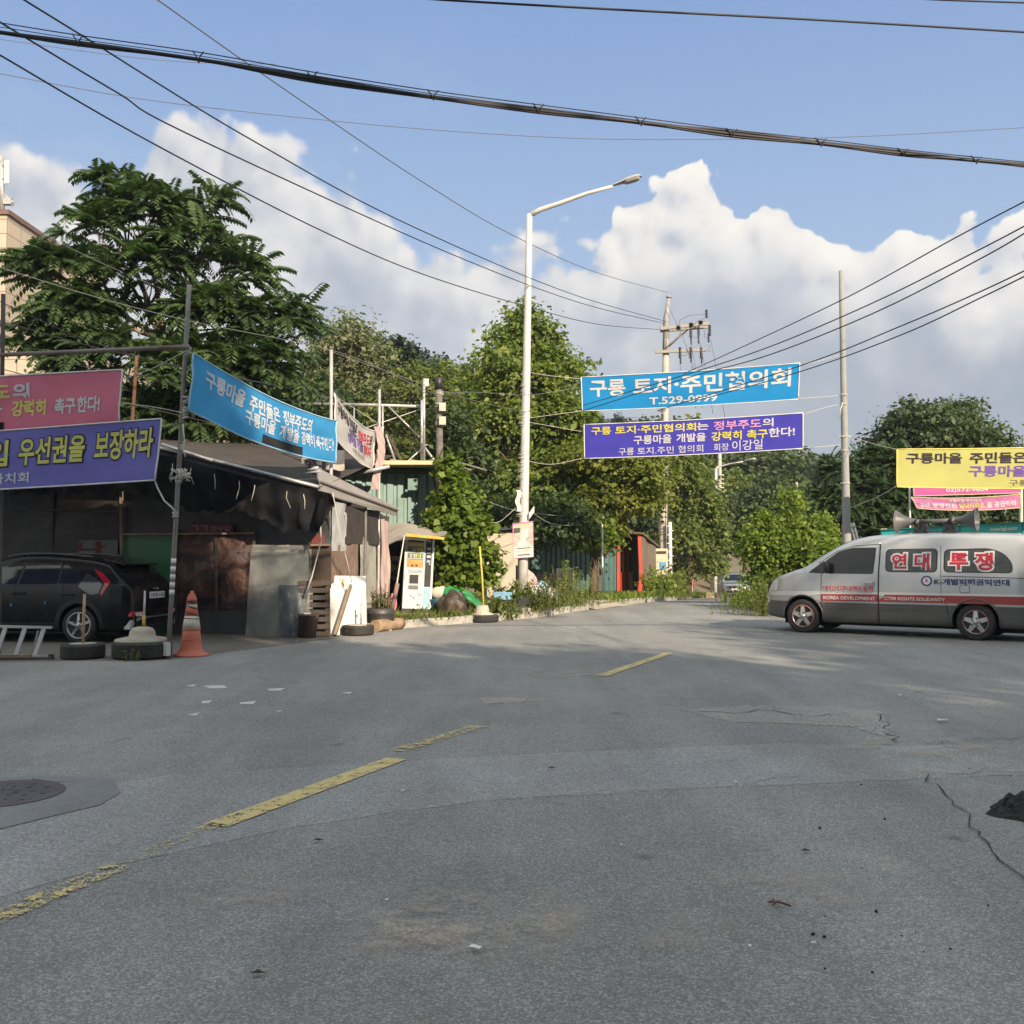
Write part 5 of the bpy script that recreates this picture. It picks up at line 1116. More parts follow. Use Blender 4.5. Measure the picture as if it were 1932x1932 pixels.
# thick telephone bundle overhead
bun = thing('cable_bundle', 'thick black bundle of telephone cables with hangers crossing the sky', 'cable', at(966, 200, 10.5))
fB = dline(10, -40, 11.5, 1980)
main = [(-40, 55), (0, 60), (145, 82), (375, 113), (590, 149), (815, 183), (1015, 208), (1210, 232), (1380, 253), (1550, 271), (1705, 289), (1840, 303), (1980, 316)]
for k, (dy, r) in enumerate(((0, .019), (-4, .012), (4, .012), (2, .010))):
    q = random.Random(k); wire('cable', None, [(x, y + dy * (.35 if i % 2 else 1.1) + q.uniform(-1.5, 1.5), fB(x)) for i, (x, y) in enumerate(main)], r, parent=bun)
wire('messenger_wire', None, [(x, y - float(np.interp(x, [0, 600, 1300, 1932], [17, 13, 9, 6])), fB(x)) for x, y in main], .0055, parent=bun)
wire('messenger_wire', None, [(x, y - float(np.interp(x, [0, 600, 1300, 1932], [9, 7, 4, 2])), fB(x)) for x, y in main], .004, parent=bun)
for x in (148, 375, 590, 818, 1017, 1210, 1382, 1550, 1705, 1843):
    y = float(np.interp(x, [m[0] for m in main], [m[1] for m in main])); h = float(np.interp(x, [0, 600, 1300, 1932], [17, 13, 9, 6])); d = fB(x) - .03
    mb = MB(); mb.tube([at(x - 12, y - h - 3, d), at(x - 4, y - h * .4, d), at(x, y + 6, d), at(x + 3, y + 2, d), at(x + 2, y - h * .4, d), at(x + 9, y - h - 1, d)], .007, 6); mb.build('hanger', WIRE, bun)
dwire('overhead_wire', 'black cable running along the top edge of the sky', 9, 10, [(800, -6), (840, 0), (1200, 20), (1550, 38), (1990, 64)], .010)
dwire('overhead_wire', 'short stretch of black cable in the sky\'s upper corner', 9, 9.5, [(1700, -6), (1780, 0), (1990, 7)], .008)
PW_ = [('highest of the three power lines sloping down to the electricity pole', [(20, -18), (46, 0), (153, 66), (480, 267), (780, 428), (1080, 555), (1258, 607)]),
       ('middle one of the three power lines sloping down to the electricity pole', [(-30, 24), (2, 43), (220, 174), (387, 268), (870, 487), (1100, 573), (1252, 610)]),
       ('lowest of the three power lines sloping down to the electricity pole', [(-60, 70), (0, 104), (284, 268), (600, 432), (800, 518), (1000, 580), (1130, 612), (1246, 622)])]
for l, p in PW_: dwire('power_line', l, 11, 45, p, .011, cat='power line', group='power lines')
dwire('overhead_wire', 'thin wire falling steeply to the very top of the electricity pole', 14, 45, [(270, -18), (298, 0), (450, 108), (620, 225), (800, 345), (960, 440), (1120, 512), (1260, 552)], .010, m=GWIRE)
dwire('overhead_wire', 'thin grey wire sagging all across below the cable bundle', 16, 20, [(-30, 135), (0, 139), (290, 190), (700, 235), (1000, 257), (1200, 263), (1500, 261), (1700, 254), (1980, 238)], .006, m=GWIRE)
dwire('overhead_wire', 'faint grey wire meeting the cable bundle near its start', 14, 15, [(-30, 68), (0, 74), (200, 102), (350, 117), (520, 121)], .004, m=GWIRE)
RW = [('steepest line climbing away above the bare concrete post', [(1290, 705), (1400, 655), (1600, 560), (1800, 450), (1960, 366)]), ('second line climbing away above the bare concrete post', [(1100, 765), (1290, 708), (1450, 655), (1650, 570), (1850, 470), (1960, 412)]),
      ('third line climbing away above the bare concrete post', [(1100, 775), (1300, 712), (1450, 670), (1650, 590), (1850, 488), (1960, 424)]), ('upper line of the low pair over the cyan banner and the concrete post', [(1240, 775), (1510, 690), (1700, 615), (1850, 550), (1970, 493)]), ('lower line of the low pair over the cyan banner and the concrete post', [(1300, 760), (1510, 701), (1700, 632), (1850, 562), (1970, 503)])]
for l, p in RW: dwire('power_line', l, 24.4, 12, p, .009, cat='power line', group='lines climbing to the side')
r2 = random.Random(12)
LWIRES = [([(0, 505), (180, 560), (360, 606), (640, 665), (800, 735), (830, 745)], 'pale line sloping from the tiled building past the banner pole to the old pole', GWIRE, 20, 25.4), ([(40, 420), (200, 500), (420, 590), (700, 690), (826, 735)], 'thin line from the tiled building corner to the old pole', GWIRE, 24, 25.4),
          ([(-20, 600), (200, 660), (460, 715), (640, 745), (826, 740)], 'black wire threading through the pinnate tree to the old pole', WIRE, 18, 25.4), ([(-20, 650), (200, 700), (460, 745), (640, 760), (826, 748)], 'lower black wire behind the slanting cyan banner', WIRE, 18, 25.4),
          ([(-20, 560), (160, 640), (330, 690), (560, 735)], 'black wire crossing the lower boughs of the pinnate tree', WIRE, 17, 22), ([(-20, 690), (150, 735), (300, 775), (480, 815)], 'slack black wire above the stall roof', WIRE, 18, 20),
          ([(230, 716), (290, 694), (354, 660)], 'pale cord tying the pink banner to the leaning pole', ROPE, 15.25, 15.15), ([(226, 760), (290, 768), (350, 780)], 'pale cord from the pink banner edge to the leaning pole', ROPE, 15.25, 15.15), ([(224, 790), (290, 810), (350, 795)], 'slack grey wire between the pink banner and the leaning pole', GWIRE, 15.25, 15.15),
          ([(829, 740), (900, 800), (960, 850), (985, 880)], 'black drop wire from the old pole to the street lamp', WIRE, 25.4, 28), ([(829, 745), (870, 800), (930, 870), (985, 905)], 'sagging black drop wire below another near the street lamp', WIRE, 25.4, 28), ([(829, 736), (910, 760), (985, 775)], 'thin upper wire from the old pole to the street lamp', GWIRE, 25.4, 28),
          ([(829, 742), (900, 740), (1000, 745), (1096, 730)], 'level grey wire from the old pole past the street lamp', GWIRE, 25.4, 28), ([(870, 930), (930, 950), (985, 965), (1100, 975), (1200, 965), (1250, 940)], 'double wire sagging in front of the teal container', mat('pale_wire', (0.3, 0.3, 0.29), 0.6), 26, 44),
          ([(1000, 965), (1050, 990), (1130, 985), (1200, 960), (1250, 930)], 'slack pale wire looping to the electricity pole', mat('pale_wire', (0.3, 0.3, 0.29), 0.6), 29, 44), ([(910, 985), (940, 985), (960, 970), (983, 950)], 'short pale loop of wire near the street lamp foot', ROPE, 27, 28), ([(1262, 845), (1420, 880), (1597, 905), (1700, 915)], 'black cable hung low between the electricity pole and the concrete post', WIRE, 45, 26),
          ([(1690, 918), (1650, 940), (1601, 960)], 'thin cord from the yellow banner foot to the concrete post', ROPE, 24, 26), ([(988, 700), (1030, 708), (1097, 715)], 'upper cord tying the cyan banner to the street lamp', ROPE, 28, 27.9), ([(988, 790), (1040, 783), (1099, 775)], 'lower cord tying the cyan banner to the street lamp', ROPE, 28, 27.9),
          ([(988, 795), (1040, 804), (1102, 815)], 'upper cord tying the blue banner to the street lamp', ROPE, 28, 27.9), ([(986, 868), (1040, 876), (1102, 864)], 'lower cord tying the blue banner to the street lamp', ROPE, 28, 27.9), ([(1509, 690), (1550, 680), (1590, 668)], 'upper cord tying the cyan banner to the concrete post', ROPE, 26, 26), ([(1507, 752), (1550, 749), (1592, 745)], 'lower cord tying the cyan banner to the concrete post', ROPE, 26, 26),
          ([(1515, 782), (1560, 768), (1593, 762)], 'upper cord tying the blue banner to the concrete post', ROPE, 26, 26), ([(1515, 845), (1560, 842), (1595, 838)], 'lower cord tying the blue banner to the concrete post', ROPE, 26, 26), ([(1606, 824), (1650, 838), (1692, 848)], 'cord tying the yellow banner to the concrete post', ROPE, 26, 24),
          ([(627, 745), (660, 765), (716, 800)], 'pale line above the white slanting banner', ROPE, 20, 22.6)]
for p, l, m, D0, D1 in LWIRES: dwire('hanging_wire' if m in (WIRE, GWIRE) else 'cord', l, D0, D1, p, .008 if m is not ROPE else .006, m=m, cat='wire' if m in (WIRE, GWIRE) else 'cord', samples=6)

# ------------------------------------------------------------------ banners
INK = {}
def ink(k):
    c = dict(w=(0.56, 0.56, 0.56), y=(0.62, 0.56, 0.07), p=(0.62, 0.30, 0.50), k=(0.028, 0.022, 0.030), r=(0.45, 0.03, 0.06), v=(0.13, 0.075, 0.30), b=(0.03, 0.05, 0.22), ly=(0.60, 0.60, 0.18), g=(0.10, 0.09, 0.08), lw=(0.56, 0.60, 0.64))[k]
    return cloth('ink_' + k, c, 0.2, 0.7, 0.06)
def banner(name, label, TL, TR, BL, BR, m, lines, keys, wr=None, sag=0.0, hem=True, ropes=(), group=None, step=.03, patch=None, hemcol=None, bold=.02, n=(48, 12)):
    """lines: (text, colour keys per run [(n chars, key)], u0, u1, v0, v1)"""
    f = quad_fn(TL, TR, BL, BR, wr, sag)
    t = thing(name, label, 'banner', f(.5, 0), group)
    mb = MB(); mb.grid(f, *n); mb.build('cloth', m, t)
    rows = []
    for ln in lines:
        cols = []
        for cnt, k in ln[1]: cols += [keys.index(k)] * cnt
        rows.append((ln[0], cols, *ln[2:]))
    for off in (-.010,): letters('lettering', rows, lambda u, v: f(u, v, .010), [ink(k) for k in keys], t, step, bold=bold)
    if hem:
        mb = MB()
        for v in (0, 1): mb.tube([f(u, v, .004) for u in np.linspace(0, 1, 25)], .012, 5)
        for u in (0, 1): mb.tube([f(u, v, .004) for v in np.linspace(0, 1, 9)], .014, 5)
        mb.build('hem', hemcol or mat('white_hem', (0.58, 0.58, 0.58), 0.8), t)
    if patch:
        u0, u1, v0, v1, pm = patch; mb = MB(); mb.grid(lambda u, v: f(u0 + (u1 - u0) * u, v0 + (v1 - v0) * v, .016), 14, 4); mb.build('patch', pm, t)
    return t, f
CYAN = cloth('cyan_vinyl', (0.012, 0.24, 0.56), 0.30, 0.6, 0.06)
CYANL = cloth('pale_cyan_vinyl', (0.05, 0.30, 0.60), 0.35, 0.6, 0.10)
BLUE = cloth('blue_violet_vinyl', (0.055, 0.05, 0.40), 0.30, 0.6, 0.08)
VIOL = cloth('dull_violet_vinyl', (0.15, 0.15, 0.46), 0.25, 0.7, 0.10)
PINK = cloth('faded_pink_vinyl', (0.56, 0.16, 0.24), 0.25, 0.7, 0.10, streak=(0.46, 0.22, 0.27))
YELL = cloth('yellow_vinyl', (0.43, 0.425, 0.14), 0.30, 0.7, 0.06)
MAG = cloth('magenta_vinyl', (0.42, 0.085, 0.26), 0.25, 0.7, 0.12)
WHT = cloth('white_vinyl', (0.52, 0.51, 0.49), 0.35, 0.7, 0.10)
banner('banner', 'cyan banner with large white letters and a phone number strung above the blue one', at(1096.5, 711.5, 27.9), at(1509, 685, 26.05), at(1099, 775.6, 27.9), at(1506, 753, 26.05), CYAN,
       [('구룡', [(2, 'w')], .040, .212, .40, .89), ('토지', [(2, 'w')], .249, .428, .40, .89), ('·', [(1, 'w')], .442, .464, .60, .70), ('주민협의회', [(5, 'w')], .472, .965, .37, .90), ('T.529-0999', [(10, 'w')], .325, .640, .10, .31)], ['w'], wrinkle(.035, 71), .03, bold=.024)
mb = MB()
banner('banner', 'deep blue banner with yellow, white and pink letters strung below the cyan one', at(1102, 801, 27.8), at(1515, 779, 26.0), at(1103, 865, 27.8), at(1515, 846, 26.0), BLUE,
       [('구룡', [(2, 'y')], .035, .130, .68, .91), ('토지·주민협의회', [(8, 'y')], .150, .528, .68, .92), ('는', [(1, 'w')], .532, .585, .70, .91), ('정부주도', [(4, 'p')], .608, .820, .66, .92), ('의', [(1, 'w')], .825, .873, .68, .92),
        ('구룡마을', [(4, 'w')], .237, .415, .36, .62), ('개발을', [(3, 'w')], .437, .572, .37, .62), ('강력히', [(3, 'y')], .597, .733, .36, .62), ('촉구', [(2, 'y')], .755, .848, .36, .62), ('한다!', [(3, 'w')], .852, .965, .37, .63),
        ('구룡', [(2, 'w')], .165, .238, .06, .27, .004), ('토지.주민', [(5, 'w')], .255, .425, .06, .27, .004), ('협의회', [(3, 'w')], .445, .560, .06, .28, .004), ('회장', [(2, 'w')], .608, .675, .07, .28, .004), ('이강일', [(3, 'w')], .690, .825, .05, .34, .006)], ['y', 'w', 'p'], wrinkle(.036, 72), .03, bold=.02)
banner('banner', 'yellow banner with black, red and purple letters in front of the round tree', at(1692, 847.5, 24), at(2115, 841, 24.6), at(1692, 919, 24), at(2115, 922, 24.6), YELL,
       [('구룡마을', [(4, 'k')], .040, .285, .62, .90), ('주민들은', [(4, 'k')], .318, .572, .62, .90), ('정부주도의', [(4, 'r'), (1, 'k')], .603, .925, .62, .91), ('구룡마을', [(4, 'v')], .315, .568, .29, .57), ('개발을', [(2, 'v'), (1, 'k')], .600, .78, .29, .57), ('강력히', [(3, 'r')], .80, .97, .29, .57), ('구룡 토지.주민 협의회', [(12, 'g')], .495, .93, .07, .22, .004)], ['k', 'r', 'v', 'g'], wrinkle(.028, 73), .015, bold=.03, hemcol=mat('yellow_hem', (0.62, 0.56, 0.13), 0.8))
banner('banner', 'narrow magenta banner with a white phone number under the yellow one', at(1723, 915, 30), at(1926, 914, 30.3), at(1724, 936, 30), at(1926, 930, 30.3), MAG, [('02)572-9604', [(11, 'w')], .30, .69, .22, .66, .012)], ['w'], wrinkle(.01, 74), 0, hemcol=mat('cream_hem', (0.5, 0.42, 0.25), 0.8))
banner('banner', 'sagging faded magenta banner lowest above the teal truck', at(1719, 938, 30), at(1926, 932, 30.3), at(1730, 959, 30), at(1925, 958, 30.3), cloth('faded_magenta_vinyl', (0.40, 0.14, 0.28), 0.25, 0.7, 0.2, streak=(0.45, 0.25, 0.35)), [('구룡마을 주민에게', [(9, 'w')], .33, .63, .62, .92, .004), ('5년 분양전환', [(7, 'lw')], .05, .40, .16, .56, .012), ('임대아파트', [(5, 'ly')], .42, .66, .16, .58, .012), ('를 공급하라', [(6, 'w')], .68, .96, .18, .60, .012)], ['w', 'lw', 'ly'], wrinkle(.05, 75), .07, hemcol=mat('cream_hem', (0.5, 0.42, 0.25), 0.8))
mpl = spole('pale thin pole holding the magenta banners beside the round tree', 1718, 30.2, 1716, 905, .03, WPAINT); mpr = spole('pale green post at the far end of the magenta banners', 1926, 30.5, 1926, 905, .06, mat('pale_green_post', (0.36, 0.42, 0.36), 0.6))
banner('banner', 'faded pink banner with yellow and white letters above the parked car', at(-420, 728, 15.9), at(230, 697, 15.25), at(-420, 838, 15.9), at(224, 803, 15.25), PINK,
       [('구룡마을', [(4, 'lw')], .05, .22, .60, .86), ('주민들은', [(4, 'lw')], .26, .43, .60, .86), ('정부주도', [(4, 'ly')], .50, .688, .58, .86), ('의', [(1, 'lw')], .695, .742, .58, .86), ('구룡마을 개발을', [(8, 'lw')], .28, .665, .27, .56), ('강력히', [(3, 'ly')], .692, .790, .27, .56), ('촉구', [(2, 'lw')], .815, .875, .27, .56), ('한다!', [(3, 'lw')], .880, .945, .27, .56)], ['ly', 'lw'], wrinkle(.03, 76), .02, patch=(.36, .672, -.02, .19, SHADE), bold=.034)
t_, f_ = banner('banner', 'violet banner with big outlined yellow letters just above the parked car', at(-420, 838, 15.7), at(305, 790, 15.1), at(-420, 942, 15.7), at(293, 906, 15.1), VIOL, [('구룡', [(2, 'k')], .1, .3, .38, .84, .07), ('토지매입', [(4, 'k')], .375, .618, .36, .85, .062), ('우선권을', [(4, 'k')], .640, .815, .36, .86, .062), ('보장하라', [(4, 'k')], .835, .988, .36, .89, .062), ('주민자치회', [(5, 'lw')], .505, .672, .09, .27, .02)], ['k', 'lw'], wrinkle(.035, 77), .02, bold=.03)
letters('lettering', [('구룡', 0, .103, .297, .40, .82), ('토지매입', 0, .378, .615, .38, .83), ('우선권을', 0, .643, .812, .38, .84), ('보장하라', 0, .838, .985, .38, .87)], lambda u, v: f_(u, v, .018), [ink('ly')], t_, .02, bold=.028)
def slant(u, v): return -.10 * sin(u * pi) * (1 - .5 * v)
w8 = wrinkle(.045, 78)
banner('banner', 'pale cyan banner slanting down from the leaning pole, black patch at its foot', at(366, 666, 15.15), at(634, 794, 19.8), at(355, 774, 15.1), at(634, 873, 19.8), CYANL,
       [('구룡마을', [(4, 'lw')], .07, .305, .54, .86), ('주민들은', [(4, 'lw')], .335, .545, .55, .86), ('정부주도의', [(5, 'lw')], .570, .79, .55, .87), ('구룡마을', [(4, 'lw')], .315, .515, .26, .55), ('개발을', [(3, 'lw')], .545, .685, .25, .54), ('강력히', [(3, 'lw')], .705, .815, .26, .55), ('촉구한다!', [(5, 'lw')], .835, .975, .25, .56)], ['lw'], lambda u, v: w8(u, v), .13, patch=(.43, .72, .035, .20, mat('black_cloth_patch', (0.008, 0.008, 0.009), 0.9)), bold=.03, hemcol=mat('pale_blue_hem', (0.30, 0.45, 0.58), 0.8))
banner('banner', 'white banner with black, red and purple letters slanting beside the container', at(629, 742, 19.9), at(708, 814, 22.6), at(633, 821, 19.9), at(703, 884, 22.6), WHT,
       [('구룡마을 주민들은', [(9, 'k')], .05, .56, .60, .92), ('정부주도의', [(4, 'r'), (1, 'k')], .60, .92, .55, .86), ('구룡마을 개발을', [(7, 'v'), (1, 'k')], .30, .70, .30, .62), ('강력히 촉구', [(6, 'r')], .72, .93, .25, .56), ('구룡 토지.주민', [(8, 'g')], .42, .75, .12, .24, .004)], ['k', 'r', 'v', 'g'], wrinkle(.04, 79), .14, bold=.03)
cr = thing('fallen_banner', 'crumpled cream banner with black strokes lying on the stall roof', 'banner', at(560, 880, 21))
w9 = wrinkle(.10, 80)
def crf(u, v): px = 478 + 172 * u; py = 868 + 24 * (1 - v) + 6 * sin(5 * u) - (12 * u if v > .5 else 0); p = at(px, py, 20.2 + 2.0 * v); p[2] += w9(u * 2, v) * .6; return p
mb = MB(); mb.grid(crf, 40, 10); mb.build('cloth', cloth('cream_banner_cloth', (0.52, 0.45, 0.38), 0.25, 0.8, 0.15), cr)
letters('lettering', [('이 허', 0, .22, .80, -.15, .85, .03)], lambda u, v: crf(u, max(0.02, v)) + np.array([0, -.05, .02]), [ink('k')], cr, .02)

# ------------------------------------------------------------------ vehicles
def crom(P, k=5):
    P = [np.array(p, float) for p in P]; out = []
    for i in range(len(P) - 1):
        p0 = P[max(i - 1, 0)]; a = P[i]; b = P[i + 1]; p3 = P[min(i + 2, len(P) - 1)]
        for q in range(k):
            t = q / k; m0 = (b - p0) * .4; m1 = (p3 - a) * .4
            out.append(a * (2 * t ** 3 - 3 * t * t + 1) + m0 * (t ** 3 - 2 * t * t + t) + b * (-2 * t ** 3 + 3 * t * t) + m1 * (t ** 3 - t * t))
    out.append(P[-1]); return out
class Body:
    """car shell in its own frame: x forward, y left, z up"""
    def __init__(s, top, plan, W, zb, belt, tumble, crown=.03, edge=.09, botf=None):
        s.top = sorted(top); s.plan = sorted(plan); s.W = W; s.zb = zb; s.belt = belt; s.tumble = tumble; s.crown = crown; s.edge = edge; s.botf = botf; s.cache = {}
        T = crom(s.top, 6); s.tx = [p[0] for p in T]; s.tz = [p[1] for p in T]
    def zt(s, x): return float(np.interp(x, s.tx, s.tz))
    def ring(s, x):
        x = round(x, 4)
        if x in s.cache: return s.cache[x]
        w = s.W / 2 * float(np.interp(x, [p[0] for p in s.plan], [p[1] for p in s.plan])); zt = s.zt(x); zb = s.botf(x) if s.botf else s.zb
        belt = min(s.belt, zt - .07); h = max(zt - belt, .02); ed = min(s.edge, h * .6); yr = w * .985 - s.tumble * max(0, h - .05)
        if zt - s.belt < .12: yr = w * .93
        P = [(0, zb), (w * .82, zb), (w * .95, zb + .05), (w * .985, zb + .16 * (belt - zb) + .03), (w, zb + .55 * (belt - zb)), (w * .985, belt), ((w * .985 + yr) / 2 + .006, belt + (h - ed) * .5), (yr, zt - ed), (yr - ed * .55, zt - ed * .3), (yr * .72, zt + s.crown * .45), (0, zt + s.crown)]
        r = crom(P, 4); s.cache[x] = r; return r
    def side(s, x, z):
        r = s.ring(x)[8:33]; zs = np.maximum.accumulate([p[1] for p in r]); return float(np.interp(z, zs, [p[0] for p in r]))
    def up(s, x, y):
        r = s.ring(x)[28:]; r = r[::-1]; return float(np.interp(abs(y), [p[0] for p in r], [p[1] for p in r]))
    def shell(s, name, mats, parent, arches, xs=None, split=None, ar=.36, dark=None, depth=.34):
        x0, x1 = s.top[0][0], s.top[-1][0]; n = 90; st = [x0 + (x1 - x0) * (.5 - .5 * cos(pi * i / n)) for i in range(n + 1)]
        vs, fs = [], []; K = None
        for x in st:
            r = s.ring(x); full = [(x, p[0], p[1]) for p in r] + [(x, -p[0], p[1]) for p in r[-2:0:-1]]; K = len(full); vs += full
        for i in range(n):
            for j in range(K): fs.append((i * K + j, i * K + (j + 1) % K, (i + 1) * K + (j + 1) % K, (i + 1) * K + j))
        fs += [tuple(range(K))[::-1], tuple(n * K + j for j in range(K))]
        mb = MB(); mb.add(vs, fs, True); me = mb.mesh(name, mats)
        bm = bmesh.new(); bm.from_mesh(me)
        if split is not None:
            bmesh.ops.bisect_plane(bm, geom=bm.verts[:] + bm.edges[:] + bm.faces[:], plane_co=(0, 0, split), plane_no=(0, 0, 1))
            for f in bm.faces:
                if f.calc_center_median().z < split: f.material_index = 1
        bm.to_mesh(me); bm.free()
        o = link(name, me, parent, False)
        cut = MB()
        for (ax, az) in arches:
            for sg in (-1, 1): cut.lathe([(ar, 0), (ar, depth + .2)], (ax, sg * s.W / 2 - (depth if sg > 0 else .2), az), 'Y', 32, False)
        cm = cut.mesh('well', [mats[0]] * len(mats)); cm.materials.clear()
        for m in mats: cm.materials.append(m)
        cm.polygons.foreach_set('material_index', [len(mats) - 1] * len(cm.polygons))
        co = bpy.data.objects.new('well', cm); COL.objects.link(co); co.parent = parent
        md = o.modifiers.new('wells', 'BOOLEAN'); md.object = co; md.operation = 'DIFFERENCE'; md.solver = 'MANIFOLD'
        dg = bpy.context.evaluated_depsgraph_get(); nm = bpy.data.meshes.new_from_object(o.evaluated_get(dg)); o.modifiers.clear()
        o.data = nm; nm.name = name; bpy.data.objects.remove(co)
        return o
    def cut2(s, poly, stx, stz):
        bm = bmesh.new(); bm.faces.new([bm.verts.new((p[0], p[1], 0)) for p in poly])
        for ax, st in ((0, stx), (1, stz)):
            vals = [p[ax] for p in poly]; u = min(vals) + st
            while u < max(vals) - 1e-4:
                co = [0, 0, 0]; co[ax] = u; no = [0, 0, 0]; no[ax] = 1
                bmesh.ops.bisect_plane(bm, geom=bm.verts[:] + bm.edges[:] + bm.faces[:], plane_co=co, plane_no=no); u += st
        return bm
    def panel(s, name, poly, m, parent, off=.004, sg=1, stx=.07, stz=.06, on='side'):
        """polygon in (x, z) laid on the flank, or in (x, y) laid on the top"""
        bm = s.cut2(poly, stx, stz)
        for v in bm.verts:
            x, q = v.co.x, v.co.y
            v.co = (x, sg * (s.side(x, q) + off), q) if on == 'side' else (x, q, s.up(x, q) + off)
        for f in bm.faces: f.smooth = True
        bmesh.ops.recalc_face_normals(bm, faces=bm.faces)
        me = bpy.data.meshes.new(name); bm.to_mesh(me); bm.free(); me.materials.append(m); return link(name, me, parent, False)
    def line(s, name, pts, m, parent, r=.006, sg=1, off=.001):
        out = []
        for a, b in zip(pts[:-1], pts[1:]):
            n = max(2, int(math.hypot(b[0] - a[0], b[1] - a[1]) / .05))
            out += [(a[0] + (b[0] - a[0]) * k / n, a[1] + (b[1] - a[1]) * k / n) for k in range(n)]
        out.append(pts[-1]); mb = MB(); mb.tube([(x, sg * (s.side(x, z) + off), z) for x, z in out], r, 5); return mb.build(name, m, parent, True)
def rpoly(pts, r=.04, n=4):
    out = []; N = len(pts)
    for i in range(N):
        p, a, b = np.array(pts[i], float), np.array(pts[i - 1], float), np.array(pts[(i + 1) % N], float)
        da, db = (a - p), (b - p); rr = min(r, np.linalg.norm(da) * .45, np.linalg.norm(db) * .45); p0 = p + da / np.linalg.norm(da) * rr; p1_ = p + db / np.linalg.norm(db) * rr
        for k in range(n + 1):
            t = k / n; out.append(tuple(p0 * (1 - t) ** 2 + p * 2 * t * (1 - t) + p1_ * t * t))
    return out
ALLOY = mat('alloy_rim', (0.46, 0.46, 0.46), 0.35, 0.7, var=0.1)
def wheel(parent, x, y, z, R_, w, sg, rimr, spokes=5, rimm=None, ring=None, sw=.05, hub=None):
    """tyre with a spoked rim; sg: which side faces out"""
    mb = MB(); y0 = -w / 2
    pr = [(rimr * .96, -w * .42), (rimr * 1.06, -w * .5), (R_ * .86, -w * .52), (R_ * .97, -w * .44), (R_, -w * .3), (R_ * .985, -w * .1), (R_, 0), (R_ * .985, w * .1), (R_, w * .3), (R_ * .97, w * .44), (R_ * .86, w * .52), (rimr * 1.06, w * .5), (rimr * .96, w * .42)]
    mb.lathe(pr, (x, y, z), 'Y', 36); t = mb.build('wheel', RUBBER, parent, True)
    mb = MB(); f = y + sg * w * .40
    mb.lathe([(rimr * .99, 0), (rimr * .99, sg * .03), (rimr * .90, sg * .035), (rimr * .88, -sg * .05)], (x, f, z), 'Y', 32, cap=False)
    for k in range(spokes):
        a = 2 * pi * k / spokes + .3; d = np.array([cos(a), 0, sin(a)]); p = np.array([-sin(a), 0, cos(a)]); c = np.array([x, f, z])
        for q in ((0,) if spokes < 10 else (0,)):
            w0, w1 = sw * 1.1, sw * .8; i0, i1 = d * rimr * .12, d * rimr * .93; o = np.array([0, sg * .03, 0]); b = np.array([0, -sg * .02, 0])
            mb.add([c + i0 + p * w0 + o, c + i0 - p * w0 + o, c + i1 - p * w1 + o * .6, c + i1 + p * w1 + o * .6, c + i0 + p * w0 + b, c + i0 - p * w0 + b, c + i1 - p * w1 + b, c + i1 + p * w1 + b], [(0, 1, 2, 3), (0, 4, 5, 1), (1, 5, 6, 2), (2, 6, 7, 3), (3, 7, 4, 0)])
    mb.lathe([(0.001, sg * .045), (rimr * .2, sg * .04), (rimr * .24, 0)], (x, f, z), 'Y', 16); mb.build('rim', rimm or ALLOY, t, True)
    mb = MB(); mb.lathe([(.001, -sg * .03), (rimr * .9, -sg * .03)], (x, f, z), 'Y', 24)
    for k in range(5): a = 2 * pi * k / 5 + .6; mb.lathe([(.001, sg * .042), (.014, sg * .042), (.014, sg * .02)], (x + cos(a) * rimr * .33, f, z + sin(a) * rimr * .33), 'Y', 8)
    mb.build('brake_and_nuts', mat('dark_hub', (0.03, 0.03, 0.03), 0.6), t, True)
    if ring: mb = MB(); mb.lathe([(rimr * 1.0, sg * .028), (rimr * .94, sg * .04), (rimr * .90, sg * .034)], (x, f, z), 'Y', 32, cap=False); mb.build('rim_edge', ring, t, True)
    return t
CARGLASS = glassy('tinted_car_glass', (0.012, 0.014, 0.016), 0.04, 0.9)
RUB = mat('black_trim', (0.014, 0.014, 0.015), 0.5)
LRED = mat('tail_lamp_red', (0.38, 0.012, 0.02), 0.12, spec=0.8, var=0.1); LCLR = mat('lamp_clear', (0.55, 0.55, 0.53), 0.12, spec=0.9, var=0.15)

# the silver van with loudspeakers
vr = flat((1850 + 1598 / 2.833) / 1.31056, (1200 + 1085 / 2.833) / 1.31056); VH = R(144.34)
vnorm = np.array([-sin(VH), cos(VH), 0]); van0 = vr - vnorm * .80
van = thing('minivan', 'silver minivan with red lettering and a red band, loudspeakers on its roof', 'van', van0, rz=VH)
VP = bpy.data.materials.new('van_silver'); VP.use_nodes = True; T = NT(VP.node_tree); b = T.n['Principled BSDF']
tc = T.node('ShaderNodeTexCoord').outputs['Object']; f = T.rng(T.noise(tc, 1.4, 6, 0.6), 0.3, 0.7, 0.93, 1.05, False)
T.put(b.inputs['Base Color'], T.mix(1.0, (0.43, 0.44, 0.45, 1), T.xyz(f, f, f), 'MULTIPLY')); b.inputs['Metallic'].default_value = 0.4; b.inputs['Roughness'].default_value = 0.36; b.inputs['Coat Weight'].default_value = 0.7; b.inputs['Coat Roughness'].default_value = 0.08
VG = mat('van_grey_cladding', (0.105, 0.105, 0.103), 0.45, 0.2, var=0.12, scale=3, dirt=(0.16, 0.145, 0.12), dscale=2, damt=0.3)
VS = mat('van_light_stripe', (0.64, 0.64, 0.63), 0.38, 0.4, var=0.06)
WELL = mat('wheel_well', (0.008, 0.008, 0.008), 0.9)
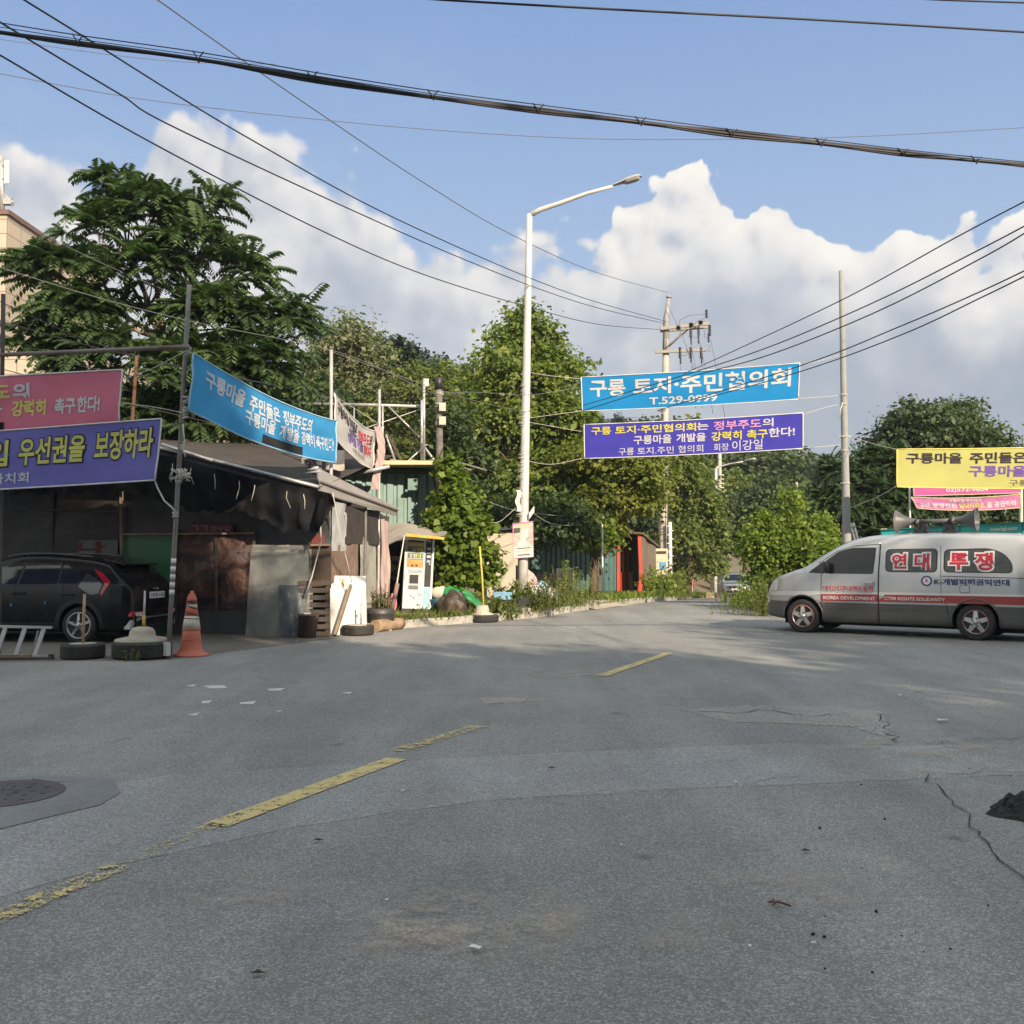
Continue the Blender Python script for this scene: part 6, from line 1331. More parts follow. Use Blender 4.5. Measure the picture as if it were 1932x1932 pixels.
vb = Body([(-1.14, .95), (-1.10, 1.25), (-1.02, 1.60), (-.90, 1.82), (-.7, 1.875), (0, 1.90), (.8, 1.91), (1.4, 1.905), (1.9, 1.872), (2.2, 1.81), (2.45, 1.71), (2.8, 1.51), (3.15, 1.285), (3.4, 1.20), (3.65, 1.115), (3.82, 1.03), (3.93, .90), (4.0, .72), (4.03, .5)],
          [(-1.14, .88), (-1.0, .95), (-.7, 1), (2.8, 1), (3.3, .975), (3.6, .92), (3.8, .83), (3.93, .72), (4.03, .56)], 1.80, .22, 1.17, .20, crown=.045, edge=.10, botf=lambda x: float(np.interp(x, [3.3, 4.03], [.22, .30])))
AC = [(3.16, .33), (-.01, .33)]
vb.shell('body', [VP, VG, WELL], van, AC, split=.615, ar=.40)
dk = mat('window_rubber', (0.012, 0.012, 0.013), 0.5)
SG1 = glassy('side_glass_front', (0.012, 0.013, 0.015), 0.05, 0.5); SG2 = mat('side_glass_rear', (0.030, 0.038, 0.038), 0.08, var=0.6, scale=2.6, spec=0.55)
for sg in (1, -1):
    def win(name, poly, g, r=.05, fr=.02):
        c = np.mean(np.array(poly), 0); P = rpoly(poly, r); big = [tuple(c + (np.array(p) - c) * (1 + fr / max(.1, np.linalg.norm(np.array(p) - c)))) for p in P]
        fo = vb.panel('window_frame', big, dk, van, .004, sg); o = vb.panel('pane', P, g, fo, .008, sg); return fo
    win('q', [(3.02, 1.19), (2.73, 1.40), (2.73, 1.18)], SG1, .03); win('w', [(2.70, 1.18), (2.70, 1.40), (2.45, 1.575), (2.20, 1.645), (1.76, 1.665), (1.80, 1.18)], SG1, .04)
    win('w', [(1.54, 1.22), (1.54, 1.63), (.65, 1.64), (.65, 1.22)], SG2, .09, .022); win('w', [(.50, 1.22), (.50, 1.63), (-.24, 1.63), (-.46, 1.56), (-.60, 1.40), (-.62, 1.22)], SG2, .09, .022)
    vb.panel('light_stripe', [(3.98, .72), (3.98, .79), (3.4, .815), (2.9, .82), (-1.08, .84), (-1.08, .77), (2.78, .765), (3.0, .73)], VS, van, .005, sg)
    vb.line('door_seam', [(2.775, 1.16), (2.78, .60), (2.74, .27)], RUB, van, .006, sg); vb.line('door_seam', [(1.665, 1.74), (1.68, 1.2), (1.69, .25)], RUB, van, .015, sg); vb.line('door_seam', [(1.665, 1.745), (2.18, 1.71), (2.5, 1.60), (2.83, 1.37)], mat('chrome_trim', (0.55, 0.55, 0.55), 0.25, 0.7), van, .014, sg, .004)
    vb.line('door_seam', [(.58, 1.70), (.565, 1.2), (.56, .7), (.47, .62), (.42, .27)], RUB, van, .005, sg); vb.line('slide_rail', [(.55, 1.145), (-.95, 1.12)], RUB, van, .006, sg)
    for k, (xa, xb_) in enumerate(((2.70, 1.72), (1.65, .46), (-.44, -1.05))):
        for z in (.50, .545, .59): vb.line('cladding_rib', [(xa, z), (xb_, z)], VG, van, .007, sg, .003)
    # wheel arch lips
    for ax, az in AC:
        mb = MB(); mb.tube([(ax + .41 * cos(a), sg * (vb.side(ax + .41 * cos(a), max(.30, az + .41 * sin(a))) + .002), az + .41 * sin(a)) for a in np.linspace(-.15, pi + .15, 24)], .018, 6); mb.build('arch_lip', VG, van, True)
    mb = MB(); yy = sg * (vb.side(1.85, 1.0) + .02); mb.box((1.85, yy, 1.0), (.17, .035, .045)); mb.box((1.85, yy - sg * .01, .985), (.19, .02, .09)); mb.build('door_handle', VP, van, True, .01)
    fp_ = rpoly([(.24, .985), (.08, .985), (.08, .85), (.24, .85)], .03); vb.line('fuel_flap', fp_ + [fp_[0]], RUB, van, .004, sg)
    mb = MB(); yy = sg * (vb.side(2.62, 1.25) + .12)
    mb.grid(lambda u, v: (2.60 + .055 * cos(2 * pi * u) * sin(pi * v) + .02, yy + .10 * sin(2 * pi * u) * sin(pi * v), 1.30 - .125 * cos(pi * v)), 14, 8); mb.bar((2.66, yy - sg * .06, 1.24), (2.70, yy - sg * .16, 1.22), .05); mb.build('wing_mirror', RUB, van, True)
    vb.panel('headlight', rpoly([(3.965, .80), (3.72, .815), (3.66, .95), (3.70, 1.06), (3.84, .99), (3.94, .88)], .03), LCLR, van, .012, sg, .03, .03); vb.panel('fog_lamp', rpoly([(3.985, .70), (3.91, .69), (3.90, .57), (3.985, .56)], .02), LCLR, van, .010, sg, .03, .03)
    vb.panel('indicator', rpoly([(3.02, .865), (2.93, .865), (2.93, .845), (3.02, .845)], .01), mat('clear_indicator', (0.4, 0.4, 0.38), 0.2), van, .01, sg)
    vb.panel('red_band', [(2.77, .635), (2.77, .77), (1.70, .785), (1.70, .65)], mat('faded_red_vinyl', (0.32, 0.045, 0.045), 0.5, var=0.08), van, .009, sg); vb.panel('red_band', [(1.67, .65), (1.66, .70), (1.58, .74), (1.57, .785), (-1.05, .80), (-1.05, .655)], mat('faded_red_vinyl', (0.32, 0.045, 0.045), 0.5), van, .009, sg)
    vb.panel('tail_lamp', [(-.93, .85), (-1.08, .86), (-1.06, 1.3), (-.96, 1.32)], LRED, van, .008, sg)
    for i, (ax, az) in enumerate(AC): wheel(van, ax, sg * (.80 - .03), .325, .335, .2, sg, .225, 5, ALLOY, mat('rusty_red_edge', (0.25, 0.09, 0.07), 0.6), .042)
vb.panel('windscreen', rpoly([(3.10, .62), (3.10, -.62), (2.32, -.60), (2.32, .60)], .08), CARGLASS, van, .008, 1, .06, .08, 'top')
for y in (.25, -.35): mb = MB(); mb.tube([(3.16, y, vb.up(3.16, y) + .02), (2.85, y - .35, vb.up(2.85, y - .35) + .022)], .01, 5); mb.build('wiper', RUB, van, True)
mb = MB(); mb.grid(lambda u, v: (-1.20 + .34 * v, -.72 + 1.44 * u, 1.82 + .05 * v + .015 * sin(pi * v)), 12, 4); mb.prism([(-1.22, -.7, 1.80), (-1.22, .7, 1.80), (-.9, .7, 1.86), (-.9, -.7, 1.86)], (0, 0, .02)); mb.build('spoiler', VP, van, True)
mb = MB(); mb.box((1.5, 0, .25), (4.2, 1.3, .16)); mb.box((-.6, 0, .24), (.8, 1.3, .2)); mb.build('underbody', WELL, van, True)
mb = MB(); mb.box((4.0, 0, .86), (.10, .8, .2)); mb.build('grille', RUB, van, True)
mr = [mat('red_vinyl_letter', (0.42, 0.012, 0.035), 0.4), mat('white_vinyl_letter', (0.62, 0.62, 0.62), 0.5), mat('navy_vinyl_letter', (0.02, 0.03, 0.14), 0.4), mat('grey_vinyl_letter', (0.30, 0.30, 0.31), 0.5)]
def vl(lines, off, st=.05, bold=.03): return letters('lettering', lines, lambda u, v: (-u, vb.side(-u, v) + off, v), mr, van, st, True, bold)
WL = [('연', -1.44, -1.17, 1.275, 1.555), ('대', -1.03, -.77, 1.275, 1.56), ('투', -.42, -.10, 1.26, 1.57), ('쟁', .01, .31, 1.255, 1.575)]
vl([(c, 1, a - .03, b + .03, z0 - .03, z1 + .03, .10) for c, a, b, z0, z1 in WL], .013); vl([(c, 0, a, b, z0, z1, .032) for c, a, b, z0, z1 in WL], .017)
vl([('K-개발피해권익연대', 2, -.68, .58, .985, 1.10, .03), ('KOREA DEVELOPMENT', 1, -2.73, -1.74, .67, .735, .02), ('CTIM RIGHTS SOLIDARITY', 1, -1.57, -.49, .685, .745, .02)], .014)
vl([('대치3지구대책위원회', 1, -2.735, -1.775, .835, .945, .08)], .010); vl([('대치3지구대책위원회', 0, -2.73, -1.78, .84, .94, .02)], .013); vl([('Daechi 3 Jigu Measures Committee', 3, -2.73, -1.80, .80, .83, .015)], .012)
mb = MB(); mb.mi = 2; C0 = (.81, 1.055)
def disc(r0, r1, n, off, mi):
    mb.mi = mi; vs = []
    for k in range(n):
        a = 2 * pi * k / n
        for r in (r0, r1): x = C0[0] + r * cos(a); z = C0[1] + r * sin(a); vs.append((x, vb.side(x, z) + off, z))
    mb.add(vs, [(2 * k, 2 * k + 1, (2 * k + 3) % (2 * n), (2 * k + 2) % (2 * n)) for k in range(n)])
disc(0.001, .095, 24, .012, 2); disc(.05, .068, 24, .015, 1); disc(.001, .048, 20, .015, 1)
mb.mi = 0; q = lambda x, z: (C0[0] + x, vb.side(C0[0] + x, C0[1] + z) + .018, C0[1] + z)
mb.add([q(-.008, .038), q(.008, .038), q(.03, -.03), q(.014, -.03), q(0, .01), q(-.014, -.03), q(-.03, -.03)], [(0, 1, 2, 3, 4, 5, 6)]); mb.build('emblem', mr, van, True)
# loudspeakers on the roof
Mv = Matrix.Translation(Vector(van0)) @ Matrix.Rotation(VH, 4, 'Z')
hs_ = thing('horn_loudspeaker', 'grey pair of horn loudspeakers back to back on the minivan roof', 'loudspeaker', Mv @ Vector((.82, .1, 1.94)), rz=VH)
HG = mat('horn_grey', (0.095, 0.098, 0.105), 0.5, 0.2, var=0.12, scale=5)
for s_, xm, zz in ((1, .72, .235), (-1, -.72, .255)):
    mb = MB(); L = .42; prof = [(.045 + .17 * (k / 10) ** 1.9, L * k / 10) for k in range(11)] + [(.225, L), (.225, L + .015), (.21, L + .015)] + [(.04 + .165 * (k / 10) ** 1.9, L * k / 10) for k in range(10, 2, -1)]
    mb.lathe([(r, s_ * (h - L)) for r, h in prof], (xm, 0, zz), 'X', 28); mb.build('horn', HG, hs_, True)
    mb = MB(); mb.box((xm - s_ * .46, 0, .06), (.22, .2, .05)); mb.box((xm - s_ * .46, 0, .02), (.26, .24, .04)); mb.bar((xm - s_ * .40, 0, .06), (xm - s_ * .42, 0, .2), .07); mb.bar((xm - s_ * .52, 0, .06), (xm - s_ * .50, 0, .2), .05); mb.tube([(xm - s_ * .52, -.06, .14), (xm - s_ * .52, .06, .14)], .05, 8); mb.lathe([(.03, 0), (.075, .0), (.075, .06), (.03, .06)], (xm - s_ * .40, 0, zz - .03), 'X', 14); mb.build('mount', RUB, hs_, True)
mb = MB(); mb.tube([(.34, 0, .235), (0, 0, .235), (-.34, 0, .25)], .042, 10); mb.lathe([(.05, -.03), (.062, -.03), (.062, .03), (.05, .03)], (-.31, 0, .25), 'X', 14); mb.build('driver_tube', HG, hs_, True)
mb = MB(); mb.tube([(.25, .03, .19), (.2, .1, .08), (.1, .14, .03), (-.05, .12, .02), (-.2, .08, .06)], .008, 5); mb.tube([(.42, .05, .2), (.33, .12, .1), (.3, .1, .02)], .008, 5); mb.build('cable', WIRE, hs_, True)

# dark parked car
nh = R(172); nn_ = np.array([-sin(nh), cos(nh), 0]); n0 = np.array([-7.494, 17.9, 0]) - nn_ * .80
niro = thing('parked_car', 'dark grey hatchback car parked under the stall roof, tail lamps showing', 'car', n0, rz=nh)
NP = mat('dark_grey_car_paint', (0.012, 0.013, 0.015), 0.25, 0.3, var=0.05, coat=0.25, spec=0.18)
nb = Body([(-.95, .62), (-.93, .80), (-.90, .93), (-.86, 1.0), (-.72, 1.13), (-.56, 1.29), (-.46, 1.385), (-.2, 1.445), (.2, 1.49), (.7, 1.525), (1.2, 1.52), (1.55, 1.46), (1.9, 1.33), (2.35, 1.09), (2.6, 1.0), (3.0, .94), (3.3, .84), (3.48, .68), (3.54, .5)],
          [(-.95, .80), (-.9, .88), (-.8, .95), (-.55, 1), (2.6, 1), (3.1, .93), (3.4, .82), (3.54, .66)], 1.82, .22, .98, .30, crown=.03, edge=.08)
NA = [(0, .32), (2.72, .32)]
nb.shell('body', [NP, mat('car_black_cladding', (0.012, 0.012, 0.013), 0.55, var=0.15), WELL], niro, NA, split=.30, ar=.375)
for sg in (1, -1):
    def nwin(poly, r=.03):
        c = np.mean(np.array(poly), 0); P = rpoly(poly, r); fo = nb.panel('window_frame', [tuple(c + (np.array(p) - c) * 1.06) for p in P], RUB, niro, .003, sg); nb.panel('pane', P, CARGLASS, fo, .007, sg)
    nwin([(2.02, 1.03), (1.62, 1.30), (1.10, 1.385), (1.19, 1.02)]); nwin([(1.06, 1.385), (.40, 1.37), (.42, 1.03), (1.14, 1.02)]); nwin([(.36, 1.36), (.26, 1.35), (.00, 1.07), (.08, 1.035), (.38, 1.035)])
    nb.line('door_seam', [(1.17, 1.40), (1.20, 1.0), (1.24, .32)], RUB, niro, .006, sg); nb.line('door_seam', [(.22, 1.33), (.30, .98), (.34, .70), (.42, .55)], RUB, niro, .006, sg); fq = rpoly([(-.06, .94), (-.28, .94), (-.25, .80), (0, .80)], .03); nb.line('fuel_flap', fq + [fq[0]], RUB, niro, .004, sg)
    nb.panel('sill_trim', [(2.25, .24), (2.25, .36), (.46, .36), (.46, .24)], mat('car_black_cladding', (0.012, 0.012, 0.013), 0.55), niro, .006, sg)
    for ax, az in NA:
        mb = MB(); vs = []; K = 28
        for k in range(K + 1):
            a = -.2 + (pi + .4) * k / K
            for rr in (.375, .455): x = ax + rr * cos(a); z = max(.24, az + rr * sin(a)); vs.append((x, sg * (nb.side(max(-.94, x), z) + .008), z))
        mb.add(vs, [(2 * k, 2 * k + 1, 2 * k + 3, 2 * k + 2) for k in range(K)], True); mb.build('arch_cladding', mat('car_black_cladding', (0.012, 0.012, 0.013), 0.55), niro, True)
        wheel(niro, ax, sg * .80, .31, .315, .2, sg, .235, 5, mat('two_tone_rim', (0.40, 0.40, 0.41), 0.3, 0.7), None, .026)
    nb.panel('tail_lamp', rpoly([(-.22, 1.285), (-.40, 1.22), (-.58, 1.06), (-.50, .95), (-.43, .82), (-.395, .88), (-.47, 1.03), (-.36, 1.14)], .015), LRED, niro, .012, sg, .03, .03)
    nb.panel('pillar_blade', [(-.10, 1.22), (-.30, 1.12), (-.42, 1.02), (-.36, .86), (-.20, .84), (.02, .98)], mat('steel_grey_paint', (0.05, 0.055, 0.062), 0.2, 0.6, var=0.03, coat=1.0), niro, .005, sg)
    for xx, zz in ((1.10, .86), (.18, .84)):
        mb = MB(); mb.box((xx + .02, sg * (nb.side(xx, zz) + .02), zz), (.24, .03, .035)); mb.build('door_handle', NP, niro, True, .01)
    mb = MB(); yy = sg * (nb.side(1.95, 1.05) + .1); mb.grid(lambda u, v: (1.95 + .09 * cos(2 * pi * u) * sin(pi * v), yy + .09 * sin(2 * pi * u) * sin(pi * v), 1.10 - .07 * cos(pi * v)), 12, 6); mb.build('wing_mirror', NP, niro, True)
    for xx in (.62, 1.26): mb = MB(); mb.box((xx, sg * (nb.side(xx, .66) + .012), .66 if xx > 1 else .70), (.035, .012, .06)); mb.build('door_guard', mat('blue_foam', (0.05, 0.16, 0.35), 0.7), niro, True)
    mb = MB(); mb.tube([(x, sg * (nb.W / 2 - .26), nb.up(x, nb.W / 2 - .26) + .035) for x in np.linspace(-.1, 1.5, 12)], .014, 6); mb.build('roof_rail', mat('satin_rail', (0.1, 0.1, 0.1), 0.35, 0.5), niro, True)
    mb = MB(); mb.prism([(-.965, sg * .42, .545), (-.945, sg * .80, .55), (-.93, sg * .83, .47), (-.96, sg * .50, .44)], (.06, 0, 0)); fl_ = mb.build('bumper_lamp', LRED, niro, True)
    mb = MB(); mb.prism([(-.972, sg * .50, .53), (-.955, sg * .74, .53), (-.955, sg * .70, .465), (-.97, sg * .53, .46)], (.03, 0, 0)); mb.build('reverse_lens', LCLR, fl_, True)
nb.panel('rear_window', rpoly([(-.52, .56), (-.52, -.56), (-.78, -.66), (-.78, .66)], .06), CARGLASS, niro, .008, 1, .05, .08, 'top'); nb.panel('windscreen', rpoly([(2.28, .64), (2.28, -.64), (1.62, -.56), (1.62, .56)], .06), CARGLASS, niro, .008, 1, .06, .08, 'top')
mb = MB(); mb.prism([(-.68, -.60, 1.345), (-.68, .60, 1.345), (-.30, .62, 1.44), (-.30, -.62, 1.44)], (0, 0, .03)); mb.build('spoiler', mat('gloss_black', (0.006, 0.006, 0.007), 0.1, coat=0.5), niro, True, .008)
mb = MB(); mb.prism([(-.25, .012, 1.46), (-.42, .012, 1.55), (-.42, -.012, 1.55), (-.25, -.012, 1.46)], (.12, 0, -.01)); mb.build('antenna_fin', NP, niro, True)
mb = MB(); mb.box((-.975, 0, .815), (.03, .52, .115)); pl = mb.build('licence_plate', mat('plate_white', (0.60, 0.62, 0.62), 0.5, var=0.03), niro, True)
letters('lettering', [('191하 1155', 0, -.235, .235, .775, .855, .02)], lambda u, v: (-.993, -u, v), [mat('plate_black', (0.02, 0.02, 0.02), 0.6)], pl, None, True)
letters('lettering', [('KIA', 0, -.11, .11, .915, .95, .02)], lambda u, v: (-.965 + .5 * max(0, v - .92), -u, v), [mat('chrome_trim', (0.55, 0.55, 0.55), 0.25, 0.7)], niro, None, True)
mb = MB(); pts = [(.84, .24), (.80, .40), (.62, .44), (-.62, .44), (-.80, .40), (-.84, .24)]; mb.prism([(-.90 - .07 * (1 if abs(y) < .7 else .3), y, z) for y, z in pts], (.12, 0, 0)); mb.build('bumper_skid', mat('satin_silver', (0.34, 0.34, 0.34), 0.4, 0.4), niro, True, .01)
mb = MB(); mb.box((1.3, 0, .25), (3.6, 1.3, .14)); mb.build('underbody', WELL, niro, True)

# far silver off-roader facing the camera
fy = 72.0; f0 = at(1386, 1100, fy); f0[2] = gz(fy)
suv = thing('parked_car', 'silver off roader facing us at the far end of the side road', 'car', f0, rz=R(-102))
SP_ = mat('silver_car_paint', (0.46, 0.47, 0.48), 0.3, 0.5, var=0.05, coat=0.8)
sb = Body([(-2.15, .7), (-2.12, 1.15), (-1.85, 1.60), (-1.6, 1.66), (-.6, 1.70), (.1, 1.67), (.3, 1.60), (.95, 1.12), (1.3, 1.06), (1.75, .98), (2.0, .86), (2.1, .6)], [(-2.15, .88), (-1.8, 1), (1.2, 1), (1.7, .95), (2.0, .84), (2.1, .72)], 1.84, .28, 1.05, .25)
sb.shell('body', [SP_, SP_, WELL], suv, [(1.3, .36), (-1.32, .36)], ar=.40)
sb.panel('windscreen', rpoly([(.88, .68), (.88, -.68), (.33, -.58), (.33, .58)], .06), CARGLASS, suv, .01, 1, .06, .1, 'top')
for sg in (1, -1):
    sb.panel('side_window', rpoly([(.72, 1.12), (.25, 1.48), (-.3, 1.54), (-.3, 1.10)], .05), CARGLASS, suv, .008, sg); sb.panel('side_window', rpoly([(-.36, 1.10), (-.36, 1.54), (-1.7, 1.48), (-1.8, 1.12)], .05), CARGLASS, suv, .008, sg)
    mb = MB(); mb.prism([(2.02, sg * .48, .76), (1.88, sg * .80, .80), (1.84, sg * .80, .93), (1.98, sg * .52, .88)], (.05, 0, 0)); mb.build('headlight', LCLR, suv, True)
    mb = MB(); yy = sg * 1.02; mb.grid(lambda u, v: (.7 + .05 * cos(2 * pi * u) * sin(pi * v), yy + .11 * sin(2 * pi * u) * sin(pi * v), 1.14 - .08 * cos(pi * v)), 10, 6); mb.build('wing_mirror', SP_, suv, True)
    for ax in (1.3, -1.32): wheel(suv, ax, sg * .8, .35, .36, .22, sg, .22)
    mb = MB(); mb.lathe([(.001, 0), (.07, 0), (.07, .03)], (2.06, sg * .62, .52), 'X', 12); mb.build('fog_lamp', LCLR, suv, True)
mb = MB(); mb.box((2.06, 0, .80), (.06, .80, .10)); mb.box((2.1, 0, .46), (.06, 1.1, .16)); mb.build('grille', RUB, suv, True)
mb = MB(); mb.box((2.12, 0, .62), (.03, .50, .11)); mb.build('licence_plate', WPAINT, suv, True)
mb = MB(); mb.box((2.09, 0, .86), (.04, .5, .03)); mb.build('bonnet_trim', mat('chrome_trim', (0.55, 0.55, 0.55), 0.25, 0.7), suv, True)
f1 = at(1412, 1100, 79); f1[2] = gz(79)
car3 = copy_tree(suv); car3.location = Vector(f1); car3.rotation_euler = (0, 0, R(-106)); car3['label'] = 'second car half hidden behind the silver off roader'

# teal removal truck behind the van
tk0, tk1 = at(1662, 1004, 28.2), at(2130, 980, 25.0); zt_ = 2.2
tr = thing('removal_truck', 'teal box truck parked behind the silver minivan', 'truck', ((tk0[0] + tk1[0]) / 2, 27.5, 0))
d = np.array([tk1[0] - tk0[0], tk1[1] - tk0[1], 0]); Lk = np.linalg.norm(d); d /= Lk; nk = np.array([-d[1], d[0], 0]); zA, zB = tk0[2] + .06, tk1[2] + .06
TT = mat('teal_truck_paint', (0.015, 0.34, 0.35), 0.4, var=0.08, scale=2)
A = np.array([tk0[0], tk0[1], 0]); 
mb = MB(); mb.prism([A + (0, 0, .75), A + d * Lk + (0, 0, .75), A + d * Lk + (0, 0, zB), A + (0, 0, zA)], tuple(nk * 1.7)); mb.build('cargo_box', TT, tr, bevel=.02)
mb = MB(); mb.bar(A + (0, 0, zA) - nk * .02, A + d * Lk + (0, 0, zB) - nk * .02, .05, .03); mb.build('edge_rail', mat('dark_teal', (0.008, 0.16, 0.165), 0.4), tr)
mb = MB(); 
for t in (.30, .345, .60, .86): mb.bar(A + d * Lk * t + (0, 0, .8) - nk * .012, A + d * Lk * t + (0, 0, zA + (zB - zA) * t - .02) - nk * .012, .02, .03)
mb.build('seam', mat('dark_teal', (0.008, 0.16, 0.165), 0.4), tr)
mb = MB(); c = A + d * (Lk * .5) + nk * .85; M_ = Matrix.Rotation(atan2(d[1], d[0]), 3, 'Z'); mb.box(c + (0, 0, .62), (Lk * .98, 1.2, .2), M_); mb.build('chassis', WELL, tr)
for t in (.2, .82):
    for s_ in (.12, 1.58):
        mb = MB(); mb.lathe([(.16, -.1), (.34, -.1), (.36, 0), (.34, .1), (.16, .1), (.001, .06)], A + d * Lk * t + nk * s_ + (0, 0, .36), 'Y', 20); mb.build('wheel', RUBBER, tr)
mb = MB(); cc_ = A + d * (Lk + .85); mb.prism([cc_ - d * .8 + (0, 0, .5), cc_ + d * .8 + (0, 0, .5), cc_ + d * .75 + (0, 0, 1.2), cc_ + d * .3 + (0, 0, 2.0), cc_ - d * .8 + (0, 0, 2.05)], tuple(nk * 1.65)); mb.build('cab', WPAINT, tr)
tz = lambda u: zA + (zB - zA) * u / Lk
def pxu(px):   # distance along the truck side at a photo column
    k = ray(px, 1000); k = k[0] / k[1]; return float((k * A[1] - A[0]) / (d[0] - k * d[1]))
letters('lettering', [('www.kgb.co.kr', 0, pxu(1868), pxu(1920), .42, .86, .03)], lambda u, v: A + d * u + (0, 0, tz(u) - .34 + .30 * v) - nk * .012, [WPAINT], tr)
mb = MB(); mb.prism([A + d * .0 + (0, 0, zA - .05), A + d * .12 + (0, 0, zA - .05), A + d * .12 + (0, 0, zA + .04), A + (0, 0, zA + .04)], tuple(nk * .2)); mb.build('corner_lamp', mat('beige_lamp', (0.5, 0.42, 0.3), 0.5), tr)
ld = thing('folding_ladder', 'red and white aluminium ladders leaning beside the bare concrete post', 'ladder', foot(1603, 26.4))
for k in range(5):
    mb = MB(); a = at(1596 + 6.5 * k, 1034, 26.2 + .02 * k); b2 = at(1589 + 5.2 * k, 992 - 1.2 * k, 26.6); a = b2 + (a - b2) / max(.01, (b2[2] - a[2])) * (b2[2] - .02); mb.bar(a, b2, .045, .07); mb.build('rail', mat('ladder_white', (0.58, 0.57, 0.53), 0.5) if k % 2 or k == 4 else mat('ladder_red', (0.42, 0.10, 0.10), 0.5), ld)
mb = MB()
for k in range(4): mb.bar(at(1591, 998 + 11 * k, 26.5 - .05 * k), at(1614, 993 + 11 * k, 26.5 - .05 * k), .03)
mb.build('rung', STEEL, ld)

# ------------------------------------------------------------------ small things on the forecourt
CEM = mat('rough_cement', (0.36, 0.335, 0.28), 0.9, var=0.2, scale=7, bump=0.5, dirt=(0.17, 0.15, 0.12), dscale=3)
def tyre_mb(c, R_, h, tilt=None, inner=.6):
    """tyre lying flat, worn tread round its side"""
    mb = MB(); pr = [(R_ * inner, .02), (R_ * .72, .0), (R_ * .93, .01), (R_, h * .16)]
    for k in range(5): z = h * (.20 + .13 * k); pr += [(R_, z), (R_ * .975, z + h * .02), (R_ * .975, z + h * .05), (R_, z + h * .07)]
    pr += [(R_, h * .86), (R_ * .93, h * .99), (R_ * .72, h), (R_ * inner, h * .95), (R_ * inner, .04)]
    mb.lathe(pr, c, n=40, M=tilt, smooth=False); return mb
def tyre_stand(label, c, R_, h, mound, polepts, polem, r=.022, extra=None, group=None):
    t = thing('tyre_stand', label, 'tyre stand', c, group)
    tyre_mb(c, R_, h).build('tyre', RUBBER, t)
    c = np.array(c, float); mb = MB(); mb.lathe([(R_ * .66, h * .5)] + [(R_ * a, h * .86 + b) for a, b in mound] + [(0.001, h * .86 + mound[-1][1])], c, n=28); mb.build('cement_fill', CEM, t)
    if polepts is not None: mb = MB(); mb.tube(polepts, r, 8); mb.build('pole', polem, t)
    return t
s1, s2 = flat(140, 1246), flat(251, 1246)
s1 = s1 + (0, .30, 0); s2 = s2 + (0, .36, 0)
tyre_stand('worn tyre filled with cement holding a rusty cream stick, by the ladder', s1, .315, .225, [(.62, .0), (.60, .03)], [s1 + (.0, 0, .2), s1 + (.0, 0, .55), s1 + (.01, 0, .95)], mat('cream_rusty_stick', (0.42, 0.32, 0.20), 0.8, var=0.2, dirt=(0.16, 0.08, 0.04), dscale=6, damt=0.8))
ts = tyre_stand('big truck tyre with a domed cement fill and a thin steel rod', s2, .43, .26, [(.92, .02), (.90, .06), (.45, .10), (.42, .17), (.34, .22), (.18, .24)], [s2 + (.02, 0, .45), s2 + (.03, 0, 1.0)], STEEL, .016)
mb = MB(); mb.tube([s2 + (.02, 0, .44), s2 + (.02, 0, .64)], .026, 8); mb.build('yellow_sleeve', mat('yellow_sleeve', (0.48, 0.33, 0.06), 0.6, dirt=(0.1, 0.05, 0.03), damt=0.8, dscale=12), ts)
mb = MB(); mb.box(s2 + (.40, -.16, .15), (.14, .08, .2), rz=-.5); mb.build('white_patch', mat('chalk_white', (0.45, 0.46, 0.46), 0.8), ts)
# traffic cone
OR = mat('faded_orange', (0.46, 0.125, 0.075), 0.6, var=0.15, scale=5, dirt=(0.25, 0.12, 0.09), dscale=3, damt=0.4)
cnp = flat(352, 1240) + (0, .22, 0)
cn = thing('traffic_cone', 'large faded orange traffic cone with dirty white bands and a cord', 'traffic cone', cnp)
mb = MB(); H = .98
prof = [(.26, 0), (.27, .012), (.255, .03), (.19, .06), (.165, .11), (.150, .2), (.135, .32)]
mb.lathe(prof + [(.128, .40)], cnp, n=32); mb.lathe([(.128, .39), (.137, .40), (.137, .41), (.128, .42)], cnp, n=32); mb.lathe([(.104, .61), (.089, .70), (.083, .735)], cnp, n=32); mb.lathe([(.082, .78), (.073, .855), (.068, .89), (.050, .91), (.048, .94), (.026, .945), (.024, .985), (.001, .99)], cnp, n=32); mb.lathe([(.147, .25), (.152, .255), (.147, .262)], cnp, n=32); mb.build('cone', OR, cn)
mb = MB(); mb.lathe([(.1345, .415), (.121, .50), (.103, .615)], cnp, n=32); mb.lathe([(.0825, .73), (.0815, .785)], cnp, n=32); mb.build('white_band', mat('dirty_cone_white', (0.52, 0.50, 0.43), 0.6, var=0.15, dirt=(0.25, 0.21, 0.15), dscale=5, damt=0.7), cn)
mb = MB()
for z0, z1 in ((.84, .80), (.80, .70), (.70, .60), (.83, .84), (.58, .56)): mb.tube([cnp + (float(np.interp(z0 + (z1 - z0) * k / 12, [.4, .6, .9], [.136, .107, .075])) * cos(pi + pi * k / 12 * 1.0), -float(np.interp(z0 + (z1 - z0) * k / 12, [.4, .6, .9], [.136, .107, .075])) * sin(pi * k / 12), z0 + (z1 - z0) * k / 12) for k in range(13)], .006, 5)
mb.build('cord', BLACK, cn)
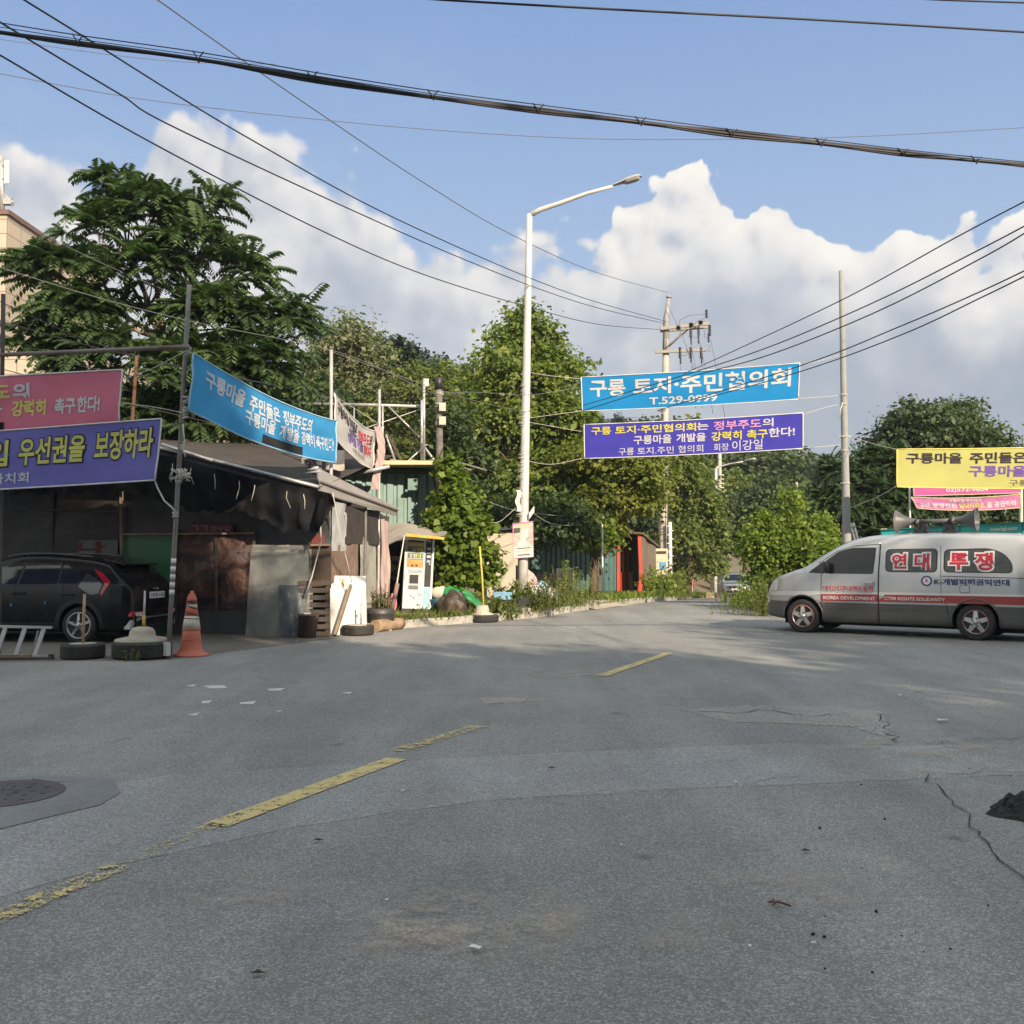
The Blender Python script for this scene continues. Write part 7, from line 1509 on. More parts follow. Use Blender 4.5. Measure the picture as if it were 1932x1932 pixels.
# aluminium step ladder lying on its side
lp = flat(45, 1240); la = thing('step_ladder', 'aluminium step ladder lying on its side in front of the parked car', 'ladder', lp)
ALU = mat('dull_aluminium', (0.42, 0.43, 0.44), 0.4, 0.6, var=0.15, scale=6)
y = 15.35
mb = MB(); mb.bar(at(-150, 1178, y), at(98, 1184, y), .05, .035); mb.build('rail', ALU, la); mb = MB(); mb.bar(at(-150, 1233, y - .05), at(98, 1238, y - .05), .05, .035); mb.build('rail', ALU, la)
for k, px in enumerate((-80, -38, 3, 40, 76)):
    mb = MB(); mb.bar(at(px + 8, 1183, y), at(px - 10, 1236, y - .03), .06, .03, up=(0, 1, 0)); mb.build('rung', ALU, la)
mb = MB(); mb.bar(at(72, 1190, y + .12), at(60, 1236, y + .10), .03); mb.bar(at(86, 1192, y), at(70, 1206, y + .1), .012); mb.build('stay', ALU, la)
mb = MB(); mb.box(at(96, 1238, y - .05), (.06, .06, .05)); mb.build('foot', RUBBER, la)
bd = thing('broken_boards', 'rotten boards lying under the aluminium ladder', 'boards', flat(40, 1246)); mb = MB(); mb.bar(at(-60, 1247, 15) * (1, 1, 0) + (0, 0, .03), at(100, 1247, 15.1) * (1, 1, 0) + (0, 0, .02), .12, .03); mb.build('board', DWOOD, bd); mb = MB(); mb.bar(at(-90, 1243, 15.3) * (1, 1, 0) + (0, 0, .05), at(60, 1243, 15.3) * (1, 1, 0) + (0, 0, .04), .1, .03); mb.build('board', WOOD, bd)

# in front of the stall's corner
def wb(px, py, y): return at(px, py, y)
bk = flat(581, 1204) + (0, .02, 0); bu = thing('bucket', 'brown plastic bucket in front of the dark pallet', 'bucket', bk)
mb = MB(); mb.lathe([(.001, 0), (.135, 0), (.185, .40), (.20, .41), (.20, .44), (.185, .44), (.13, .03), (.001, .03)], bk, n=24); mb.build('tub', mat('brown_plastic', (0.055, 0.036, 0.033), 0.5, var=0.15), bu); mb = MB(); mb.tube([bk + (.19 * cos(a), .19 * sin(a) * .3 - .12, .42 - .10 * sin(a)) for a in np.linspace(0, pi, 10)], .006, 5); mb.build('handle', STEEL, bu)
mb = MB(); mb.box(bk + (-.02, .02, .455), (.12, .1, .02)); tag(mb.build('paper_scrap', WPAINT), 'white scrap of paper lying on the brown bucket', 'paper')
pa = thing('pallet', 'dark slatted pallet standing upright behind the brown bucket', 'pallet', (at(595, 1200, 19.15)[0], 19.15, 0))
for k in range(8): mb = MB(); z = .06 + .135 * k; x0, x1 = at(562, 1200, 19.15)[0], at(622, 1200, 19.15)[0]; mb.box(((x0 + x1) / 2, 19.16, z), (x1 - x0, .025, .085)); mb.build('slat', DWOOD, pa)
mb = MB(); mb.box((x0 + .05, 19.20, .52), (.07, .05, 1.04)); mb.build('upright', DWOOD, pa); mb = MB(); mb.box((x1 - .05, 19.20, .52), (.07, .05, 1.04)); mb.build('upright', DWOOD, pa)
sh_ = thing('wrapped_sheet', 'blue grey plastic wrapped board leaning on the stall front', 'board', flat(553, 1201))
w = wrinkle(.05, 90); f = quad_fn(wb(526, 1104, 19.2), wb(586, 1104, 19.15), wb(528, 1201, 19.05), wb(560, 1201, 19.05), w); mb = MB(); mb.grid(f, 14, 16); mb.grid(lambda u, v: f(u, v) + (0, .05, 0), 6, 6); mb.build('wrap', wcol('blue_grey_wrap', (0.035, 0.045, 0.06), (0.07, 0.085, 0.10), (0.14, 0.155, 0.17), scale=3.0, rough=0.3), sh_)
pw = thing('plastic_drape', 'dusty translucent sheet hanging over the pale board', 'plastic sheet', flat(535, 1201)); w = wrinkle(.07, 91); f2 = quad_fn(wb(480, 1028, 19.55), wb(588, 1030, 19.3), wb(468, 1201, 19.5), wb(590, 1201, 19.2), w)
mb = MB(); mb.grid(lambda u, v: f2(u, v, .12), 26, 20); mb.build('sheet', CLEAR, pw)
wbd = thing('white_board', 'white board leaning upright against the corner of the stall', 'board', flat(655, 1199)); P = [wb(622, 1086, 19.6), wb(689, 1087, 20.25), wb(691, 1186, 20.1), wb(624, 1197, 19.5)]
P[2][2] = 0.01; P[3][2] = 0.005; mb = MB(); mb.prism(P, (.01, .05, 0)); mb.build('panel', mat('white_board_panel', (0.56, 0.56, 0.55), 0.6, var=0.06, scale=2, dirt=(0.36, 0.38, 0.40), dscale=1.6, damt=0.5), wbd)
mb = MB(); q = wb(648, 1098, 19.78); mb.box(q, (.035, .01, .16)); mb.build('yellow_tape', mat('yellow_tape', (0.55, 0.42, 0.08), 0.6), wbd)
pk = thing('plank', 'weathered plank leaning on the white board', 'plank', flat(633, 1199)); mb = MB(); a = wb(632, 1196, 19.3); a[2] = .02; mb.bar(a, wb(662, 1104, 19.72), .045, .12, up=(0, -1, .2)); mb.build('board', WOOD, pk)
t3 = flat(673, 1199) + (0, .14, 0); tyre_stand('old tyre with a cement core and a short steel stub, below the white board', t3, .31, .19, [(.62, -.0), (.5, .04)], [t3 + (.06, 0, .18), t3 + (.065, 0, .62)], STEEL, .018)
mb = MB(); mb.bar(t3 + (.06, 0, .5), t3 + (.12, 0, .52), .02); mb.build('bracket', STEEL, bpy.data.objects.get('tyre_stand.002'))
lg = thing('log', 'short thick log lying beside the old tyre', 'log', flat(730, 1192)); mb = MB(); a, b = flat(706, 1194) + (0, .12, .12), flat(755, 1187) + (0, .12, .11); mb.tube([a + (b - a) * k / 5 + (0, 0, .006 * (k % 2)) for k in range(6)], [.125, .12, .13, .122, .125, .115], 14); mb.build('trunk', mat('log_bark', (0.27, 0.19, 0.12), 0.9, var=0.35, scale=6, bump=0.6), lg)
dp = flat(717, 1177); dp = np.array([at(717, 1170, 20.9)[0], 20.9, 0.0]); dr = thing('planter', 'black barrel planter with dead stems and weeds', 'planter', dp); mb = MB(); mb.lathe([(.001, .15), (.27, .15), (.30, .2), (.295, .33), (.305, .34), (.305, .36), (.28, .42), (.26, .45), (.24, .45), (.24, .40), (.001, .40)], dp, n=28); mb.build('tub', mat('black_tub', (0.035, 0.035, 0.036), 0.5, var=0.25, scale=5, dirt=(0.12, 0.1, 0.08), dscale=4, damt=0.4), dr); mb = MB(); mb.box(dp + (0, 0, .075), (.5, .4, .15)); mb.build('base', CONC, dr)
rng = np.random.default_rng(33)
def weeds(mb_leaf, c, n, h, spread, rng, leaf=.1, stems=None, lean=.35):
    """upright weedy stems with leaves along them"""
    C, N = [], []
    for _ in range(n):
        b = np.array(c) + (rng.normal(0, spread), rng.normal(0, spread), 0); hh = h * rng.uniform(.5, 1.1); e = b + (rng.normal(0, lean) * hh * .5, rng.normal(0, lean) * hh * .5, hh)
        if stems is not None: stems.tube([b, (b + e) / 2 + (rng.normal(0, .02), 0, .02), e], [.007, .005, .003], 4, False)
        k = max(4, int(hh / leaf * 2.6))
        for i in range(k):
            t = rng.uniform(.12, 1); C.append(b + (e - b) * t + rng.normal(0, leaf * .45, 3)); N.append(rng.normal(size=3) * .7 + (0, -.1, .7))
    mb_leaf[0] += C; mb_leaf[1] += N
def plant(name, label, cat, c, specs, lm, seed, leaf=.1, aspect=.45, group=None, parent=None):
    rng = np.random.default_rng(seed); t = parent or thing(name, label, cat, c, group); L = [[], []]; st = MB()
    for off, n, h, s in specs: weeds(L, np.array(c) + np.array(off), n, h, s, rng, leaf, st)
    st.build('stems', mat('weed_stem', (0.12, 0.13, 0.04), 0.8), t)
    V, Q = leaf_quads(np.array(L[0]), np.array(L[1]), leaf, rng, aspect); link('foliage', fast_mesh('foliage', V, Q, lm), t, ); 
    o = t.children[-1]; o.data.transform(Matrix.Translation(-root_origin(t))) if False else None
    return t
plant(None, None, None, dp + (0, 0, .42), [((0, 0, 0), 26, .35, .11)], L_WEED, 1, .07, parent=dr)
mb = MB()
for x, z in ((-.14, .5), (-.06, .62), (.03, .46), (.10, .55), (.16, .52)): mb.tube([dp + (x, 0, .4), dp + (x * 1.1, .02, .4 + z)], [.022, .016], 6)
mb.tube([dp + (.22, .05, .3), dp + (.34, .1, .95)], .045, 7); mb.build('dead_stems', mat('dead_stick', (0.19, 0.13, 0.10), 0.9), dr)

# drinks machine under its board
vmD = 24.3; v0, v1 = at(758, 1149, vmD), at(812, 1150, vmD + .12); VZ = v0[2]
vm = thing('vending_machine', 'pale blue drinks vending machine tilted under a sheet of board', 'vending machine', v0, rot=(0, R(2.6), math.atan2(v1[1] - v0[1], v1[0] - v0[0])))
VB = mat('machine_pale_blue', (0.44, 0.52, 0.54), 0.4, var=0.05, scale=2, dirt=(0.36, 0.38, 0.36), dscale=3, damt=0.4)
w_, h_ = .70, 1.75
mb = MB(); mb.box((w_ / 2, .30, h_ / 2), (w_ - .03, .56, h_)); mb.build('cabinet', mat('machine_side', (0.07, 0.075, 0.08), 0.5, var=0.15), vm, True, .01)
mb = MB(); mb.box((w_ / 2, 0, h_ / 2), (w_, .06, h_ - .02)); dv = mb.build('door', VB, vm, True, .012)
def vp(x0, x1, z0, z1, y=-.034, d_=.012): m_ = MB(); m_.box(((x0 + x1) / 2, y, (z0 + z1) / 2), (x1 - x0, d_, z1 - z0)); return m_
vp(.05, .47, .98, 1.68).build('display_frame', mat('white_frame', (0.5, 0.52, 0.52), 0.4), dv, True)
vp(.07, .45, 1.0, 1.66, -.040).build('display_window', glassy('display_glass', (0.16, 0.24, 0.26), 0.15), dv, True)
r3 = random.Random(5); cols = [('can_orange', (0.55, 0.20, 0.04)), ('can_yellow', (0.52, 0.42, 0.10)), ('can_green', (0.14, 0.32, 0.10)), ('can_brown', (0.22, 0.11, 0.06)), ('can_red', (0.40, 0.06, 0.05)), ('can_white', (0.5, 0.5, 0.48))]
vp(.08, .44, 1.59, 1.65, -.048).build('header', mat('brown_header', (0.12, 0.07, 0.05), 0.5), dv, True)
vp(.08, .44, 1.50, 1.58, -.048).build('header', mat('can_yellow', (0.52, 0.42, 0.10), 0.5), dv, True)
for row, z in enumerate((1.36, 1.22)):
    vp(.08, .44, z - .02, z - .005, -.047).build('shelf', STEEL, dv, True)
    for k in range(8):
        n_, c_ = r3.choice(cols[1:4] + cols[5:]); mb = MB(); mb.lathe([(.001, 0), (.015, 0), (.017, .01), (.017, .075), (.012, .09), (.001, .09)], (.105 + .044 * k, -.045, z), n=8); mb.build('drink_can', mat(n_, c_, 0.4), dv, True)
vp(.08, .44, 1.01, 1.17, -.047).build('poster', mat('can_orange', (0.55, 0.20, 0.04), 0.5, var=0.3, scale=14, dirt=(0.25, 0.4, 0.12), dscale=9, damt=0.6), dv, True)
for k in range(2): mb = MB(); mb.lathe([(.03, 0), (.035, .012), (.03, .05)], (.20 + .10 * k, -.052, 1.03), n=8); mb.build('printed_cup', mat('can_brown', (0.22, 0.11, 0.06), 0.4), dv, True)
vp(.30, .40, 1.38, 1.46, -.052).build('note', mat('ochre_note', (0.5, 0.36, 0.14), 0.7), dv, True)
for z in (.88, .91, .94): vp(.10, .44, z - .006, z + .006, -.036).build('price_strip', mat('grey_strip', (0.24, 0.3, 0.34), 0.5), dv, True)
vp(.50, .645, .55, 1.70, -.036).build('coin_panel', mat('machine_black', (0.025, 0.027, 0.03), 0.4), dv, True)
for z, h, m_ in ((1.60, .05, 'grey_strip'), (1.42, .06, 'white_frame'), (1.34, .04, 'grey_strip'), (1.24, .05, 'white_frame'), (1.12, .06, 'grey_strip')): vp(.53, .62, z, z + h, -.044).build('coin_slot', MATS[m_], dv, True)
mb = MB(); mb.lathe([(.001, 0), (.025, 0), (.025, .02)], (.60, -.055, 1.08), 'Y', 14); mb.build('lock', STEEL, dv, True)
vp(.13, .37, .60, .84, -.038).build('flap_frame', mat('white_frame', (0.5, 0.52, 0.52), 0.4), dv, True); vp(.145, .355, .615, .825, -.046).build('delivery_flap', mat('machine_black', (0.025, 0.027, 0.03), 0.4), dv, True)
vp(.13, .36, .48, .57, -.038).build('return_tray', mat('tray_grey', (0.12, 0.13, 0.12), 0.5), dv, True); vp(.03, .05, .70, .86, -.04).build('door_grip', STEEL, dv, True)
vp(.50, .66, .02, .52, -.034).build('ice_panel', mat('ice_blue', (0.25, 0.42, 0.52), 0.5, var=0.15), dv, True)
letters('lettering', [('ICE', 0, .515, .64, .04, .11, .03)], lambda u, v: (u, -.045, v), [WPAINT], dv, None, True)
mb = MB()
for cx, cz, r in ((.40, .36, .07), (.27, .28, .045), (.20, .33, .03), (.57, .42, .06), (.56, .28, .045), (.61, .36, .03)):
    for k in range(3):
        a = pi * k / 3; mb.bar((cx - r * cos(a), -.040, cz - r * sin(a)), (cx + r * cos(a), -.040, cz + r * sin(a)), .010, .010)
        for s_ in (-1, 1):
            e = np.array((cx + s_ * r * .65 * cos(a), -.040, cz + s_ * r * .65 * sin(a)))
            for da in (.9, -.9): mb.bar(e, e + np.array((r * .3 * s_ * cos(a + da), 0, r * .3 * s_ * sin(a + da))), .008, .008)
mb.build('snowflake_print', mat('snow_print', (0.28, 0.42, 0.50), 0.6), dv, True)
mb = MB(); mb.box((.35, .25, -.05), (.72, .5, .1)); mb.build('plinth', BLACK, vm, True)
mb = MB(); pb = at(785, 1160, 24.3); mb.box((pb[0], 24.5, (VZ - .1 + .05) / 2), (.9, .5, max(.1, VZ - .15))); tag(mb.build('concrete_block', CONC), 'grey concrete block under the drinks machine', 'block')
cp_ = thing('canopy_board', 'sagging grey board laid as a canopy over the drinks machine', 'board', at(790, 1003, 24.3)); w = wrinkle(.03, 92); f3 = quad_fn(at(728, 990, 24.9), at(846, 1002, 24.9), at(716, 1030, 23.7), at(838, 1012, 23.8), lambda u, v: w(u, v) - .05 * sin(pi * u) - .10 * (1 - v) * (u < .3) * (1 - u / .3))
mb = MB(); mb.grid(lambda u, v: f3(u, v) + (0, 0, .10 * sin(pi * min(1, u * 1.3))), 18, 8); mb.grid(lambda u, v: f3(u, v) + (0, 0, .10 * sin(pi * min(1, u * 1.3)) + .02), 18, 8); mb.build('sheet', mat('grey_canopy_board', (0.27, 0.255, 0.23), 0.8, var=0.25, scale=4, dirt=(0.14, 0.12, 0.10), dscale=2), cp_)
mb = MB(); mb.bar(at(766, 1009, 23.75), at(838, 1016, 23.85), .10, .06); mb.build('yellow_edge', mat('orange_yellow_paint', (0.55, 0.31, 0.03), 0.6, var=0.2), cp_)
mb = MB(); mb.tube([at(763, 1010, 23.75), at(755, 1060, 23.5), at(746, 1120, 23.2), at(738, 1150, 23.0)], .016, 6); mb.tube([at(722, 1030, 23.7), at(724, 1090, 23.9), at(724, 1140, 24)], .014, 6); mb.build('tie_rope', ROPE, cp_)
hb = thing('meter_board', 'dark alcove board with white electric meters beside the drinks machine', 'meter board', at(738, 1100, 24.9)); mb = MB(); a, b = at(727, 1150, 25.3), at(764, 1020, 25.3); mb.box(((a[0] + b[0]) / 2, 25.3, (a[2] + b[2]) / 2), (b[0] - a[0], .05, b[2] - a[2])); mb.build('board', DBOARD, hb)
for px, py, w2, h2, m_ in ((734, 1057, .17, .19, WPAINT), (745, 1063, .24, .36, mat('cream_meter', (0.45, 0.42, 0.34), 0.5)), (737, 1084, .2, .2, mat('grey_meter', (0.2, 0.21, 0.2), 0.5)), (749, 1087, .16, .22, mat('grey_meter', (0.2, 0.21, 0.2), 0.5))):
    mb = MB(); mb.box(at(px, py, 25.2), (w2, .14, h2)); e = mb.build('meter', m_, hb, bevel=.01); mb = MB(); mb.lathe([(.001, 0), (w2 * .3, 0), (w2 * .3, .02)], at(px, py - 1.5, 25.11), 'Y', 12); mb.build('dial', GLASS, e)
mb = MB(); mb.tube([at(733, 1030, 25.2), at(730, 1060, 25.2), at(735, 1110, 25.2)], .01, 5); mb.tube([at(742, 1040, 25.2), at(752, 1036, 25.1), at(746, 1075, 25.2)], .01, 5); mb.build('wiring', WIRE, hb)
rb = thing('sack', 'small pink sack beside the drinks machine', 'sack', at(742, 1147, 23.9)); c = at(742, 1136, 23.9); mb = MB(); w = wrinkle(.04, 95); mb.grid(lambda u, v: c + np.array([(.085 + w(u, v) * .3) * cos(2 * pi * u) * sin(pi * v) ** .6, .08 * sin(2 * pi * u) * sin(pi * v) ** .6, -.21 * cos(pi * v)]), 16, 10); mb.build('bag', mat('pink_sack', (0.5, 0.17, 0.24), 0.7, var=0.2), rb)

# heaps along the kerb
def lump(name, m, c, r, seed, parent, amp=.3, n=(28, 16)):
    w = wrinkle(amp, seed); c = np.array(c, float); mb = MB()
    def f(u, v):
        q = abs(u * 2 - 1); k = 1 + (w(q, v) + .6 * w(q * 2.2, v * 2) * .5); return c + np.array([r[0] * cos(2 * pi * u) * sin(pi * v) * k, r[1] * sin(2 * pi * u) * sin(pi * v) * k, max(-r[2] * .95, -r[2] * cos(pi * v) * k)])
    mb.grid(f, *n); return mb.build(name, m, parent)
hp = thing('tarp_heap', 'heap under a crumpled brown black plastic sheet by the kerb', 'tarp', at(846, 1160, 24)); lump('sheet', wcol('brown_black_plastic', (0.018, 0.015, 0.013), (0.05, 0.04, 0.032), (0.15, 0.12, 0.10), scale=5, rough=0.3, bump=1.0), at(855, 1143, 24) + (0, 0, -.05), (.34, .32, .40), 7, hp, .40)
gt = thing('green_tarp', 'crumpled bright green tarp sliding off the heap by the kerb', 'tarp', at(880, 1150, 24.3)); w = wrinkle(.16, 97)
def gtf(u, v): s = u; px = 838 + 78 * s; py = 1106 + 40 * s ** 1.2 - 12 * sin(pi * s) + 26 * (1 - v) * (1 - .45 * s); p = at(px, py, 24.1 + .5 * v); p[2] = max(p[2], .02); p[1] += w(u * 2, v) * .6; p[2] += abs(w(u, v * 2)) * .4; return p
mb = MB(); mb.grid(gtf, 30, 14); mb.build('sheet', mat('green_tarp', (0.03, 0.20, 0.07), 0.5, var=0.3, scale=6), gt)
fo = thing('foam_block', 'broken white foam block lying behind the plastic heap', 'foam', at(838, 1122, 24.8)); lump('block', mat('dirty_foam', (0.52, 0.49, 0.40), 0.9, var=0.15), at(835, 1119, 24.6), (.30, .2, .17), 9, fo, .10)
cb_ = thing('crate', 'small blue plastic basin beside the drinks machine plinth', 'basin', at(825, 1140, 24.4)); mb = MB(); c = at(826, 1146, 24.4); mb.lathe([(.001, 0), (.13, 0), (.17, .19), (.18, .2), (.16, .19), (.12, .02), (.001, .02)], c, n=18); mb.build('tub', mat('blue_plastic', (0.06, 0.20, 0.36), 0.5), cb_)
t4 = flat(909, 1175) + (0, .3, 0); t4[2] = gz(t4[1]); tyre_stand('tyre with stacked cement rings and a yellow bamboo pole', t4, .38, .17, [(.75, .0), (.72, .03), (.42, .08), (.42, .13), (.40, .14), (.40, .18), (.36, .19), (.36, .23)], [t4 + (.03, 0, .3), t4 + (.0, 0, 1.0), t4 + (-.06, .02, 1.72)], mat('yellow_bamboo', (0.50, 0.36, 0.08), 0.6, var=0.15), .022)
c = at(949, 1124, 25.2); bx = thing('crate', 'blue plastic crate on top of the junk by the kerb', 'crate', c)
mb = MB(); W2, H2 = .42, .17
for s_ in (-1, 1): mb.box(c + (0, s_ * .14, 0), (W2, .015, H2)); mb.box(c + (s_ * W2 / 2, 0, 0), (.015, .28, H2))
mb.box(c + (0, 0, -H2 / 2), (W2, .28, .015)); mb.box(c + (0, -.15, .07), (W2 + .03, .02, .03)); mb.build('tray', mat('pale_blue_plastic', (0.16, 0.34, 0.50), 0.5), bx)
jk = thing('junk_box', 'dark metal box carrying the blue crate', 'box', at(950, 1150, 25.3)); mb = MB(); p = at(950, 1140, 25.4); mb.box((p[0], 25.4, (c[2] - .09 + .13) / 2), (.75, .4, max(.1, c[2] - .23))); mb.build('case', mat('dark_case', (0.03, 0.03, 0.033), 0.6, var=0.3), jk, bevel=.01); mb = MB(); mb.box((p[0] + .5, 25.3, .30), (.3, .3, .33)); mb.build('case', BLACK, jk, bevel=.01)
gs = thing('foam_slab', 'pale green grey slab leaning on the kerb among weeds', 'slab', at(970, 1158, 24.9)); mb = MB(); mb.box(at(968, 1152, 24.8), (.55, .25, .12), rz=.2); mb.build('slab', mat('green_grey_slab', (0.16, 0.20, 0.17), 0.8), gs)
r4 = random.Random(9)
for k in range(9):
    x, y = r4.uniform(948, 1000), r4.uniform(24.6, 25.6); p = at(x, 1150, y); o = MB(); o.box((p[0], y, .15 + .05 * r4.random()), (r4.uniform(.1, .25), r4.uniform(.08, .2), r4.uniform(.06, .14)), rz=r4.uniform(0, 3)); tag(o.build('rubble_stone', CONC, bevel=.02), 'pale rubble stone among the weeds behind the kerb', 'stone', 'rubble stones behind the kerb')
wd = thing('water_drum', 'stained white drum standing by the teal container', 'drum', at(1066, 1105, 36)); c = at(1066, 1105, 36); c[2] = gz(36) + .13; zt2 = at(1066, 1072, 36)[2] - c[2]
mb = MB(); mb.lathe([(.001, 0), (.31, 0), (.31, zt2 * .95), (.28, zt2), (.001, zt2)], c, n=24); mb.build('shell', mat('stained_white', (0.50, 0.48, 0.42), 0.5, var=0.15, scale=3, dirt=(0.18, 0.13, 0.09), dscale=2, damt=0.6), wd)
bb = thing('grey_board', 'mottled grey board propped beside the white drum', 'board', at(1032, 1110, 36.3)); p = at(1032, 1110, 36.3); p[2] = gz(36) + .13; mb = MB(); mb.box(p + (0, 0, .35), (.72, .05, .7 + .3)); mb.build('panel', mat('mottled_board', (0.26, 0.25, 0.22), 0.9, var=0.35, scale=5), bb)
ph_ = thing('pink_cover', 'object under a pale pink patterned sheet behind the street lamp', 'covered heap', at(995, 1110, 29.5)); c = at(993, 1085, 29.6); c[2] = .55; lump('sheet', mat('pale_pink_sheet', (0.46, 0.30, 0.28), 0.8, var=0.3, scale=8), c, (.32, .3, .55), 12, ph_, .16)
for k, (px, py, col, lab) in enumerate(((1008, 1118, (0.52, 0.52, 0.50), 'crumpled white bag among the weeds behind the lamp'), (1022, 1110, (0.12, 0.26, 0.48), 'crumpled blue and white plastic bag among the tall weeds'), (1040, 1122, (0.5, 0.48, 0.44), 'pale bundle beside the crumpled blue bag'))):
    t = thing('plastic_bag', lab, 'bag', at(px, py + 8, 28.5)); c = at(px, py, 28.5 + .4 * k); c[2] = max(c[2], .3); lump('bag', mat('bag_%d' % k, col, 0.5, var=0.3, scale=6, dirt=(0.5, 0.5, 0.5), dscale=4, damt=0.6), c, (.20, .16, .20), 20 + k, t, .25, (20, 12))
# poster on the street lamp
po = thing('poster', 'pink edged poster with a white dog strapped to the street lamp', 'poster', at(987, 1020, 27.75)); Q = [at(967, 988, 27.78), at(1006, 983, 27.74), at(968, 1054, 27.78), at(1007, 1051, 27.74)]; w = wrinkle(.015, 99); fq = quad_fn(*Q, w)
mb = MB(); mb.grid(fq, 10, 16); mb.build('sheet', mat('poster_white', (0.56, 0.53, 0.50), 0.6, var=0.06), po)
def pr(name, u0, u1, v0, v1, m, off): m_ = MB(); m_.grid(lambda u, v: fq(u0 + (u1 - u0) * u, v0 + (v1 - v0) * v, off), 4, 4); return m_.build(name, m, po)
pr('pink_edge', 0, 1, .955, 1.0, mat('poster_pink', (0.55, 0.16, 0.30), 0.6), .004); pr('pink_edge', 0, .03, 0, .955, MATS['poster_pink'], .004); pr('pink_edge', .97, 1, 0, .955, MATS['poster_pink'], .004); pr('pink_edge', .03, .97, 0, .015, MATS['poster_pink'], .004)
pr('photo', .04, .96, .33, .88, mat('poster_photo', (0.42, 0.37, 0.34), 0.6, var=0.35, scale=9), .004); pr('dark_box', .05, .36, .72, .86, mat('poster_dark', (0.06, 0.07, 0.06), 0.6), .007)
mb = MB(); dog = [(.40, .45), (.36, .58), (.42, .70), (.47, .74), (.46, .86), (.54, .78), (.64, .78), (.74, .87), (.72, .73), (.76, .64), (.70, .54), (.62, .50), (.80, .44), (.84, .35), (.20, .35), (.26, .46)]; mb.add([fq(u, v, .008) for u, v in dog], [list(range(len(dog)))]); mb.build('dog_picture', mat('poster_dog', (0.60, 0.56, 0.52), 0.7, var=0.1, scale=10), po)
mb = MB()
for u, v, r in ((.54, .69, .016), (.66, .69, .016), (.60, .60, .024)): mb.add([fq(u + r * cos(a), v + r * .6 * sin(a), .012) for a in np.linspace(0, 2 * pi, 9)[:-1]], [list(range(8))])
mb.build('dog_face', mat('poster_dark', (0.06, 0.07, 0.06), 0.6), po)
rr_ = random.Random(2)
for k in range(7): pr('text_line', .62, .62 + rr_.uniform(.2, .32), .56 - .03 * k, .572 - .03 * k, mat('poster_grey', (0.30, 0.29, 0.28), 0.7), .012)
pr('text_line', .18, .88, .26, .285, MATS['poster_dark'], .006); pr('text_line', .14, .80, .19, .205, MATS['poster_grey'], .006); pr('title_bar', .14, .88, .90, .935, mat('poster_orange', (0.58, 0.36, 0.10), 0.6), .006); pr('text_line', .22, .82, .07, .10, MATS['poster_dark'], .006)
ps_ = thing('slate_board', 'dark flat panel standing beside the street lamp foot', 'panel', foot(976, 28.6, .13)); mb = MB(); p = foot(977, 28.6, .13); mb.box(p + (0, 0, .55), (.12, .06, 1.1)); mb.build('panel', mat('slate_panel', (0.07, 0.075, 0.08), 0.7), ps_)
# by the red hut
wp2 = foot(1137, 33.5, .13); bk2 = thing('pole_bucket', 'white bucket of cement holding a thin white pole by the leaning tree', 'bucket', wp2); mb = MB(); mb.lathe([(.001, 0), (.10, 0), (.135, .26), (.145, .27), (.13, .27), (.001, .22)], wp2, n=18); mb.build('bucket', WPAINT, bk2); mb = MB(); mb.tube([wp2 + (0, 0, .1), at(1136, 985, 33.5)], .03, 8); mb.build('pole', WPAINT, bk2)
rc = foot(1207, 36, .12); r_c = thing('traffic_cone', 'plain worn red cone at the porch post of the red hut', 'traffic cone', rc); mb = MB(); mb.lathe([(.17, 0), (.17, .03), (.12, .04), (.03, .62), (.001, .63)], rc, n=18); mb.build('cone', mat('worn_red', (0.48, 0.05, 0.03), 0.6, var=0.15), r_c); mb = MB(); mb.box(rc + (0, 0, .015), (.36, .36, .03)); mb.build('base', mat('worn_red', (0.48, 0.05, 0.03), 0.6), r_c)
# end of the side road
for k, (px, y) in enumerate(((1338, 66), (1352, 66.3), (1366, 66.6))):
    t = thing('beam', 'dark timber laid across the far end of the side road', 'timber', foot(px, y), 'timbers across the side road'); mb = MB(); mb.bar(foot(px - 8, y, .18), foot(px + 8, y + .1, .16), .3, .34); mb.build('timber', DWOOD if k else WOOD, t)
for k in range(3): c = foot(1378 + 5.5 * k, 67); t = thing('tyre', 'black tyre blocking the road before the silver off roader', 'tyre', c, 'tyres across the side road'); tyre_mb(c, .33, .24).build('tread', RUBBER, t)

# person walking away along the verge
pd = 66.0; pf = foot(1303, pd); pe = thing('person', 'person in a red flowered top, pale trousers and grey hat walking on the verge', 'person', pf, rz=R(-10))
JT = {'hip': (0, 0, .72, .13), 'chest': (0, .10, 1.02, .15), 'neck': (0, .17, 1.20, .055), 'head': (0, .21, 1.33, .10), 'hipl': (-.08, 0, .66, .10), 'knl': (-.09, .10, .38, .065), 'anl': (-.09, .02, .07, .04), 'tol': (-.09, .15, .03, .035), 'hipr': (.08, 0, .66, .10), 'knr': (.09, -.02, .37, .065), 'anr': (.09, -.18, .08, .04), 'tor': (.09, -.06, .03, .035),
      'shl': (-.17, .11, 1.10, .07), 'ell': (-.22, .05, .86, .045), 'hal': (-.20, .16, .66, .032), 'shr': (.17, .11, 1.10, .07), 'elr': (.22, .12, .86, .045), 'har': (.21, .26, .70, .032)}
ED = [('hip', 'chest'), ('chest', 'neck'), ('neck', 'head'), ('hip', 'hipl'), ('hipl', 'knl'), ('knl', 'anl'), ('anl', 'tol'), ('hip', 'hipr'), ('hipr', 'knr'), ('knr', 'anr'), ('anr', 'tor'), ('chest', 'shl'), ('shl', 'ell'), ('ell', 'hal'), ('chest', 'shr'), ('shr', 'elr'), ('elr', 'har')]
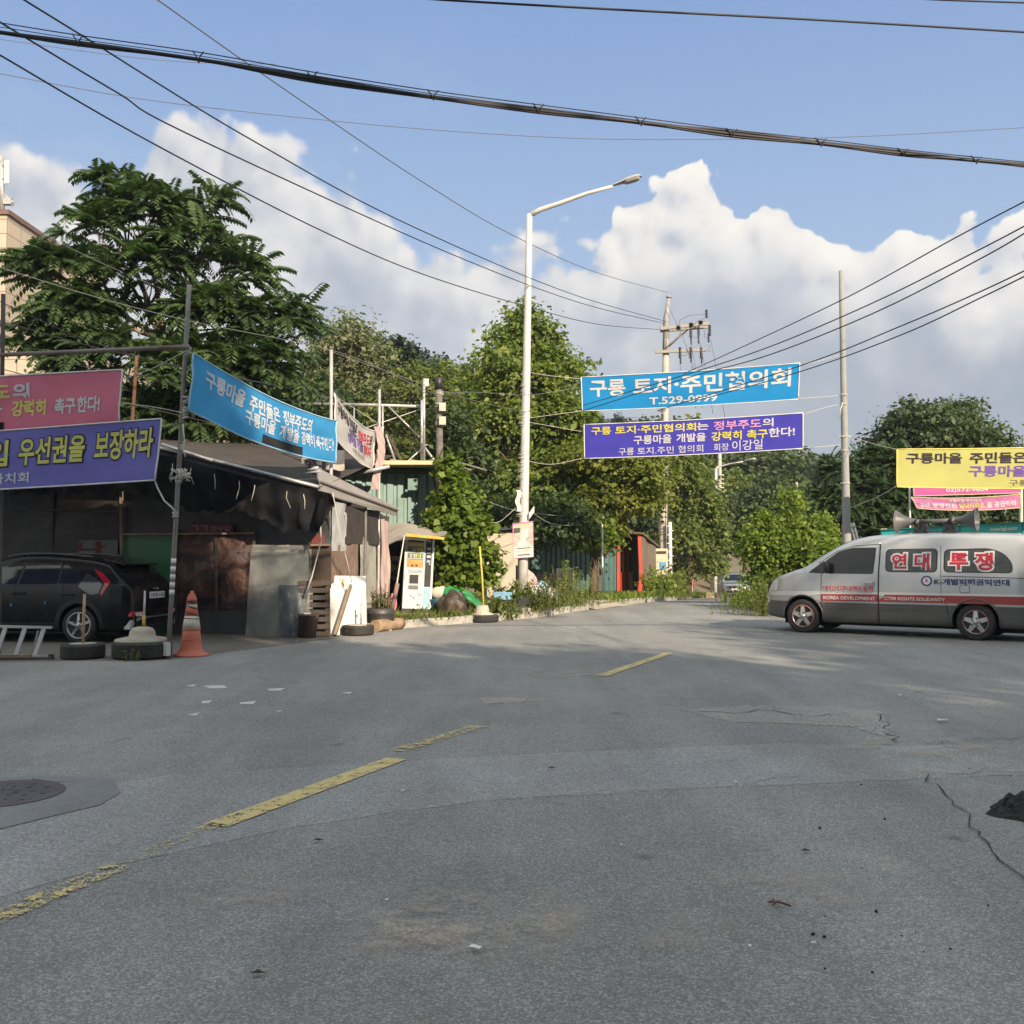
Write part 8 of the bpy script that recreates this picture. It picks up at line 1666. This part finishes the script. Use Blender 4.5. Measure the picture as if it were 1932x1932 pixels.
jn = list(JT); me = bpy.data.meshes.new('body'); me.from_pydata([JT[j][:3] for j in jn], [(jn.index(a), jn.index(b)) for a, b in ED], []); ob = link('body', me, pe, False)
sk_ = ob.modifiers.new('s', 'SKIN')
for i, j in enumerate(jn): me.skin_vertices[0].data[i].radius = (JT[j][3], JT[j][3] * .8)
me.skin_vertices[0].data[0].use_root = True; ob.modifiers.new('d', 'SUBSURF').levels = 2
nm = bpy.data.meshes.new_from_object(ob.evaluated_get(bpy.context.evaluated_depsgraph_get())); ob.modifiers.clear(); ob.data = nm
for m_ in (mat('skin', (0.36, 0.22, 0.16), 0.6), mat('red_flower_top', (0.42, 0.07, 0.08), 0.8, var=0.4, scale=14, dirt=(0.5, 0.36, 0.34), dscale=9, damt=0.8), mat('pale_trousers', (0.40, 0.37, 0.33), 0.8), mat('dark_shoe', (0.05, 0.045, 0.04), 0.6)): nm.materials.append(m_)
for p in nm.polygons:
    z = p.center.z; p.use_smooth = True; p.material_index = 3 if z < .085 else (2 if z < .70 and abs(p.center.x) < .155 else (1 if (z < 1.19 and z > .76) else 0))
mb = MB(); c = (0, .21, 1.37); mb.lathe([(.19, -.01), (.19, .0), (.11, .02), (.10, .09), (.06, .12), (.001, .125)], c, n=18); mb.build('hat', mat('grey_hat', (0.22, 0.22, 0.22), 0.8), pe, True)
mb = MB(); mb.lathe([(.001, -.12), (.07, -.11), (.106, -.03), (.108, .03), (.001, .04)], (0, .195, 1.34), n=14); mb.build('hair', mat('dark_hair', (0.03, 0.028, 0.026), 0.7), pe, True)

# ------------------------------------------------------------------ weeds and litter
def wat(px, y, dz=.13): p = foot(px, y); p[2] += dz; return p
WD = [('tall bushy weed in front of the street lamp', 1000, 25.6, [((0, 0, 0), 26, .75, .22)], L_WEED, .13), ('reddish seeding weed clump by the kerb behind the junk', 1035, 25.2, [((0, 0, 0), 40, .95, .28)], L_WEED, .10), ('broad leafy weed between the blue crate and the lamp', 985, 26.3, [((0, 0, 0), 16, .65, .2)], L_VINE, .2),
      ('feathery tall weed in front of the white drum', 1085, 28.5, [((0, 0, 0), 34, 1.15, .28)], L_BRIGHT, .08), ('low weeds by the kerb gap', 1100, 28.2, [((0, 0, 0), 22, .45, .4)], L_WEED, .09), ('grass tuft beside the cement ringed tyre', 948, 24.1, [((0, 0, -.1), 40, .50, .16)], L_WEED, .16),
      ('weeds at the foot of the drinks machine', 785, 23.5, [((0, 0, -.1), 40, .28, .45)], L_BRIGHT, .09), ('low weeds in front of the black planter\'s edge', 765, 22.6, [((0, 0, -.1), 26, .24, .25)], L_WEED, .08), ('weeds along the beige panel shed', 940, 29.5, [((0, 0, 0), 20, .7, .4)], L_WEED, .12), ('weeds at the foot of the red doors', 1150, 36, [((0, 0, 0), 14, .2, .4)], L_WEED, .12),
      ('tall green weeds below the cream cabinet', 1238, 40, [((0, 0, 0), 50, 1.0, .4)], L_BRIGHT, .16), ('thick weeds between the brown tarp and the pegged pole', 1258, 42, [((0, 0, 0), 45, 1.2, .35)], L_OAK, .18), ('rank weeds at the foot of the creeper tree', 1250, 52, [((0, 0, 0), 50, 1.4, .5)], L_BRIGHT, .22),
      ('tall grassy weeds at the nose of the silver van', 1438, 25.6, [((0, 0, -.13), 34, .75, .16)], L_WEED, .12), ('bright weeds under the bushy shrub behind the van', 1445, 28, [((0, 0, -.13), 50, 1.1, .4)], L_BRIGHT, .14), ('weeds behind the van near its front wheel', 1460, 26.5, [((0, 0, -.13), 40, .7, .6)], L_BRIGHT, .14)]
for k, (lab, px, y, sp_, lm, lf) in enumerate(WD): plant('weed_clump', lab, 'weeds', wat(px, y), sp_, lm, 200 + k, lf, .4 if lf < .15 else .7, None)
def grass(name, pts, n, h, lm, seed, sp):
    rng = np.random.default_rng(seed); V = []; 
    for _ in range(n):
        q = rng.uniform(0, len(pts) - 1); i = min(int(q), len(pts) - 2); t = q - i; x = pts[i][0] + (pts[i + 1][0] - pts[i][0]) * t + rng.normal(0, sp); y = pts[i][1] + (pts[i + 1][1] - pts[i][1]) * t + rng.normal(0, sp); z = gz(y) + pts[i][2]
        a = rng.uniform(0, 6.28); hh = h * rng.uniform(.4, 1.2); w = .012; l = rng.normal(0, .35, 2) * hh; b = np.array([x, y, z]); d = np.array([cos(a), sin(a), 0]) * w
        V += [b - d, b + d, b + np.array([l[0] * .4, l[1] * .4, hh * .65]) + d * .7, b + np.array([l[0], l[1], hh])]
    tag(link(name, fast_mesh(name, V, np.arange(len(V)).reshape(-1, 4), lm)), None, None, kind='stuff')
grass('grass', [(kx(y) - .45, y, .13) for y in (21.5, 24, 25, 27.5, 28.4)], 2000, .16, L_WEED, 1, .25)
grass('grass', [(kx(y) - .5, y, .13) for y in (31, 35, 40, 46, 60, 75)], 2800, .24, L_BRIGHT, 2, .4); grass('grass', [(kx(y) - 2.2, y, .13) for y in (25, 30, 40)], 2400, .25, L_WEED, 3, .8)
grass('grass', [(7.4, 27.2, -.03), (8.5, 27.3, -.03), (12, 27.2, -.03), (20, 26.5, -.03)], 2400, .35, L_WEED, 4, .3); grass('grass', [(7.3, 28.5, -.03), (8.2, 33, -.03), (9.6, 39, -.03), (13.8, 55, -.03), (19.6, 75, -.03)], 4500, .45, L_BRIGHT, 5, .5)
plant('weed_clump', 'thin seedling growing beside the big truck tyre', 'weeds', s2 + (.05, -.46, 0), [((0, 0, 0), 4, .22, .05)], L_BRIGHT, 300, .05)
# litter
PAP = mat('litter_paper', (0.62, 0.62, 0.60), 0.8, var=0.05)
for k, (px, py, s) in enumerate(((1778, 1363, .09), (1698, 1315, .06), (897, 1797, .05), (1720, 1200, .13), (1490, 1190, .08), (1470, 1199, .09), (1172, 1600, .02), (1388, 1480, .03), (730, 1705, .02), (665, 1214, .08), (1520, 1186, .10), (1415, 1793, .02), (1535, 1787, .02), (760, 1497, .03), (1845, 1197, .05), (560, 1212, .05), (1600, 1192, .06))):
    p = flat(px, py); mb = MB(); a = k * 1.3; w = wrinkle(.2, k); mb.grid(lambda u, v: p + np.array([(u - .5) * s * cos(a) - (v - .5) * s * .55 * sin(a), (u - .5) * s * sin(a) + (v - .5) * s * .55 * cos(a), .018 + s * (.12 + w(u, v) * .35)]), 5, 4); tag(mb.build('paper_scrap', PAP), 'small white scrap of litter lying on the asphalt', 'litter', 'paper scraps on the asphalt')
for k in range(24):
    px, py = r4.uniform(1480, 1925), r4.uniform(1440, 1900); p = flat(px, py); s = r4.uniform(.003, .009); mb = MB(); mb.box(p + (0, 0, s * .6), (s * 1.6, s * 1.2, s), rz=r4.uniform(0, 3)); tag(mb.build('tar_crumb', ASPHB), 'black crumb of asphalt on the road', 'crumb', 'asphalt crumbs on the road')
tw = thing('twig', 'dry reddish twig lying on the road', 'twig', flat(1465, 1708)); mb = MB(); a = flat(1450, 1708) + (0, 0, .016); mb.tube([a, flat(1470, 1710) + (0, 0, .02), flat(1492, 1716) + (0, 0, .016)], .005, 5); mb.tube([flat(1466, 1709) + (0, 0, .018), flat(1458, 1714) + (0, 0, .016)], .004, 5); mb.tube([flat(1462, 1709) + (0, 0, .018), flat(1458, 1703) + (0, 0, .016)], .004, 5); mb.build('stick', mat('red_twig', (0.14, 0.06, 0.045), 0.8), tw)
for k, (px, py) in enumerate(((485, 1843), (1040, 1452), (600, 1590), (1520, 1610))):
    t = thing('dead_leaf', 'small dark dead leaf on the road', 'leaf', flat(px, py), 'dead leaves on the road'); p = flat(px, py); mb = MB(); mb.add([p + (-.03, 0, .014), p + (0, -.012, .02), p + (.035, .004, .012), p + (0, .014, .022)], [(0, 1, 2, 3)]); mb.build('blade', mat('dead_leaf', (0.05, 0.035, 0.025), 0.9), t)
ah = thing('asphalt_heap', 'black heap of fresh cold asphalt at the road edge', 'asphalt heap', flat(1925, 1560)); c = flat(2000, 1545); mb = MB(); rg = np.random.default_rng(6); nz = rg.normal(0, 1, (60, 20))
def ahf(u, v): a = 2 * pi * u; i = int(u * 60) % 60; j = min(19, int(v * 20)); r = (.31 + .05 * sin(5 * a) + .03 * sin(11 * a)) * v; return c + np.array([r * cos(a) * 1.05, r * sin(a) * 1.5, max(.0, (.07 + .02 * sin(7 * a + 3 * v)) * (1 - v ** 3) + .014 * nz[i, j] * (v < .98) + (.006 if v < .98 else 0))])
mb.grid(ahf, 60, 20, False); mb.build('heap', ASPHB, ah)
MH = mat('manhole_iron', (0.085, 0.075, 0.085), 0.6, 0.3, var=0.2, scale=8, dirt=(0.14, 0.12, 0.11), dscale=5, damt=0.4)
mc = flat(0, 1500); mh = thing('manhole_cover', 'round iron manhole cover set in a smooth asphalt patch', 'manhole cover', mc); mb = MB(); mb.lathe([(.001, .013), (.33, .013), (.335, .011), (.345, .011), (.35, .014), (.385, .014), (.39, .009)], mc, n=48); mb.build('lid', MH, mh)
mb = MB()
for k in range(10):
    for q in range(3): a = 2 * pi * k / 10 + q * .3; r = .1 + .09 * q; mb.box(mc + (r * cos(a), r * sin(a), .015), (.035, .012, .004), rz=a)
mb.build('tread_pattern', MH, mh)
# afternoon haze
hz = bpy.data.materials.new('haze_air'); hz.use_nodes = True; T = NT(hz.node_tree)
T.n.remove(T.n['Principled BSDF']); pv = T.node('ShaderNodeVolumePrincipled'); pv.inputs['Color'].default_value = (0.86, 0.91, 1.0, 1); pv.inputs['Density'].default_value = 0.00042; pv.inputs['Anisotropy'].default_value = 0.2
T.l.new(pv.outputs[0], T.n['Material Output'].inputs['Volume'])
mb = MB(); mb.box((60, 390, 52), (1240, 1000, 112)); tag(mb.build('haze', hz), None, None, kind='stuff')
